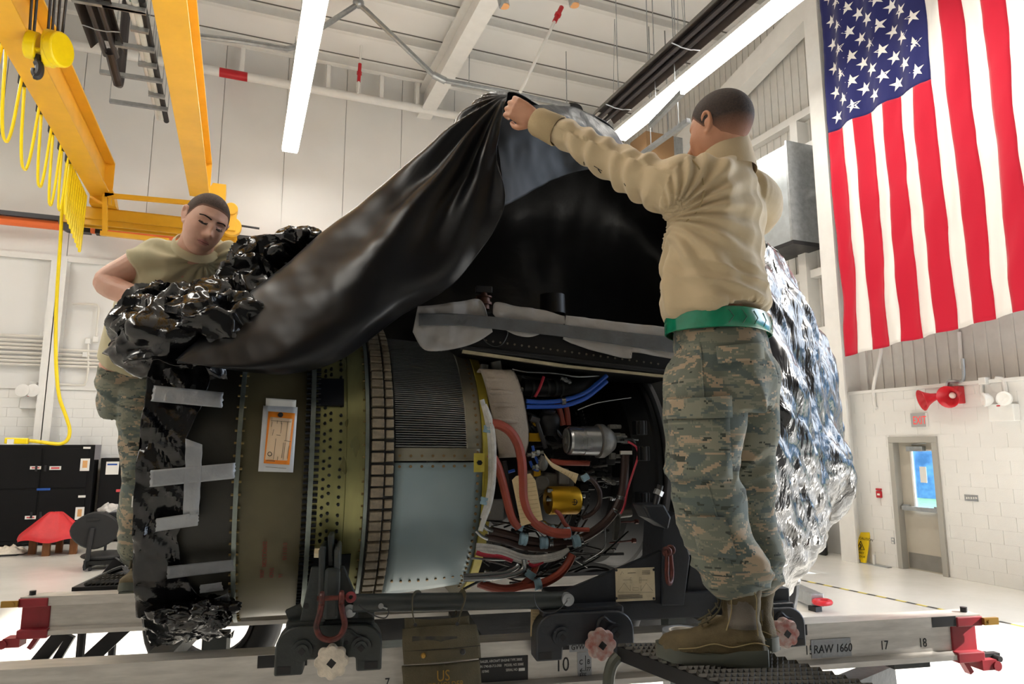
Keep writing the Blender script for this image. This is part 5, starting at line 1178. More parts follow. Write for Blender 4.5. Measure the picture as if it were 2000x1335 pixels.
for (x, y, a, r) in ((1026, 1006, 1.0, .026), (1078, 1038, .25, .025), (1107, 1041, .1, .024), (1012, 1027, 1.2, .022), (1022, 1052, -.2, .024), (1062, 1059, 0, .024), (1125, 1056, .2, .024), (954, 838, 1.4, .02), (948, 978, 1.4, .02), (949, 1127, .1, .016), (982, 1122, .2, .016), (1050, 1140, .2, .022), (1036, 1122, 1., .02), (1143, 932, .5, .014)): clamp(x, y, a, r, V=2.62 if y < 1000 else 2.63)
for (x, y, a, r) in ((980, 1072, -.3, .017), (1026, 1088, -.2, .017), (1213, 972, 1.3, .021), (1202, 998, 1.1, .021), (1133, 1053, .3, .021), (1075, 1061, 0, .021), (1100, 783, .1, .016)): clamp(x, y, a, r, V=2.66, m=m_pipe, w=.005)

# ------------------------------------------------------------------ mount beam on top with its taped paper cloth
m_cloth = mat('barrier_cloth', '#9b9998', .85, var=.06, vs=10, bump=.25, bs=22)
m_tgrey = mat('tape_dark_grey', '#5b5e62', .42, .25, var=.14, vs=12, bump=.25, bs=60)
by = lambda px, py, d=0.: tV(px, py, 2.66+d)
bm_ = part('mount_beam', MB().prism([by(880, 652), by(905, 682), by(1100, 713), by(1330, 736), by(1330, 655), by(1000, 612), by(880, 606)], (0, .5, 0)), m_core, en, smooth=0, bevel=.004)
part('beam_edge', MB().beam(by(903, 686, -.01), by(1105, 715, -.01), .02, .012).beam(by(1105, 715, -.01), by(1320, 737, -.01), .02, .01), mat('edge_cream', '#9a9178', .6, var=.2, vs=20), bm_, smooth=0)
part('beam_rail', MB().cyl(by(900, 678, -.01), by(1325, 730, -.01), .012, n=12), m_core, bm_)
mb = MB()
for k in range(26):
    p = by(935+k*14, 663+k*1.9, -.002); mb.cyl(p-Vector((0, .004, 0)), p, .0045, n=6)
part('beam_rivets', mb, mat('rivet_light', '#6d675c', .45, .5), bm_, smooth=0, kind='stuff')
part('cable_loop', MB().tube(cr([by(x, y, -.01) for x, y in ((943, 640), (942, 655), (950, 668), (965, 676), (980, 672), (990, 655), (992, 640))], 5), .003, n=5), m_black, bm_)
part('top_bolt', MB().lathe([(0, .024), (.02, .024), (.02, .034), (.03, .034), (.03, .026), (.05, .026), (.05, .034), (.056, .034), (.056, .015), (.08, .015), (.08, 0)], by(945, 604, .15), (0, 0, 1), n=20), mat('bolt_rust', '#5c3a2c', .5, .4), en)
part('top_bolt_wing', MB().box(by(945, 566, .15), (.07, .03, .03)), m_dsteel, en, smooth=0, bevel=.004)
part('vent_cup', MB().lathe([(0, .058), (.085, .055), (.085, .05), (.03, .05)], by(1079, 613, .2), (0, 0, 1), n=32), m_core, en)
def rag(name, label, top, bot, m, V, n=7, amp=.006, th=.0025, cat='cloth', group=None):
    rows = []; N_ = len(top)
    tp = cr([by(x, y, V+d) for x, y, d in top], n); bt = cr([by(x, y, V+d) for x, y, d in bot], n)
    L = max(len(tp), len(bt)); G = []
    for i in range(13):
        r_ = []
        for j in range(L):
            a = tp[round(j*(len(tp)-1)/(L-1))]; b = bt[round(j*(len(bt)-1)/(L-1))]
            p = a.lerp(b, i/12); p = p+Vector((0, amp*fbm((p.x*16, p.z*16, V*50))*2, 0)); r_.append(p)
        G.append(r_)
    return single(name, MB().grid(G), m, label, cat, F=T, group=group, smooth=60, solid=th)
rag('barrier_cloth', 'pale grey barrier cloth end draped over mount beam nearest the fan', [(816, 598, 0), (850, 595, 0), (900, 588, 0), (935, 584, .02), (948, 600, .0)], [(806, 648, -.01), (830, 683, -.01), (880, 682, -.01), (930, 668, -.01), (962, 648, 0)], m_cloth, -.02, group='barrier cloths along the mount beam')
rag('barrier_cloth', 'pale grey barrier cloth piece behind the bolt in the middle of the mount beam', [(963, 612, 0), (968, 590, 0), (1010, 598, 0), (1060, 605, .0), (1102, 618, .0)], [(980, 640, 0), (1010, 655, 0), (1040, 657, 0), (1080, 640, 0), (1104, 632, 0)], m_cloth, -.024, group='barrier cloths along the mount beam')
rag('barrier_cloth', 'longest pale grey barrier cloth on the mount beam beside the green belt', [(1105, 616, 0), (1160, 622, 0), (1220, 630, 0), (1270, 635, 0), (1330, 642, 0)], [(1100, 662, 0), (1150, 682, 0), (1228, 700, 0), (1236, 688, 0), (1330, 704, 0)], m_cloth, -.028, group='barrier cloths along the mount beam')
rag('duct_tape', 'long dark grey duct tape band holding the pale cloths on beam', [(818, 612, 0), (900, 613, 0), (1000, 622, 0), (1120, 636, 0), (1220, 648, 0), (1330, 660, 0)], [(818, 636, 0), (900, 636, 0), (1000, 646, 0), (1120, 660, 0), (1220, 675, 0), (1330, 690, 0)], m_tgrey, -.036, n=12, amp=.003, cat='tape')
# paper tags
def tagp(name, label, pts, V, m, hole=None, bend=0., lines=(), cat='tag', m2=None):
    P = [tV(x, y, V) for x, y in pts]; c = sum(P, Vector())/len(P)
    t = thing(name, label, cat, c, F=T)
    part('card', MB().prism(P, (0, .0015, 0)), m, t, smooth=0)
    for (x0, y0, x1, y1) in lines:
        part('printed_line', MB().beam(tV(x0, y0, V-.001), tV(x1, y1, V-.001), .0006, .0016, up=(0, 1, 0)), mat('print_brown', '#7d6c4e', .8), t, smooth=0)
    return t
tagp('paper_tag', 'manila paper tag hanging behind the thick red hose in the engine bay', [(1000, 937), (1008, 929), (1036, 924), (1046, 938), (1060, 1015), (1018, 1027)], 2.625, m_manila, lines=[(1012, 938+k*8.2, 1044+k*1.2, 933+k*8.2) for k in range(10)])
pts = [(1062, 884), (1075, 900), (1090, 909), (1110, 918), (1130, 925)]; pt2 = [(1066, 895), (1078, 912), (1094, 921), (1112, 932), (1124, 944)]
G = [cr([E(x, y, 2.65) for x, y in pts], 6), cr([E(x, y, 2.645) for x, y in pt2], 6)]
st_ = thing('paper_tag', 'curled narrow manila tag hanging below the silver starter', 'tag', E(1095, 920, 2.65), F=T)
part('card', MB().grid(G), m_manila, st_, smooth=60, solid=.0012)
for k in range(4): part('printed_line', MB().beam(E(1098+k*7, 918+k*2.5, 2.641), E(1094+k*7, 926+k*2.5, 2.641), .0006, .0016, up=(0, 1, 0)), mat('print_brown', '#7d6c4e', .8), st_, smooth=0)
tagp('paper_tag', 'manila paper tag hanging below the tie bar left of the rear carriage', [(1037, 1182), (1071, 1183), (1066, 1215), (1060, 1245), (1036, 1242)], 2.53, m_manila, lines=[(1040, 1192+k*6, 1064-k*.6, 1193+k*6) for k in range(8)])
# orange card in a clear pouch on the fan case
m_pouch = mat('pouch_film', '#c9ccd0', .25, var=.06, vs=14, bump=.15, bs=30); m_ocard = mat('card_orange', '#f08a1e', .6); m_form = mat('card_form', '#e6c9a6', .65)
def on_case(px, py, d):
    p = tV(px, py, 2.55)
    for _ in range(3): th = math.asin((p.z-EC.z)/(ER+.01)); q = ep(p.x, th, ER+.01); p = tV(px, py, q.y)
    return Vector((p.x, q.y-d, p.z))
def patch(name, corners, d, m, par, n=6):
    (a, b, c, e) = [Vector((x, y, 0)) for x, y in corners]
    G = [[on_case(*(a.lerp(b, j/n).lerp(e.lerp(c, j/n), i/n))[:2], d) for j in range(n+1)] for i in range(n+1)]
    return part(name, MB().grid(G), m, par, smooth=60, solid=.001)
ct_ = thing('document_pouch', 'orange inspection card in a clear pouch taped on green fan case', 'pouch', on_case(540, 920, .01), F=T)
patch('paper', [(520, 777), (579, 781), (578, 800), (519, 797)], .006, m_paper, ct_)
patch('pouch', [(515, 792), (582, 795), (573, 922), (505, 920)], .009, m_pouch, ct_)
oc_ = patch('orange_card', [(525, 803), (577, 807), (566, 907), (516, 904)], .0115, m_ocard, ct_)
patch('form_panel', [(529, 814), (572, 818), (562, 899), (519, 897)], .0135, m_form, oc_)
c = on_case(549, 810, .0135); part('punch_hole', MB().cyl(c-Vector((0, .002, 0)), c, .009, n=16), m_dsteel, oc_)
m_pg = mat('print_grey2', '#6f6357', .8)
def cl_(x0, y0, x1, y1, r=.0007): part('printed_line', MB().beam(on_case(x0, y0, .0148), on_case(x1, y1, .0148), r*2, r, up=(0, 1, 0)), m_pg, oc_, smooth=0)
for a in ((531, 821, 570, 824), (543, 821, 535, 897), (551, 822, 543, 898), (556, 860, 569, 862), (541, 849, 549, 850), (563, 824, 559, 860), (566, 870, 562, 895), (552, 826, 549, 846), (555, 864, 551, 894), (540, 856, 536, 890), (533, 824, 531, 833), (536, 838, 533, 850), (558, 864, 554, 897)): cl_(*a)
part('stamp', MB().tube([on_case(528+4*math.cos(t), 886+4*math.sin(t), .015) for t in [k*math.pi/5 for k in range(10)]], .001, n=4, close=True), m_ink, oc_, smooth=0)
cl_(521, 899, 538, 900, .001); cl_(520, 911, 560, 914)
# ------------------------------------------------------------------ black plastic sheet
def poly_mat(name, rough, bump, bs, col='#0c0c0f', stretch=(1, 1, 1), dist=.012, spec=.6):
    N = NT(name); b = N.b; b.inputs['Base Color'].default_value = lin(col); b.inputs['Roughness'].default_value = rough
    b.inputs['Specular IOR Level'].default_value = spec
    tc = N.n('ShaderNodeTexCoord'); mp = N.n('ShaderNodeMapping'); mp.inputs['Scale'].default_value = stretch; N.l(tc.outputs['Object'], mp.inputs[0])
    n1 = N.n('ShaderNodeTexNoise', i_Scale=bs, i_Detail=4, i_Roughness=.55, i_Distortion=.6); N.l(mp.outputs[0], n1.inputs['Vector'])
    n2 = N.n('ShaderNodeTexVoronoi', i_Scale=bs*.55); n2.feature = 'DISTANCE_TO_EDGE'; N.l(mp.outputs[0], n2.inputs['Vector'])
    ad = N.n('ShaderNodeMath', operation='ADD'); N.l(n1.outputs[0], ad.inputs[0]); N.l(n2.outputs['Distance'], ad.inputs[1])
    bp = N.n('ShaderNodeBump', i_Strength=bump, i_Distance=dist); N.l(ad.outputs[0], bp.inputs['Height']); N.l(bp.outputs[0], b.inputs['Normal'])
    return N.m
m_poly = poly_mat('black_sheeting', .32, .05, 5, spec=.35)
m_polyc = poly_mat('black_sheeting_crumpled', .16, .45, 11)
m_polys = poly_mat('black_sheeting_shaken', .2, .75, 5, stretch=(1.5, 1.5, .4), dist=.045, spec=.7)
m_polyi = poly_mat('black_sheeting_inside', .34, .25, 4, stretch=(1, 1, 3))
ps = thing('plastic_sheet', 'huge black plastic sheet being pulled over the jet engine', 'plastic sheet', tV(700, 1000, 3.2), F=T)
def patchgrid(rows, nu=6, nv=6):
    P = [cr([tV(*c) for c in r_], nu) for r_ in rows]
    return [list(r_) for r_ in zip(*[cr(c_, nv) for c_ in zip(*P)])]
def wr_grid(G, f):
    nr, nc = len(G), len(G[0]); O = [[None]*nc for _ in range(nr)]
    for i in range(nr):
        for j in range(nc):
            a = G[i][min(j+1, nc-1)]-G[i][max(j-1, 0)]; b = G[min(i+1, nr-1)][j]-G[max(i-1, 0)][j]
            n = a.cross(b); n = n.normalized() if n.length > 1e-9 else Vector((0, -1, 0))
            O[i][j] = G[i][j] + n*f(j/(nc-1), i/(nr-1), G[i][j])
    return O
def ridged(p, o=3):
    s_, a, q = 0, 1, Vector(p)
    for _ in range(o): s_ += a*(1-abs(noise.noise(q))*2); a *= .5; q = q*2.03+Vector((3.1, 1.7, .4))
    return s_
# front flap: ridge at the top, hem at the bottom, pleats fanning out from the lifted corner
top = [(345, 700, 2.46), (405, 640, 2.56), (470, 586, 2.64), (545, 528, 2.66), (625, 466, 2.66), (715, 400, 2.62), (800, 332, 2.58), (870, 262, 2.53), (915, 210, 2.5), (952, 184, 2.48), (992, 182, 2.46)]
mid1 = [(345, 703, 2.44), (425, 668, 2.47), (500, 630, 2.5), (580, 580, 2.5), (662, 520, 2.5), (745, 455, 2.48), (822, 388, 2.46), (886, 310, 2.45), (925, 245, 2.44), (955, 210, 2.44), (990, 190, 2.44)]
mid2 = [(345, 706, 2.43), (435, 700, 2.43), (530, 680, 2.44), (615, 640, 2.44), (700, 590, 2.45), (780, 525, 2.45), (850, 450, 2.45), (905, 360, 2.43), (938, 280, 2.42), (960, 230, 2.42), (988, 195, 2.43)]
mid3 = [(346, 708, 2.43), (440, 718, 2.42), (545, 712, 2.42), (640, 680, 2.44), (730, 625, 2.46), (815, 565, 2.47), (890, 490, 2.46), (940, 400, 2.42), (955, 310, 2.4), (968, 245, 2.41), (986, 200, 2.42)]
hem = [(348, 708, 2.45), (450, 722, 2.46), (560, 728, 2.47), (655, 706, 2.49), (745, 650, 2.54), (845, 585, 2.54), (925, 510, 2.5), (985, 400, 2.41), (968, 300, 2.39), (975, 240, 2.4), (985, 205, 2.42)]
back = [(350, 690, 2.62), (425, 625, 2.8), (495, 570, 2.95), (570, 515, 3.0), (650, 455, 3.0), (740, 392, 2.95), (822, 325, 2.85), (890, 258, 2.72), (930, 207, 2.62), (960, 182, 2.55), (993, 180, 2.5)]
G = patchgrid([back, top, mid1, mid2, mid3, hem], 12, 12)
pk = tV(985, 185, 2.45)
def ff(s, t, p):
    d = (p-pk); dist = d.length; ang = math.atan2(d.z, -d.x)
    pl = math.sin(ang*21+1.2*fbm((p.x*2, 0, p.z*2)))*.022*math.exp(-((dist-.42)/.4)**2)*(t > .12)
    pl += .016*math.sin(ang*15+.8)*math.exp(-((dist-.75)/.45)**2)
    cr_ = .0045*ridged((p.x*3.0+p.z*1.5, 2, p.z*2.2-p.x), 3)*(1-s)**.4
    return pl*min(1, dist*5) + cr_ + .006*fbm((p.x*2.2, p.y*2, p.z*5))
part('front_flap', MB().grid(wr_grid(G, ff)), m_poly, ps, smooth=60, solid=.0015)
# inner side: the sheet falling behind the engine
r0 = [(640, 470, 2.95), (760, 385, 2.9), (880, 262, 2.68), (985, 181, 2.5), (1065, 210, 2.6), (1130, 215, 2.75), (1190, 243, 2.88), (1232, 300, 3.0), (1330, 385, 3.1), (1440, 440, 3.15), (1520, 490, 3.2)]
def low(r_, y, V, f=1.): return [(x0+(1050-x0)*.0, y+(k-5)*0, V) for k, (x0, y0, v0) in enumerate(r_)]
r1 = [(640, 520, 3.3), (760, 450, 3.35), (880, 350, 3.3), (985, 285, 3.1), (1065, 300, 3.2), (1130, 310, 3.3), (1190, 335, 3.4), (1240, 380, 3.5), (1330, 450, 3.55), (1440, 500, 3.6), (1525, 540, 3.6)]
r2 = [(640, 600, 3.7), (760, 560, 3.8), (880, 500, 3.8), (985, 450, 3.7), (1065, 450, 3.75), (1130, 455, 3.8), (1190, 470, 3.85), (1250, 500, 3.9), (1330, 550, 3.9), (1440, 590, 3.9), (1540, 620, 3.9)]
r3 = [(640, 720, 3.9), (760, 720, 3.95), (880, 700, 3.95), (985, 690, 3.95), (1065, 690, 3.95), (1130, 690, 3.95), (1190, 700, 4.0), (1260, 700, 4.0), (1350, 720, 4.0), (1440, 740, 4.0), (1560, 750, 4.0)]
r4 = [(x, 1160, 3.95) for x in (640, 760, 880, 985, 1065, 1130, 1190, 1260, 1350, 1440, 1560)]
r5 = [(x, 1300, 3.98) for x in (640, 760, 880, 985, 1065, 1130, 1190, 1260, 1350, 1440, 1500)]
G = patchgrid([r0, r1, r2, r3, r4, r5], 10, 9)
def fi(s, t, p): return .03*fbm((p.x*1.6, p.y, p.z*.9))*min(1, t*6) + .008*ridged((p.x*5, p.y*2, p.z*2.0), 2)*min(1, t*8)
part('inner_drape', MB().grid(wr_grid(G, fi)), m_polyi, ps, smooth=60, solid=.0015)
# rolled hem lifted over the arm and lapel under the hand
a0 = [(1040, 205, 2.56), (1085, 206, 2.64), (1130, 212, 2.72), (1175, 236, 2.8), (1205, 262, 2.86), (1228, 300, 2.9)]
a1 = [(1040, 222, 2.54), (1085, 222, 2.6), (1130, 240, 2.68), (1175, 266, 2.76), (1205, 300, 2.82), (1230, 340, 2.86)]
a2 = [(1040, 236, 2.55), (1085, 240, 2.62), (1130, 258, 2.7), (1170, 284, 2.78), (1200, 310, 2.84), (1230, 352, 2.9)]
part('rolled_hem', MB().grid(wr_grid(patchgrid([a0, a1, a2], 8, 8), lambda s, t, p: .006*fbm((p.x*9, p.y*9, p.z*9)))), poly_mat('black_sheeting_grey', .38, .3, 16, col='#2a2e33'), ps, smooth=60, solid=.002)  # rolled hem coloured a lighter bluish grey than the rest of the sheet
l0_ = [(962, 252, 2.43), (990, 215, 2.45), (1050, 225, 2.52), (1110, 262, 2.6), (1165, 282, 2.68), (1220, 300, 2.75)]
l1_ = [(975, 300, 2.42), (1000, 280, 2.46), (1040, 290, 2.52), (1095, 300, 2.62), (1150, 310, 2.7), (1215, 312, 2.77)]
l2_ = [(985, 402, 2.42), (1005, 392, 2.47), (1030, 378, 2.54), (1080, 352, 2.64), (1145, 330, 2.72), (1210, 322, 2.8)]
part('hem_lapel', MB().grid(wr_grid(patchgrid([l0_, l1_, l2_], 10, 10), lambda s, t, p: .012*fbm((p.x*6, 1, p.z*6)))), poly_mat('black_sheeting_dull', .55, .1, 4, col='#0e0f12', spec=.2), ps, smooth=60, solid=.0015)
# right side drape in the sun
c0 = [(1400, 430, 3.05), (1470, 452, 3.1), (1514, 485, 3.15), (1535, 510, 3.35), (1545, 530, 3.7)]
c1 = [(1400, 560, 2.85), (1480, 560, 2.9), (1545, 575, 3.05), (1572, 600, 3.35), (1590, 630, 3.75)]
c2 = [(1400, 700, 2.72), (1490, 700, 2.78), (1570, 695, 2.98), (1612, 705, 3.35), (1625, 730, 3.8)]
c3 = [(1400, 850, 2.68), (1500, 850, 2.74), (1590, 840, 2.95), (1642, 835, 3.35), (1650, 850, 3.85)]
c4 = [(1400, 960, 2.68), (1500, 960, 2.74), (1590, 945, 2.95), (1662, 905, 3.35), (1655, 960, 3.85)]
c5 = [(1400, 1060, 2.7), (1490, 1060, 2.76), (1560, 1050, 2.95), (1622, 1000, 3.35), (1600, 1050, 3.85)]
c6 = [(1400, 1140, 2.75), (1480, 1145, 2.8), (1530, 1135, 2.95), (1562, 1100, 3.3), (1550, 1140, 3.8)]
c7 = [(1400, 1175, 2.8), (1480, 1172, 2.82), (1508, 1170, 2.9), (1520, 1165, 3.2), (1510, 1180, 3.75)]
G = patchgrid([c0, c1, c2, c3, c4, c5, c6, c7], 22, 16)
def fs_(s, t, p):
    q = Vector((p.x*3.6+p.z*2.2, p.y*3.6+p.z*1.2, p.z*1.2-p.x*.6))
    return (.05*ridged(q, 3)-.05)*min(1, t*7)*min(1, (1-t)*6+.15) + .006*ridged(p*16, 2)*math.exp(-((s-.5)/.28)**2) + .03*fbm(p*1.4)
part('sunlit_drape', MB().grid(wr_grid(G, fs_)), m_polys, ps, smooth=50, solid=.0015)
# bunched plastic in front of the man in the T-shirt
def blob(c, r_, seed, amp=.3, f=1.15, nu=96, nv=60, name='bunched_fold', m=m_polyc, M=None):
    c = Vector(c); vs = []; mb = MB().ell((0, 0, 0), r_, M, nu, nv)
    for v in mb.v:
        d = v.normalized(); q = d*f+Vector((seed*3.3, seed*1.3, seed*7.7)); q = q+Vector((noise.noise(q*1.3), noise.noise(q*1.3+Vector((9, 0, 0))), noise.noise(q*1.3+Vector((0, 9, 0)))))*.5
        k = 1+amp*(1-abs(noise.noise(q))*2.2-.45)+amp*.3*(1-abs(noise.noise(q*2.1))*2-.4)+.02*noise.noise(q*6)
        v *= k; v += c
    return part(name, mb, m, ps, smooth=48)
for k, (px, py, V, rx, ry, rz, sd) in enumerate(((330, 662, 2.66, .19, .17, .13, 1), (290, 648, 2.78, .11, .2, .12, 2), (380, 608, 2.8, .13, .14, .1, 3), (325, 598, 2.95, .14, .14, .09, 4), (425, 600, 2.72, .11, .14, .1, 5), (492, 560, 2.92, .13, .16, .12, 6), (492, 515, 2.98, .09, .14, .09, 7), (550, 500, 2.98, .14, .14, .08, 8), (592, 470, 2.9, .1, .1, .05, 9), (440, 640, 2.62, .2, .14, .12, 10))):
    blob(tV(px, py, V), (rx, ry, rz), sd)
# sheet over the top of the engine between the pile and the far side, and wrapped round the inlet
b0 = [(255, 690, 2.62), (300, 700, 2.55), (360, 705, 2.5), (430, 690, 2.6), (520, 640, 2.75)]
b1 = [(262, 655, 2.9), (310, 650, 2.85), (370, 640, 2.85), (450, 610, 2.9), (540, 560, 3.0)]
b2 = [(300, 640, 3.3), (345, 620, 3.3), (400, 605, 3.3), (480, 580, 3.3), (580, 530, 3.3)]
b3 = [(330, 700, 3.75), (370, 680, 3.75), (420, 660, 3.75), (500, 630, 3.75), (600, 600, 3.75)]
b4 = [(350, 1180, 3.85), (380, 1180, 3.85), (430, 1180, 3.85), (500, 1180, 3.85), (600, 1180, 3.85)]
part('top_cover', MB().grid(wr_grid(patchgrid([b0, b1, b2, b3, b4], 10, 10), lambda s, t, p: .02*ridged(p*4, 3)-.02)), m_polyc, ps, smooth=35, solid=.0015)
# inlet wrap: follows the case, ragged right edge
eg = [(-78, 462), (-70, 440), (-60, 462), (-50, 430), (-40, 395), (-30, 380), (-20, 372), (-10, 400), (0, 398), (10, 378), (20, 400), (32, 412), (45, 425), (60, 440), (80, 450)]
def edge_px(a):
    for (a0, x0), (a1, x1) in zip(eg, eg[1:]):
        if a0 <= a <= a1: return x0+(x1-x0)*(a-a0)/(a1-a0)
    return eg[0][1] if a < eg[0][0] else eg[-1][1]
G = []
for i in range(141):
    a = -100+200*i/140; u1 = U(edge_px(max(-78, min(80, a))), 900, 2.56); r_ = []
    for j in range(41):
        s_ = j/40; u = UA-.02+(u1-UA+.02)*s_
        dr = .012+.03*max(0, ridged((u*6+a*.03, a*.06, 3), 3)-.5)*(1-.45*s_)+.012*max(0, ridged((u*14+a*.12, a*.05+u*3, 8), 2)-.4)+.02*(1-s_)**3*fbm((a*.05, 4, 1))
        if a < -62: dr += .05*(-62-a)/38*(1+ridged((u*6, a*.08, 5), 2))*.8
        r_.append(ep(u, R(a), ER+dr))
    G.append(r_)
part('inlet_wrap', MB().grid(G), m_polyc, ps, smooth=40, solid=.0015)
G = []
for i in range(73):
    a = 2*math.pi*i/72; G.append([ep(UA-.02-.05*math.sin(math.pi*min(1, k/6))*0 + .02*fbm((math.cos(a)*k*.2, math.sin(a)*k*.2, 3)), a, max(.001, (ER+.015)*(1-k/9))) for k in range(10)])
part('inlet_cover', MB().grid(G), m_polyc, ps, smooth=40)
for (px, py, V, r_, sd) in ((415, 1186, 2.66, (.08, .06, .035), 21), (335, 1196, 2.66, (.08, .06, .03), 22), (428, 1208, 2.62, (.035, .03, .03), 23)): blob(tV(px, py, V), r_, sd, amp=.4, name='torn_end')
part('torn_strip', MB().grid(wr_grid(patchgrid([[(360, 690, 2.47), (420, 700, 2.5), (440, 712, 2.52)], [(400, 715, 2.46), (430, 735, 2.5), (445, 740, 2.52)], [(410, 742, 2.5), (425, 738, 2.5), (440, 728, 2.5)]], 6, 6), lambda s, t, p: .006*fbm(p*12))), m_polyc, ps, smooth=40)
# ------------------------------------------------------------------ duct tape strips on the inlet wrap
def tstrip(label, corners, m=m_tape, seed=0, ragged=True):
    (a, b, c, e) = [Vector((x, y, 0)) for x, y in corners]; G = []
    n1_, n2_ = 22, 8
    for i in range(n2_+1):
        r_ = []
        for j in range(n1_+1):
            q = a.lerp(b, j/n1_).lerp(e.lerp(c, j/n1_), i/n2_)
            if ragged and j in (0, n1_): q = q+Vector((3.5*noise.noise((i*.9+seed, seed*2.1, 0)), 0, 0))
            p = tV(q.x, q.y, 2.55); 
            for _ in range(3): z = max(-.6, min(.6, p.z-EC.z)); q2 = ep(p.x, math.asin(z/(ER+.05)), ER+.05); p = tV(q.x, q.y, q2.y)
            r_.append(p-Vector((0, .004*fbm((q.x*.06, q.y*.06, seed)), 0)))
        G.append(r_)
    return single('duct_tape', MB().grid(G), m, label, 'tape', F=T, group='duct tape strips on the wrapped inlet', smooth=60, solid=.001)
m_tape2 = mat('duct_tape_shaded', '#6c6f74', .4, .25, var=.12, vs=14, bump=.25, bs=60)  # same tape for the low strips, shade put into its darker colour
tstrip('upper silver duct tape strip holding sheet to inlet below the pile', [(300, 752), (436, 766), (434, 796), (295, 783)], seed=1)
tstrip('widest silver duct tape strip, crossing the upright strip on the inlet', [(294, 918), (460, 903), (458, 934), (292, 951)], seed=2)
tstrip('upright silver duct tape strip crossing the widest strip on inlet', [(363, 856), (396, 868), (388, 1005), (357, 1005)], seed=3)
tstrip('short silver duct tape strip at the foot of the upright strip', [(305, 1012), (388, 1000), (386, 1026), (303, 1038)], seed=4)
tstrip('long shade-toned duct tape strip low on inlet, reaching the green fan case', [(328, 1105), (456, 1092), (458, 1114), (326, 1130)], m_tape2, seed=5)
tstrip('small shade-toned duct tape scrap just below the long low strip', [(390, 1142), (432, 1136), (436, 1152), (390, 1158)], m_tape2, seed=6)
tstrip('lowest shade-toned duct tape strip over the torn plastic end', [(366, 1188), (446, 1158), (450, 1176), (370, 1200)], m_tape2, seed=7)
# ------------------------------------------------------------------ people
m_skin = mat('skin_fair', '#d6a28c', .5, col2='#e4b9a4', vs=9, bump=.06, bs=160)
m_skin2 = mat('skin_tanned', '#b98264', .5, col2='#c79376', vs=9, bump=.08, bs=160)
for m in (m_skin, m_skin2):
    b_ = m.node_tree.nodes['Principled BSDF']; b_.inputs['Subsurface Weight'].default_value = .12; b_.inputs['Subsurface Radius'].default_value = (.01, .004, .002)
m_lip = mat('lips', '#c4837a', .45); m_hair = mat('short_hair', '#2a201c', .75, col2='#41322b', vs=160, bump=.5, bs=420)
m_buzz = mat('buzz_cut', '#40332d', .8, col2='#5d4a41', vs=200, bump=.5, bs=420)
def fade_mat(m, skin):
    t = m.node_tree; b = t.nodes['Principled BSDF']; src = b.inputs['Base Color'].links[0].from_socket
    a = t.nodes.new('ShaderNodeAttribute'); a.attribute_name = 'fade'; mx = t.nodes.new('ShaderNodeMix'); mx.data_type = 'RGBA'
    mr = t.nodes.new('ShaderNodeMapRange'); mr.inputs[4].default_value = .82; t.links.new(a.outputs['Fac'], mr.inputs[0])
    t.links.new(mr.outputs[0], mx.inputs[0]); t.links.new(src, mx.inputs[6]); mx.inputs[7].default_value = lin(skin); t.links.new(mx.outputs[2], b.inputs['Base Color'])
fade_mat(m_hair, '#b07a60'); fade_mat(m_buzz, '#c08d76')
m_brow = mat('eyebrow', '#2b1f1a', .8); m_lash = mat('eye_line', '#1c1412', .6)
m_shirt = mat('tan_shirt', '#c2ae8c', .8, var=.06, vs=5, bump=.12, bs=420, sheen=.15)
m_tee = mat('sand_tshirt', '#c8bf9c', .85, var=.05, vs=5, bump=.12, bs=420, sheen=.15)
m_belt = mat('green_belt', '#0a7a58', .22, var=.12, vs=30, coat=.4)
m_beltd = mat('green_belt_dark', '#07523c', .3)
m_boot = mat('boot_suede', '#584c33', .75, col2='#6b5d40', vs=18, bump=.3, bs=260)
m_bootp = mat('boot_nylon', '#7c746a', .8, bump=.5, bs=500); m_sole = mat('boot_sole', '#4e5148', .6, var=.12); m_lace = mat('boot_lace', '#4a4330', .8); m_stitch = mat('stitch_tan', '#a08f68', .8)
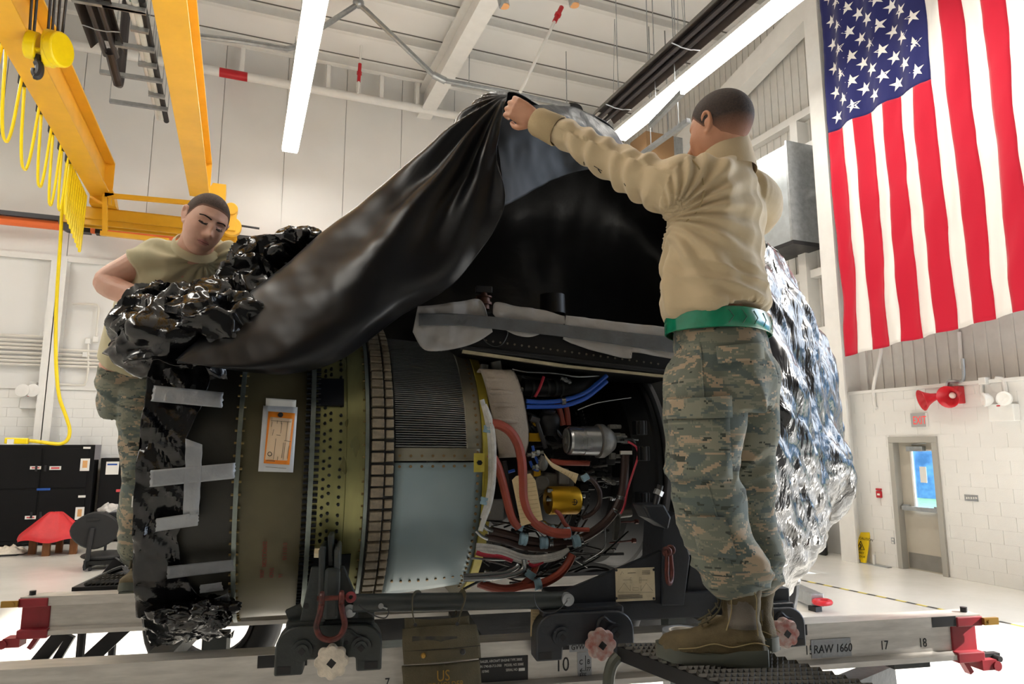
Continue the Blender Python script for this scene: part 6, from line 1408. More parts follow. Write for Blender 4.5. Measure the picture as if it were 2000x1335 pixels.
def camo():
    N = NT('tiger_camouflage'); b = N.b; b.inputs['Roughness'].default_value = .85; b.inputs['Sheen Weight'].default_value = .1
    tc = N.n('ShaderNodeTexCoord'); sn = N.n('ShaderNodeVectorMath', operation='SNAP'); sn.inputs[1].default_value = (.0055, .0055, .0055); N.l(tc.outputs['Object'], sn.inputs[0])
    mp = N.n('ShaderNodeMapping'); mp.inputs['Scale'].default_value = (5.5, 5.5, 17); mp.inputs['Rotation'].default_value = (0, R(9), 0); N.l(sn.outputs[0], mp.inputs[0])
    def nz(sc, off, st, det=3.):
        m2 = N.n('ShaderNodeMapping'); m2.inputs['Location'].default_value = (off, off*2, off*3); N.l(mp.outputs[0], m2.inputs[0])
        n = N.n('ShaderNodeTexNoise', i_Scale=sc, i_Detail=det, i_Roughness=.62, i_Distortion=1.3); N.l(m2.outputs[0], n.inputs['Vector'])
        g = N.n('ShaderNodeMath', operation='GREATER_THAN'); g.inputs[1].default_value = st; N.l(n.outputs[0], g.inputs[0]); return g.outputs[0]
    col = None
    cur = lin('#6a6e62')
    def mixc(fac, a, c):
        mx = N.n('ShaderNodeMix', data_type='RGBA'); N.l(fac, mx.inputs[0])
        if isinstance(a, tuple): mx.inputs[6].default_value = a
        else: N.l(a, mx.inputs[6])
        mx.inputs[7].default_value = lin(c); return mx.outputs[2]
    col = mixc(nz(1.0, 3.3, .52), cur, '#7f7f6f'); col = mixc(nz(1.25, 7.1, .565), col, '#a39078'); col = mixc(nz(1.15, 12.4, .57), col, '#55605c'); col = mixc(nz(1.5, 17.9, .625), col, '#3b4038')
    N.l(col, b.inputs['Base Color'])
    nb = N.n('ShaderNodeTexNoise', i_Scale=500.); N.l(tc.outputs['Object'], nb.inputs['Vector']); bp = N.n('ShaderNodeBump', i_Strength=.12, i_Distance=.004); N.l(nb.outputs[0], bp.inputs['Height']); N.l(bp.outputs[0], b.inputs['Normal'])
    return N.m
m_camo = camo()

def basis(f, up=(0, 0, 1)):                   # columns: right-hand side, forward, up
    f = Vector(f).normalized(); r = f.cross(Vector(up)).normalized(); u = r.cross(f); return Matrix((r, f, u)).transposed()
def limb(mb, pts, rad, n=18, k=5, ends=True):
    P = cr(pts, k); Rr = []
    m = len(pts)-1
    for i in range(len(P)):
        t = i/k; a = min(int(t), m-1); s = t-a; s = s*s*(3-2*s); Rr.append(rad[a]*(1-s)+rad[a+1]*s)
    mb.tube(P, Rr, n=n)
    if ends:
        for p, r_ in ((P[0], Rr[0]), (P[-1], Rr[-1]))[:1 if ends == 1.5 else 2]: mb.ell(p, (r_, r_, r_), nu=14, nv=10)
def trunk(mb, secs, n=28, k=5):
    """secs: (centre, half width, half depth, lateral direction, up direction)"""
    C = cr([s_[0] for s_ in secs], k); m = len(secs)-1; rings = []
    for i, c in enumerate(C):
        t = i/k; a = min(int(t), m-1); s = t-a; s = s*s*(3-2*s)
        w = secs[a][1]*(1-s)+secs[a+1][1]*s; d = secs[a][2]*(1-s)+secs[a+1][2]*s
        L = (Vector(secs[a][3])*(1-s)+Vector(secs[a+1][3])*s).normalized(); up = (C[min(i+1, len(C)-1)]-C[max(i-1, 0)]).normalized()
        L = (L-up*L.dot(up)).normalized(); F_ = up.cross(L)
        rings.append([c + L*w*math.copysign(abs(math.cos(q))**.85, math.cos(q)) + F_*d*math.copysign(abs(math.sin(q))**.85, math.sin(q)) for q in [2*math.pi*j/n for j in range(n)]])
    mb.loft(rings)
def fuse(name, mb, m, t, vox=.006, it=4, f=None, smooth=80, label=None, fac=.5):
    o = part(name, mb, m, t, smooth=0)
    md = o.modifiers.new('r', 'REMESH'); md.mode = 'VOXEL'; md.voxel_size = vox; md.use_smooth_shade = True
    if it: ms = o.modifiers.new('s', 'SMOOTH'); ms.iterations = it; ms.factor = fac
    bake(o); me = o.data
    if f:
        nv = len(me.vertices); co = np.empty(nv*3, 'f'); no = np.empty(nv*3, 'f'); me.vertices.foreach_get('co', co); me.vertices.foreach_get('normal', no)
        co = co.reshape(-1, 3); no = no.reshape(-1, 3); l_ = np.array(ROOT[t.name][1])
        d = np.array([f(Vector(c+l_), Vector(n_)) for c, n_ in zip(co, no)], 'f'); co += no*d[:, None]
        me.vertices.foreach_set('co', co.reshape(-1)); me.update()
    me.shade_smooth(); me.materials.clear()
    for x in (m if isinstance(m, (list, tuple)) else [m]): me.materials.append(x)
    return o
def paint(o, t, fn):
    l_ = ROOT[t.name][1]
    for p in o.data.polygons: p.material_index = fn(Vector(p.center)+l_)
def g2(a, b): return math.exp(-(a*a+b*b))
def head(mb, c, M, s=1., feat=1.):
    """a head with a face; M's columns are its right, forward and up"""
    nu, nv = 112, 88; rings = []
    for i in range(1, nv):
        th = math.pi*i/nv; r_ = []
        for j in range(nu):
            ph = 2*math.pi*j/nu; d = Vector((math.sin(th)*math.sin(ph), math.sin(th)*math.cos(ph), math.cos(th)))
            def hit(cc, rr):
                o_ = [-cc[k]/rr[k] for k in range(3)]; q = [d[k]/rr[k] for k in range(3)]
                a = sum(x*x for x in q); b = sum(x*y for x, y in zip(o_, q)); cc_ = sum(x*x for x in o_)-1; D_ = b*b-a*cc_
                return (-b+math.sqrt(D_))/a if D_ > 0 else 0
            ra = [hit((0, -.012, .032), (.0765, .097, .09)), hit((0, .03, -.035), (.061, .064, .084)), hit((0, .012, -.01), (.07, .083, .09))]
            k_ = 90; rr = math.log(sum(math.exp(k_*x) for x in ra))/k_ - .004
            p = d*rr; x, y, z = p; ax_ = abs(x)
            if y > 0:
                f_ = 0
                f_ += .010*math.exp(-(x/.010)**2)*max(0, min(1, (.03-z)/.02))*max(0, min(1, (z+.045)/.02))*1.3
                f_ += .019*g2(x/.013, (z+.026)/.013) + .007*g2((ax_-.014)/.007, (z+.031)/.008)
                f_ += .006*math.exp(-((z-.036)/.011)**2)*math.exp(-((ax_-.026)/.026)**2)
                f_ -= .0105*g2((ax_-.031)/.016, (z-.014)/.011) ; f_ += .0062*g2((ax_-.031)/.0125, (z-.0105)/.0075)
                f_ += .004*g2((ax_-.045)/.02, (z+.015)/.022)
                f_ += .0065*g2(x/.021, (z+.0565)/.0058) + .0075*g2(x/.018, (z+.0675)/.006) - .004*g2(x/.026, (z+.0618)/.0022)
                f_ -= .0045*g2(x/.024, (z+.080)/.006); f_ += .008*g2(x/.02, (z+.097)/.014) - .002*g2(x/.003, (z+.098)/.008)
                f_ -= .003*g2(x/.004, (z+.047)/.006)
                p = p + Vector((0, f_*feat, 0))
            r_.append(c + M @ (p*s))
        rings.append(r_)
    mb.loft(rings)
    for sg in (-1, 1):                         # ears
        E_ = lambda x, y, z: c + M @ (Vector((sg*x, y, z))*s)
        mb.tube(cr([E_(.071, .012, .002), E_(.080, .008, .026), E_(.085, -.008, .034), E_(.086, -.020, .022), E_(.082, -.018, .0), E_(.076, -.006, -.018), E_(.073, .004, -.026), E_(.070, .010, -.018)], 5), .0055*s, n=8)
        mb.ell(E_(.075, -.004, .008), (.006*s, .014*s, .024*s), M, 10, 8)
        mb.tube([E_(.068, .004, -.005), E_(.078, -.012, .01)], .008*s, n=8)
def hair(t, c, M, s, m, mf, low, name='hair', thick=.004, z0=None, hl=.058):
    """cropped hair: a cap over the cranium, ending at a hairline"""
    mb = MB(); nu, nv = 72, 40; vs = []; idx = {}; 
    def pos(d, off):
        k_ = 90
        def hit(cc, rr):
            o_ = [-cc[k]/rr[k] for k in range(3)]; q = [d[k]/rr[k] for k in range(3)]
            a = sum(x*x for x in q); b = sum(x*y for x, y in zip(o_, q)); cc_ = sum(x*x for x in o_)-1; D_ = b*b-a*cc_
            return (-b+math.sqrt(D_))/a if D_ > 0 else 0
        ra = [hit((0, -.012, .032), (.0765, .097, .09)), hit((0, .03, -.035), (.061, .064, .084)), hit((0, .012, -.01), (.07, .083, .09))]
        return d*(math.log(sum(math.exp(k_*x) for x in ra))/k_ - .004 + off)
    rings = []
    for i in range(nv+1):
        r_ = []
        for j in range(nu):
            ph = 2*math.pi*j/nu; cf = math.cos(ph)
            # hairline polar angle by azimuth: high on the brow, sideburn at the ear, low at the nape
            a_ = abs((ph+math.pi) % (2*math.pi)-math.pi)
            tl = np.interp(a_, [0, .5, .8, 1.0, 1.25, 1.45, 1.6, 1.75, 2.1, 2.6, 3.15], [hl*16.5, hl*17, hl*17.5, hl*20, 1.45, 1.75, 1.62, 1.72, 2.15, low, low])
            th = max(.001, tl*i/nv); f_ = i/nv
            d = Vector((math.sin(th)*math.sin(ph), math.sin(th)*math.cos(ph), math.cos(th)))
            off = thick*(1-max(0, (f_-.55)/.45)**1.5) + (.0012 if f_ < .97 else -.002)
            r_.append(c + M @ (pos(d, off)*s))
        rings.append(r_)
    mb.loft(rings)
    o = part(name, mb, m, t, smooth=80)
    iv = M.inverted(); l_ = ROOT[t.name][1]; at = o.data.attributes.new('fade', 'FLOAT', 'POINT')
    vals = []
    for i in range(nv+1):
        for j in range(nu):
            q = iv @ (rings[i][j]-c)/s; e = max(0, (i/nv-.86)/.14)
            vals.append(max(0, min(1, max((z0 - q.z)/.06 + .5 if z0 is not None else 0, e*.9))))
    for k, v in enumerate(vals): at.data[k].value = v
    return o
def hand(mb, w, d, nrm, s=1., side=1, curl=(.5, .6, .6, .7), tip=.5, thumb=.6, spread=.12):
    """w wrist, d towards the fingers, nrm out of the back of the hand; side: +1 when the thumb is at d x nrm"""
    d = Vector(d).normalized(); nrm = Vector(nrm); nrm = (nrm-d*nrm.dot(d)).normalized(); x = d.cross(nrm)*side
    P = lambda a, b, h: w + (d*a + x*b + nrm*h)*s
    rings = []
    for a, wd, th, b0 in ((-.02, .027, .021, 0), (.0, .028, .02, 0), (.03, .037, .019, .002), (.06, .042, .017, .002), (.09, .041, .0145, .001), (.098, .034, .01, .0)):
        rings.append([P(a, b0+wd*math.cos(q), th*math.sin(q)) for q in [2*math.pi*k/18 for k in range(18)]])
    mb.loft(rings)
    for i, (b0, L) in enumerate(((.029, (.045, .027, .022)), (.0098, (.05, .031, .024)), (-.010, (.046, .029, .023)), (-.029, (.037, .022, .02)))):
        p = P(.086, b0, .004); pts = [P(.06, b0*.9, .0), p]; ang = 0; fd = d + x*spread*(b0/.03); fd.normalize()
        for L_, da in zip(L, (curl[i], curl[i]*1.15, curl[i]*tip)):
            ang += da; p = p + (fd*math.cos(ang) - nrm*math.sin(ang))*L_*s; pts.append(p)
        limb(mb, pts, [.0085*s, .0102*s, .0088*s, .0078*s, .0064*s], n=12, k=4)
        mb.ell(P(.088, b0, .007), (.0095*s,)*3, nu=10, nv=8)
    tb = [P(.012, .022, -.006), P(.042, .046, -.014), P(.068, .056-.012*thumb, -.022-.016*thumb), P(.09, .053-.03*thumb, -.03-.026*thumb)]
    limb(mb, tb, [.015*s, .0125*s, .0105*s, .0082*s], n=12, k=4)
def boot(t, heel, toe, ankle_top, nrm=None, side=1):
    """laced boot on the ground from heel to toe, its shaft leaning to ankle_top"""
    d = (toe-heel); L = d.length; d.normalize(); up = Vector((0, 0, 1)); x = d.cross(up).normalized()
    k = L/.31; P = lambda a, b, h: heel + (d*a + x*b + up*h)*k
    mb = MB(); rings = []
    for a, w, h0, h1 in ((.008, .022, .02, .07), (.02, .033, .016, .1), (.06, .036, .016, .135), (.1, .037, .018, .14), (.14, .039, .018, .118), (.18, .044, .018, .1), (.22, .049, .018, .086), (.26, .048, .018, .079), (.29, .039, .02, .068), (.306, .02, .022, .05)):
        hm, hh = (h0+h1)/2, (h1-h0)/2
        rings.append([P(a, w*math.copysign(abs(math.cos(q))**.8, math.cos(q)), hm+hh*math.copysign(abs(math.sin(q))**.75, math.sin(q))) for q in [2*math.pi*j/20 for j in range(20)]])
    mb.loft(rings)
    tp = Vector(ankle_top); sh = [(P(.062, 0, .07), .046, .052), (P(.07, 0, .125), .043, .05), (P(.068, 0, .17).lerp(tp, .1), .048, .055), (P(.066, 0, .2).lerp(tp, .6), .055, .06), (tp, .058, .062)]
    trunk(mb, [(c_, w_*k, d_*k, x, up) for c_, w_, d_ in sh], n=20)
    b = fuse('boot', mb, m_boot, t, vox=.0055, it=3, f=lambda p, n: .0012*fbm(p*40)+.0025*max(0, noise.noise((p.x*12, p.y*12, p.z*55))))
    rings = []
    for h, f_ in ((0, .93), (.006, 1.0), (.012, 1.05), (.024, 1.03), (.034, .97)):
        out = []
        for a, w in ((.0, .012), (.004, .026), (.03, .038), (.08, .037), (.13, .038), (.18, .045), (.23, .05), (.27, .047), (.3, .034), (.314, .012)): out.append((a, w*f_))
        hh = lambda a: h + (.014*max(0, 1-a/.12)**.6 if h > .02 else 0) + (.004*math.sin(a*28) if h > .02 else 0) + .013*max(0, (a-.22)/.094)**1.6
        rings.append([P(a, w, hh(a)) for a, w in out]+[P(a, -w, hh(a)) for a, w in reversed(out)])
    so_ = part('sole', MB().loft(rings), m_sole, b, smooth=40)
    mbt = MB()
    for q in range(12): mbt.box(P(.015+q*.025, 0, .002), (.014, .07, .008), Matrix((d, x, up)).transposed())
    part('tread_lugs', mbt, m_sole, b, smooth=0, kind='stuff')
    # nylon side panel, seams, laces
    for sg in (-1, 1):
        G = []
        for i in range(7):
            h = .105+.11*i/6; r_ = []
            for j in range(6):
                a = .035+.055*j/5; base = P(0, 0, 0); f_ = max(0, min(1, (h-.1)/.12)); ctr = P(.068, 0, h).lerp(Vector((tp.x, tp.y, P(0, 0, h).z)) + (P(.068, 0, 0)-P(.066, 0, 0)), f_*.6)
                q = (j/5-.5)*1.5; r_.append(ctr + (x*sg*.0455*math.cos(q) + d*.055*math.sin(q))*k*1.04)
            G.append(r_)
        part('side_panel', MB().grid(G), m_bootp, b, smooth=60, solid=.003)
    part('seam', MB().tube(cr([P(.0, -.03, .06), P(.04, -.0395, .07), P(.1, -.041, .055), (P(.15, -.043, .062)), P(.2, -.049, .05), P(.25, -.05, .045)], 5), .0018, n=5), m_stitch, b)
    part('seam', MB().tube(cr([P(.0, .03, .06), P(.04, .0395, .07), P(.1, .041, .055), (P(.15, .043, .062)), P(.2, .049, .05), P(.25, .05, .045)], 5), .0018, n=5), m_stitch, b)
    part('collar_pad', MB().tube([tp + (x*.058*math.cos(q_) + d*.062*math.sin(q_))*k for q_ in [2*math.pi*j/24 for j in range(24)]], .006, n=8, close=True), m_boot, b)
    for sg in (-1, 1):
        part('seam', MB().tube(cr([P(.115, sg*.041, .1), P(.1, sg*.047, .15), P(.098, sg*.05, .19), tp + (x*sg*.055 + d*.026)*k], 5), .0018, n=5), m_stitch, b)
        part('seam', MB().tube(cr([P(.03, sg*.041, .09), P(.032, sg*.046, .15), P(.03, sg*.05, .19), tp + (x*sg*.055 - d*.03)*k], 5), .0018, n=5), m_stitch, b)
        part('eyelet_stay', MB().tube(cr([P(.19, sg*.026, .108), P(.155, sg*.032, .128), P(.128, sg*.034, .16), P(.12, sg*.034, .2)], 5), .006, n=6, flat=.5), m_lace, b)
    for q in range(6):
        a, h = .175-.011*q, .1+.02*q
        if q > 2: a = .142-.003*q
        part('lace', MB().tube([P(a, -.024, h-.006), P(a+.006, 0, h+.004), P(a, .024, h-.006)], .003, n=6), m_lace, b)
    return b

def proj(o, t, px, py, off=.002):
    l_ = ROOT[t.name][1]; d_ = Ti.to_3x3() @ ray(px, py); ok, loc, nr, _ = o.ray_cast(Vector((0, 0, EYE))-l_, d_)
    return (loc+l_-d_.normalized()*off) if ok else tD(px, py, 2.05)
# ---- man on the work step, seen from behind
pr = thing('person', 'man in tan long-sleeved shirt, green belt and camouflage trousers lifting the black sheet', 'person', tZ(1420, 1290, PZ), F=T)
D = tD
sa = R(43); Lt = Vector((math.cos(sa), math.sin(sa), 0)); Fc = Vector((-math.sin(sa), math.cos(sa), 0))      # his right side, his front
ha = R(58); Lh = Vector((math.cos(ha), math.sin(ha), 0)); up = Vector((0, 0, 1))
hc = D(1406, 256, 2.16); hf = Vector((-.5, .86, -.12)); HM = basis(hf)
cz = lambda px, py, d: D(px, py, d)
mb = MB(); head(mb, hc, HM, 1.0)
limb(mb, [D(1420, 350, 2.17), D(1418, 312, 2.165), D(1411, 275, 2.165)], [.075, .062, .06])
trunk(mb, [(D(1404, 690, 2.17), .15, .11, Lh, up), (D(1395, 600, 2.17), .145, .1, Lt, up), (D(1400, 480, 2.18), .165, .105, Lt, up), (D(1405, 390, 2.17), .17, .1, Lt, up), (D(1412, 345, 2.17), .1, .07, Lt, up)])
sh_l, el, wr = D(1345, 365, 2.08), D(1190, 312, 2.25), D(1062, 240, 2.4)
limb(mb, [sh_l, D(1270, 345, 2.15), el, D(1120, 270, 2.33), wr], [.065, .05, .042, .04, .03])
sh_r = D(1482, 378, 2.33); el_r, wr_r = D(1440, 400, 2.6), D(1400, 330, 2.72)
limb(mb, [sh_r, el_r, wr_r], [.06, .042, .03])
hand(mb, D(1046, 232, 2.41), D(985, 200, 2.45)-D(1046, 232, 2.41), D(1030, 205, 2.2)-D(1030, 225, 2.41), 1.0, side=-1, curl=(.62, .55, .5, .55), thumb=.2)
hand(mb, wr_r, Vector((-.5, .6, .6)), Vector((.3, -.7, .6)), 1.0, side=1)
limb(mb, [D(1375, 720, 2.12), D(1368, 920, 2.1), D(1448, 1190, 2.125)], [.09, .065, .03]); limb(mb, [D(1450, 720, 2.27), D(1452, 920, 2.28), D(1487, 1170, 2.3)], [.09, .065, .03])
bd = fuse('body', mb, m_skin2, pr, vox=.0042, it=3, fac=.4)
hair(pr, hc, HM, 1.0, m_hair, None, 2.3, thick=.009, z0=-.02)
# shirt
mb = MB()
trunk(mb, [(D(1403, 618, 2.165), .174, .138, Lt, up), (D(1399, 600, 2.17), .186, .15, Lt, up), (D(1394, 540, 2.17), .182, .14, Lt, up), (D(1397, 460, 2.18), .19, .135, Lt, up), (D(1402, 400, 2.175), .2, .13, Lt, up), (D(1408, 355, 2.17), .185, .105, Lt, up), (D(1414, 325, 2.17), .12, .085, Lt, up), (D(1414, 312, 2.17), .074, .07, Lt, up)], n=36)
limb(mb, [D(1362, 375, 2.1), D(1330, 368, 2.09), D(1265, 350, 2.15), el, D(1120, 270, 2.33), D(1075, 246, 2.39)], [.1, .1, .076, .062, .052, .044], n=24, k=6)
limb(mb, [D(1458, 382, 2.27), D(1480, 400, 2.33), D(1462, 430, 2.45), el_r, wr_r], [.088, .08, .068, .058, .042], n=20)
arm_d = (wr-sh_l).normalized(); 
def wr_shirt(p, n):
    q = p-sh_l; a = q.dot(arm_d); s_ = 0
    if a > .02 and (q-arm_d*a).length < .17:               # sleeve: diagonal gathers that run round the arm
        o_ = q-arm_d*a; tw = math.atan2(o_.z, o_.dot(arm_d.cross(up)))
        s_ += .013*math.sin(a*72+tw*1.5+2.5*noise.noise(p*9))*(.35+.65*abs(noise.noise(p*5)))*min(1, a*9)*min(1, max(0, .6-a)*7)
        s_ += .006*noise.noise((a*16, tw*1.3, 5))
    else:
        up_ = (p.z-D(1400, 620, 2.17).z)
        fan = p-D(1300, 425, 2.08); an = math.atan2(fan.z, fan.x)
        s_ += .011*math.sin(an*20+2*noise.noise(p*5))*math.exp(-(fan.length/.32)**2)*min(1, fan.length*8)
        s_ += .014*(1-abs(noise.noise((p.x*7+p.y*4, p.y*7, p.z*1.1+p.x*1.5)))*2.4)*max(.25, min(1, .9-up_*.5)) - .004
        s_ += .018*(1-abs(noise.noise((p.x*4-p.z*3, p.y*4, p.z*17+p.x*5)))*2.2)*math.exp(-((up_-.06)/.1)**2)
    return s_
shr_o = fuse('shirt', mb, m_shirt, pr, vox=.0058, it=5, f=wr_shirt)
lw = [(0, .046), (.01, .05), (.03, .0505), (.085, .054), (.09, .05)]
ca, cb_ = D(1047, 236, 2.405), D(1098, 260, 2.355)
part('cuff', MB().lathe([(h*1.15, r_) for h, r_ in lw], ca, cb_-ca, n=32), mat('cuff_tan', '#b8a27c', .8, var=.08, bump=.3, bs=300), pr, smooth=60)
rings = []
for h, w, d_ in ((-.05, .1, .095), (-.012, .094, .088), (.025, .083, .078), (.05, .073, .069), (.049, .067, .063), (.0, .07, .066)):
    c = D(1420, 314, 2.168)+up*(h*1.3+.016) + Fc*.006
    rings.append([c + Lt*w*math.cos(q) + Fc*d_*math.sin(q) + up*(.014*math.sin(q)*-1) for q in [2*math.pi*j/36 for j in range(36)]])
part('collar', MB().loft(rings, caps=False), m_shirt, pr, smooth=60)

part('armhole_seam', MB().tube(cr([proj(shr_o, pr, x, y, .0) for x, y in ((1352, 312), (1366, 330), (1374, 360), (1372, 390), (1360, 415), (1340, 432))], 6), .0022, n=5), mat('seam_tan', '#a8956f', .8), pr)
for (x0, y0, x1, y1, r_) in ((1168, 330, 1174, 338, .002), (1160, 324, 1176, 334, .0012), (1140, 316, 1141, 322, .0015), (1219, 358, 1222, 363, .0013)):
    part('ink_mark', MB().tube([proj(shr_o, pr, x0, y0, .0005), proj(shr_o, pr, (x0+x1)/2, (y0+y1)/2, .0005), proj(shr_o, pr, x1, y1, .0005)], r_, n=5), m_ink, pr)
# trousers
mb = MB()
trunk(mb, [(D(1402, 632, 2.16), .158, .125, Lh, up), (D(1408, 680, 2.165), .17, .14, Lh, up), (D(1415, 740, 2.17), .175, .15, Lh, up), (D(1414, 790, 2.17), .165, .145, Lh, up)], n=36)
limb(mb, [D(1375, 735, 2.11), D(1376, 830, 2.09), D(1374, 930, 2.09), D(1392, 1010, 2.1), D(1420, 1080, 2.1), D(1438, 1122, 2.105), D(1440, 1150, 2.11)], [.115, .116, .104, .1, .094, .09, .07], n=26, k=6, ends=1.5)
limb(mb, [D(1452, 735, 2.26), D(1452, 830, 2.27), D(1447, 930, 2.28), D(1450, 1020, 2.29), D(1466, 1085, 2.29), D(1476, 1112, 2.29), D(1478, 1138, 2.3)], [.12, .11, .1, .096, .088, .082, .065], n=26, k=6, ends=1.5)
def wr_tr(p, n):
    zc_ = p.z-PZ
    s_ = .016*(1-abs(noise.noise((p.x*7+p.z*3, p.y*7, p.z*4.5)))*2.3)-.005
    s_ += .016*(1-abs(noise.noise((p.x*5, p.y*5, p.z*20+p.x*7)))*2.2)*math.exp(-((zc_-.3)/.09)**2)
    s_ += .014*(1-abs(noise.noise((p.x*6, p.y*6, p.z*15-p.x*6)))*2.2)*math.exp(-((zc_-.58)/.08)**2)
    return s_
tro = fuse('trousers', mb, m_camo, pr, vox=.0062, it=5, f=wr_tr)
def surf_patch(name, corners, d0, bulge, m, n=10, th=.006):
    (a, b, c, e) = [Vector((x, y, 0)) for x, y in corners]
    G = []
    for i in range(n+1):
        r_ = []
        for j in range(n+1):
            q = a.lerp(b, j/n).lerp(e.lerp(c, j/n), i/n); s_ = j/n
            r_.append(proj(tro, pr, q.x, q.y, d0 + .004*fbm((q.x*.03, q.y*.03, d0))))
        G.append(r_)
    return part(name, MB().grid(G), m, pr, smooth=60, solid=th)
surf_patch('cargo_pocket', [(1306, 818), (1424, 812), (1430, 935), (1312, 940)], .012, 0, m_camo)
surf_patch('pocket_flap', [(1302, 780), (1428, 772), (1430, 815), (1303, 818)], .02, 0, m_camo)
surf_patch('seat_pocket_flap', [(1398, 676), (1490, 668), (1492, 700), (1402, 710)], .01, 0, m_camo)
surf_patch('calf_pocket', [(1348, 1008), (1418, 1010), (1440, 1090), (1366, 1082)], .01, 0, m_camo)
part('outseam', MB().tube(cr([proj(tro, pr, x, y, .001) for x, y in ((1366, 668), (1370, 700), (1372, 740), (1375, 780), (1376, 830), (1376, 880), (1378, 930), (1390, 970), (1402, 1010), (1415, 1050), (1424, 1080))], 6), .003, n=5), m_camo, pr)
# belt
rings = []
for h, f_ in ((-.03, 1.03), (-.027, 1.05), (.027, 1.05), (.03, 1.03)):
    c = D(1403, 638, 2.165)+up*h
    rings.append([c + Lt*.181*f_*math.copysign(abs(math.cos(q))**.85, math.cos(q)) + Fc*.146*f_*math.copysign(abs(math.sin(q))**.85, math.sin(q)) for q in [2*math.pi*j/48 for j in range(48)]])
bt = part('belt', MB().loft(rings, caps=False), m_belt, pr, smooth=50, solid=.003)
bp_ = lambda q, h, f_=1.06: D(1403, 638, 2.165)+up*h + Lt*.181*f_*math.copysign(abs(math.cos(q))**.85, math.cos(q)) + Fc*.146*f_*math.copysign(abs(math.sin(q))**.85, math.sin(q))
for k in range(7):
    q = -2.6+k*.28
    part('chevron', MB().tube([bp_(q, -.02), bp_(q+.1, 0), bp_(q, .02)], .0016, n=4), m_beltd, bt, smooth=0)
part('belt_slide', MB().tube([bp_(-.42, -.028, 1.075), bp_(-.42, .028, 1.075)], .006, n=6), m_black, bt); part('belt_slide', MB().tube([bp_(-.36, -.028, 1.075), bp_(-.36, .028, 1.075)], .004, n=6), m_beltd, bt)
BZ = PZ+.011
boot(pr, tZ(1502, 1300, BZ), tZ(1284, 1286, BZ), D(1444, 1140, 2.115))
boot(pr, tZ(1518, 1272, BZ), tZ(1372, 1238, BZ), D(1484, 1130, 2.3))

# ---- man in the T-shirt behind the inlet, looking down
pl_ = thing('person', 'man in a sand T-shirt with cropped hair looking down behind bunched black plastic', 'person', tD(262, 1150, 3.32), F=T)
hc = D(399, 437, 3.02); hf = Vector((.46, -.8, -.4)).normalized(); HM = basis(hf) @ Matrix.Rotation(R(-15), 3, 'Y'); HS = 1.14
sa = R(-18); Lt = Vector((-math.cos(sa), math.sin(-sa), 0)); Lt = Vector((-math.cos(R(20)), -math.sin(R(20)), 0)); Fc = Vector((math.sin(R(20)), -math.cos(R(20)), 0))
mb = MB(); head(mb, hc, HM, HS, 1.15)
nk = D(376, 500, 3.12)
limb(mb, [nk, D(384, 478, 3.08), D(391, 450, 3.04)], [.085, .074, .068])
trunk(mb, [(D(268, 730, 3.34), .17, .12, Lt, up), (D(300, 650, 3.3), .17, .12, Lt, up), (D(345, 570, 3.2), .19, .12, Lt, up), (D(362, 520, 3.15), .19, .11, Lt, up), (D(374, 500, 3.12), .1, .08, Lt, up)])
shr, elr, wrr = D(282, 512, 3.08), D(207, 552, 3.0), D(292, 590, 2.92)
limb(mb, [shr, D(243, 530, 3.04), elr, D(250, 574, 2.96), wrr], [.074, .062, .052, .05, .034], k=6)
shl, ell_, wrl = D(450, 506, 3.22), D(490, 590, 3.2), D(430, 610, 3.0)
limb(mb, [shl, ell_, wrl], [.07, .05, .034])
hand(mb, D(296, 592, 2.915), Vector((.85, -.2, -.25)), Vector((-.1, -.5, .85)), 1.05, side=1); hand(mb, wrl, Vector((-.5, -.5, -.3)), Vector((0, -.4, .9)), 1.05, side=-1)
limb(mb, [D(280, 740, 3.34), D(286, 930, 3.34), D(268, 1110, 3.35)], [.09, .06, .03]); limb(mb, [D(300, 740, 3.5), D(300, 930, 3.5), D(300, 1110, 3.52)], [.09, .06, .03])
bd = fuse('body', mb, [m_skin, m_lip, m_lash], pl_, vox=.0042, it=2, fac=.35)
iv = HM.inverted()
def face_paint(p):
    q = iv @ (p-hc)/HS
    if q.y > .06:
        if abs(q.x) < .0195*(1-((q.z+.0615)/.016)**2 if abs(q.z+.0615) < .016 else 0) and -.0715 < q.z < -.053: return 1
        if abs(abs(q.x)-.031) < .0135 and abs(q.z-.0045-.004*abs(abs(q.x)-.031)/.0135) < .0022: return 2
    return 0
paint(bd, pl_, face_paint)
hair(pl_, hc, HM, HS, m_buzz, m_buzz, 2.2, thick=.0035, hl=.05)
def onface(x, z, o_=.0):
    dg = bpy.context.evaluated_depsgraph_get(); l_ = ROOT[pl_.name][1]
    a = hc+HM @ Vector((x*HS, .25, z*HS)) - l_; d_ = HM @ Vector((0, -1, 0)); ok, loc, nr, _ = bd.ray_cast(a, d_)
    return loc + l_ + nr*o_ if ok else hc
for sg in (-1, 1):
    part('eyebrow', MB().tube(cr([onface(sg*.011, .0275, .001), onface(sg*.024, .0315, .001), onface(sg*.038, .0325, .001), onface(sg*.051, .0275, .001)], 5), [.0042]+[.005]*9+[.004]*5+[.0018], n=8, flat=.5), m_brow, pl_)
    part('eyelashes', MB().tube(cr([onface(sg*.018, .0035, .001), onface(sg*.026, .0018, .0015), onface(sg*.036, .0015, .0015), onface(sg*.046, .0045, .001)], 5), .0019*HS, n=6), m_lash, pl_)
part('mouth_line', MB().tube(cr([onface(-.023, -.063, .0), onface(-.01, -.0612, .0003), onface(0, -.0622, .0003), onface(.01, -.0612, .0003), onface(.023, -.063, .0)], 5), .0011*HS, n=5), mat('mouth_dark', '#6a3430', .6), pl_)
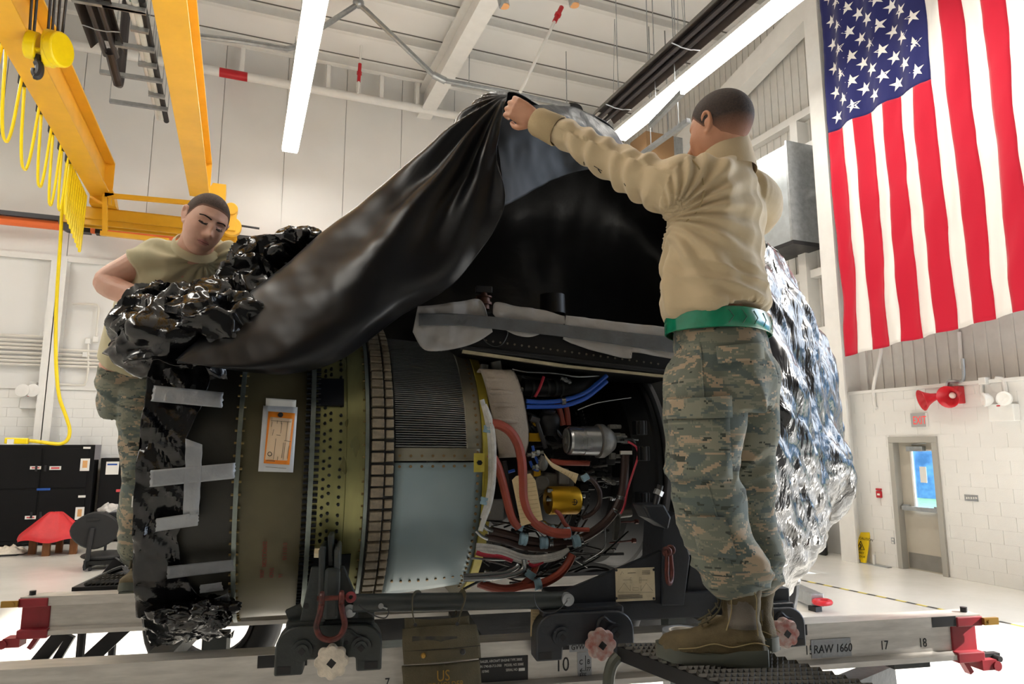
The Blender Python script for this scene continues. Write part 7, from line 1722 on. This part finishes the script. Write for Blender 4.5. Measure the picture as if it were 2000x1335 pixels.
# T-shirt
mb = MB()
trunk(mb, [(D(272, 715, 3.34), .19, .14, Lt, up), (D(300, 650, 3.3), .2, .145, Lt, up), (D(340, 580, 3.21), .215, .145, Lt, up), (D(358, 535, 3.165), .225, .13, Lt, up), (D(370, 508, 3.13), .19, .105, Lt, up), (D(376, 494, 3.115), .12, .085, Lt, up), (D(379, 484, 3.1), .088, .08, Lt, up)], n=36)
limb(mb, [D(315, 510, 3.1), D(287, 513, 3.08), D(258, 521, 3.05)], [.095, .097, .088], n=24, k=6, ends=1.5)
limb(mb, [D(430, 505, 3.2), D(452, 512, 3.22), D(468, 540, 3.22)], [.09, .09, .085], n=20)
def wr_tee(p, n):
    q = p-D(392, 505, 3.02); an = math.atan2(q.x, -q.z)
    return .014*math.sin(an*15+3*noise.noise(p*3.5))*min(1, q.length*4)*math.exp(-(q.length/.5)**2) + .008*(1-abs(noise.noise((p.x*9, p.y*6, p.z*3.2)))*2.3) - .003
fuse('t_shirt', mb, m_tee, pl_, vox=.0062, it=5, f=wr_tee)
rings = []
for h, w, d_ in ((-.006, .1, .092), (.006, .098, .09), (.02, .088, .08), (.022, .082, .074), (.0, .09, .082)):
    c = D(381, 485, 3.075)+Vector((0, 0, h)); upv = (D(391, 450, 3.04)-nk).normalized(); L2 = (Lt-upv*Lt.dot(upv)).normalized(); F2 = upv.cross(L2)
    rings.append([c + L2*w*math.cos(q) + F2*d_*math.sin(q) for q in [2*math.pi*j/32 for j in range(32)]])
part('neck_band', MB().loft(rings, caps=False), m_tee, pl_, smooth=60)
# trousers and boots
mb = MB()
trunk(mb, [(D(270, 715, 3.34), .175, .14, Lt, up), (D(268, 760, 3.36), .175, .15, Lt, up), (D(272, 800, 3.38), .17, .14, Lt, up)], n=30)
limb(mb, [D(278, 770, 3.3), D(282, 850, 3.3), D(285, 930, 3.3), D(277, 1000, 3.32), D(268, 1060, 3.33), D(266, 1086, 3.33)], [.118, .108, .098, .1, .08, .06], n=22, k=6, ends=1.5)
limb(mb, [D(305, 770, 3.5), D(305, 930, 3.5), D(300, 1030, 3.5), D(292, 1070, 3.5)], [.118, .1, .1, .07], n=20, ends=1.5)
fuse('trousers', mb, m_camo, pl_, vox=.0065, it=5, f=lambda p, n: .011*(1-abs(noise.noise((p.x*8+p.z*3, p.y*8, p.z*9)))*2.3)-.003)
pn = part('pen', MB().cyl(D(261, 968, 3.19), D(259, 990, 3.18), .006, n=8), m_paper, pl_)
boot(pl_, D(282, 1150, 3.38)+Vector((0, 0, 0)), D(246, 1158, 3.1), D(264, 1070, 3.33))
boot(pl_, D(315, 1140, 3.55), D(240, 1090, 3.62), D(290, 1060, 3.5))
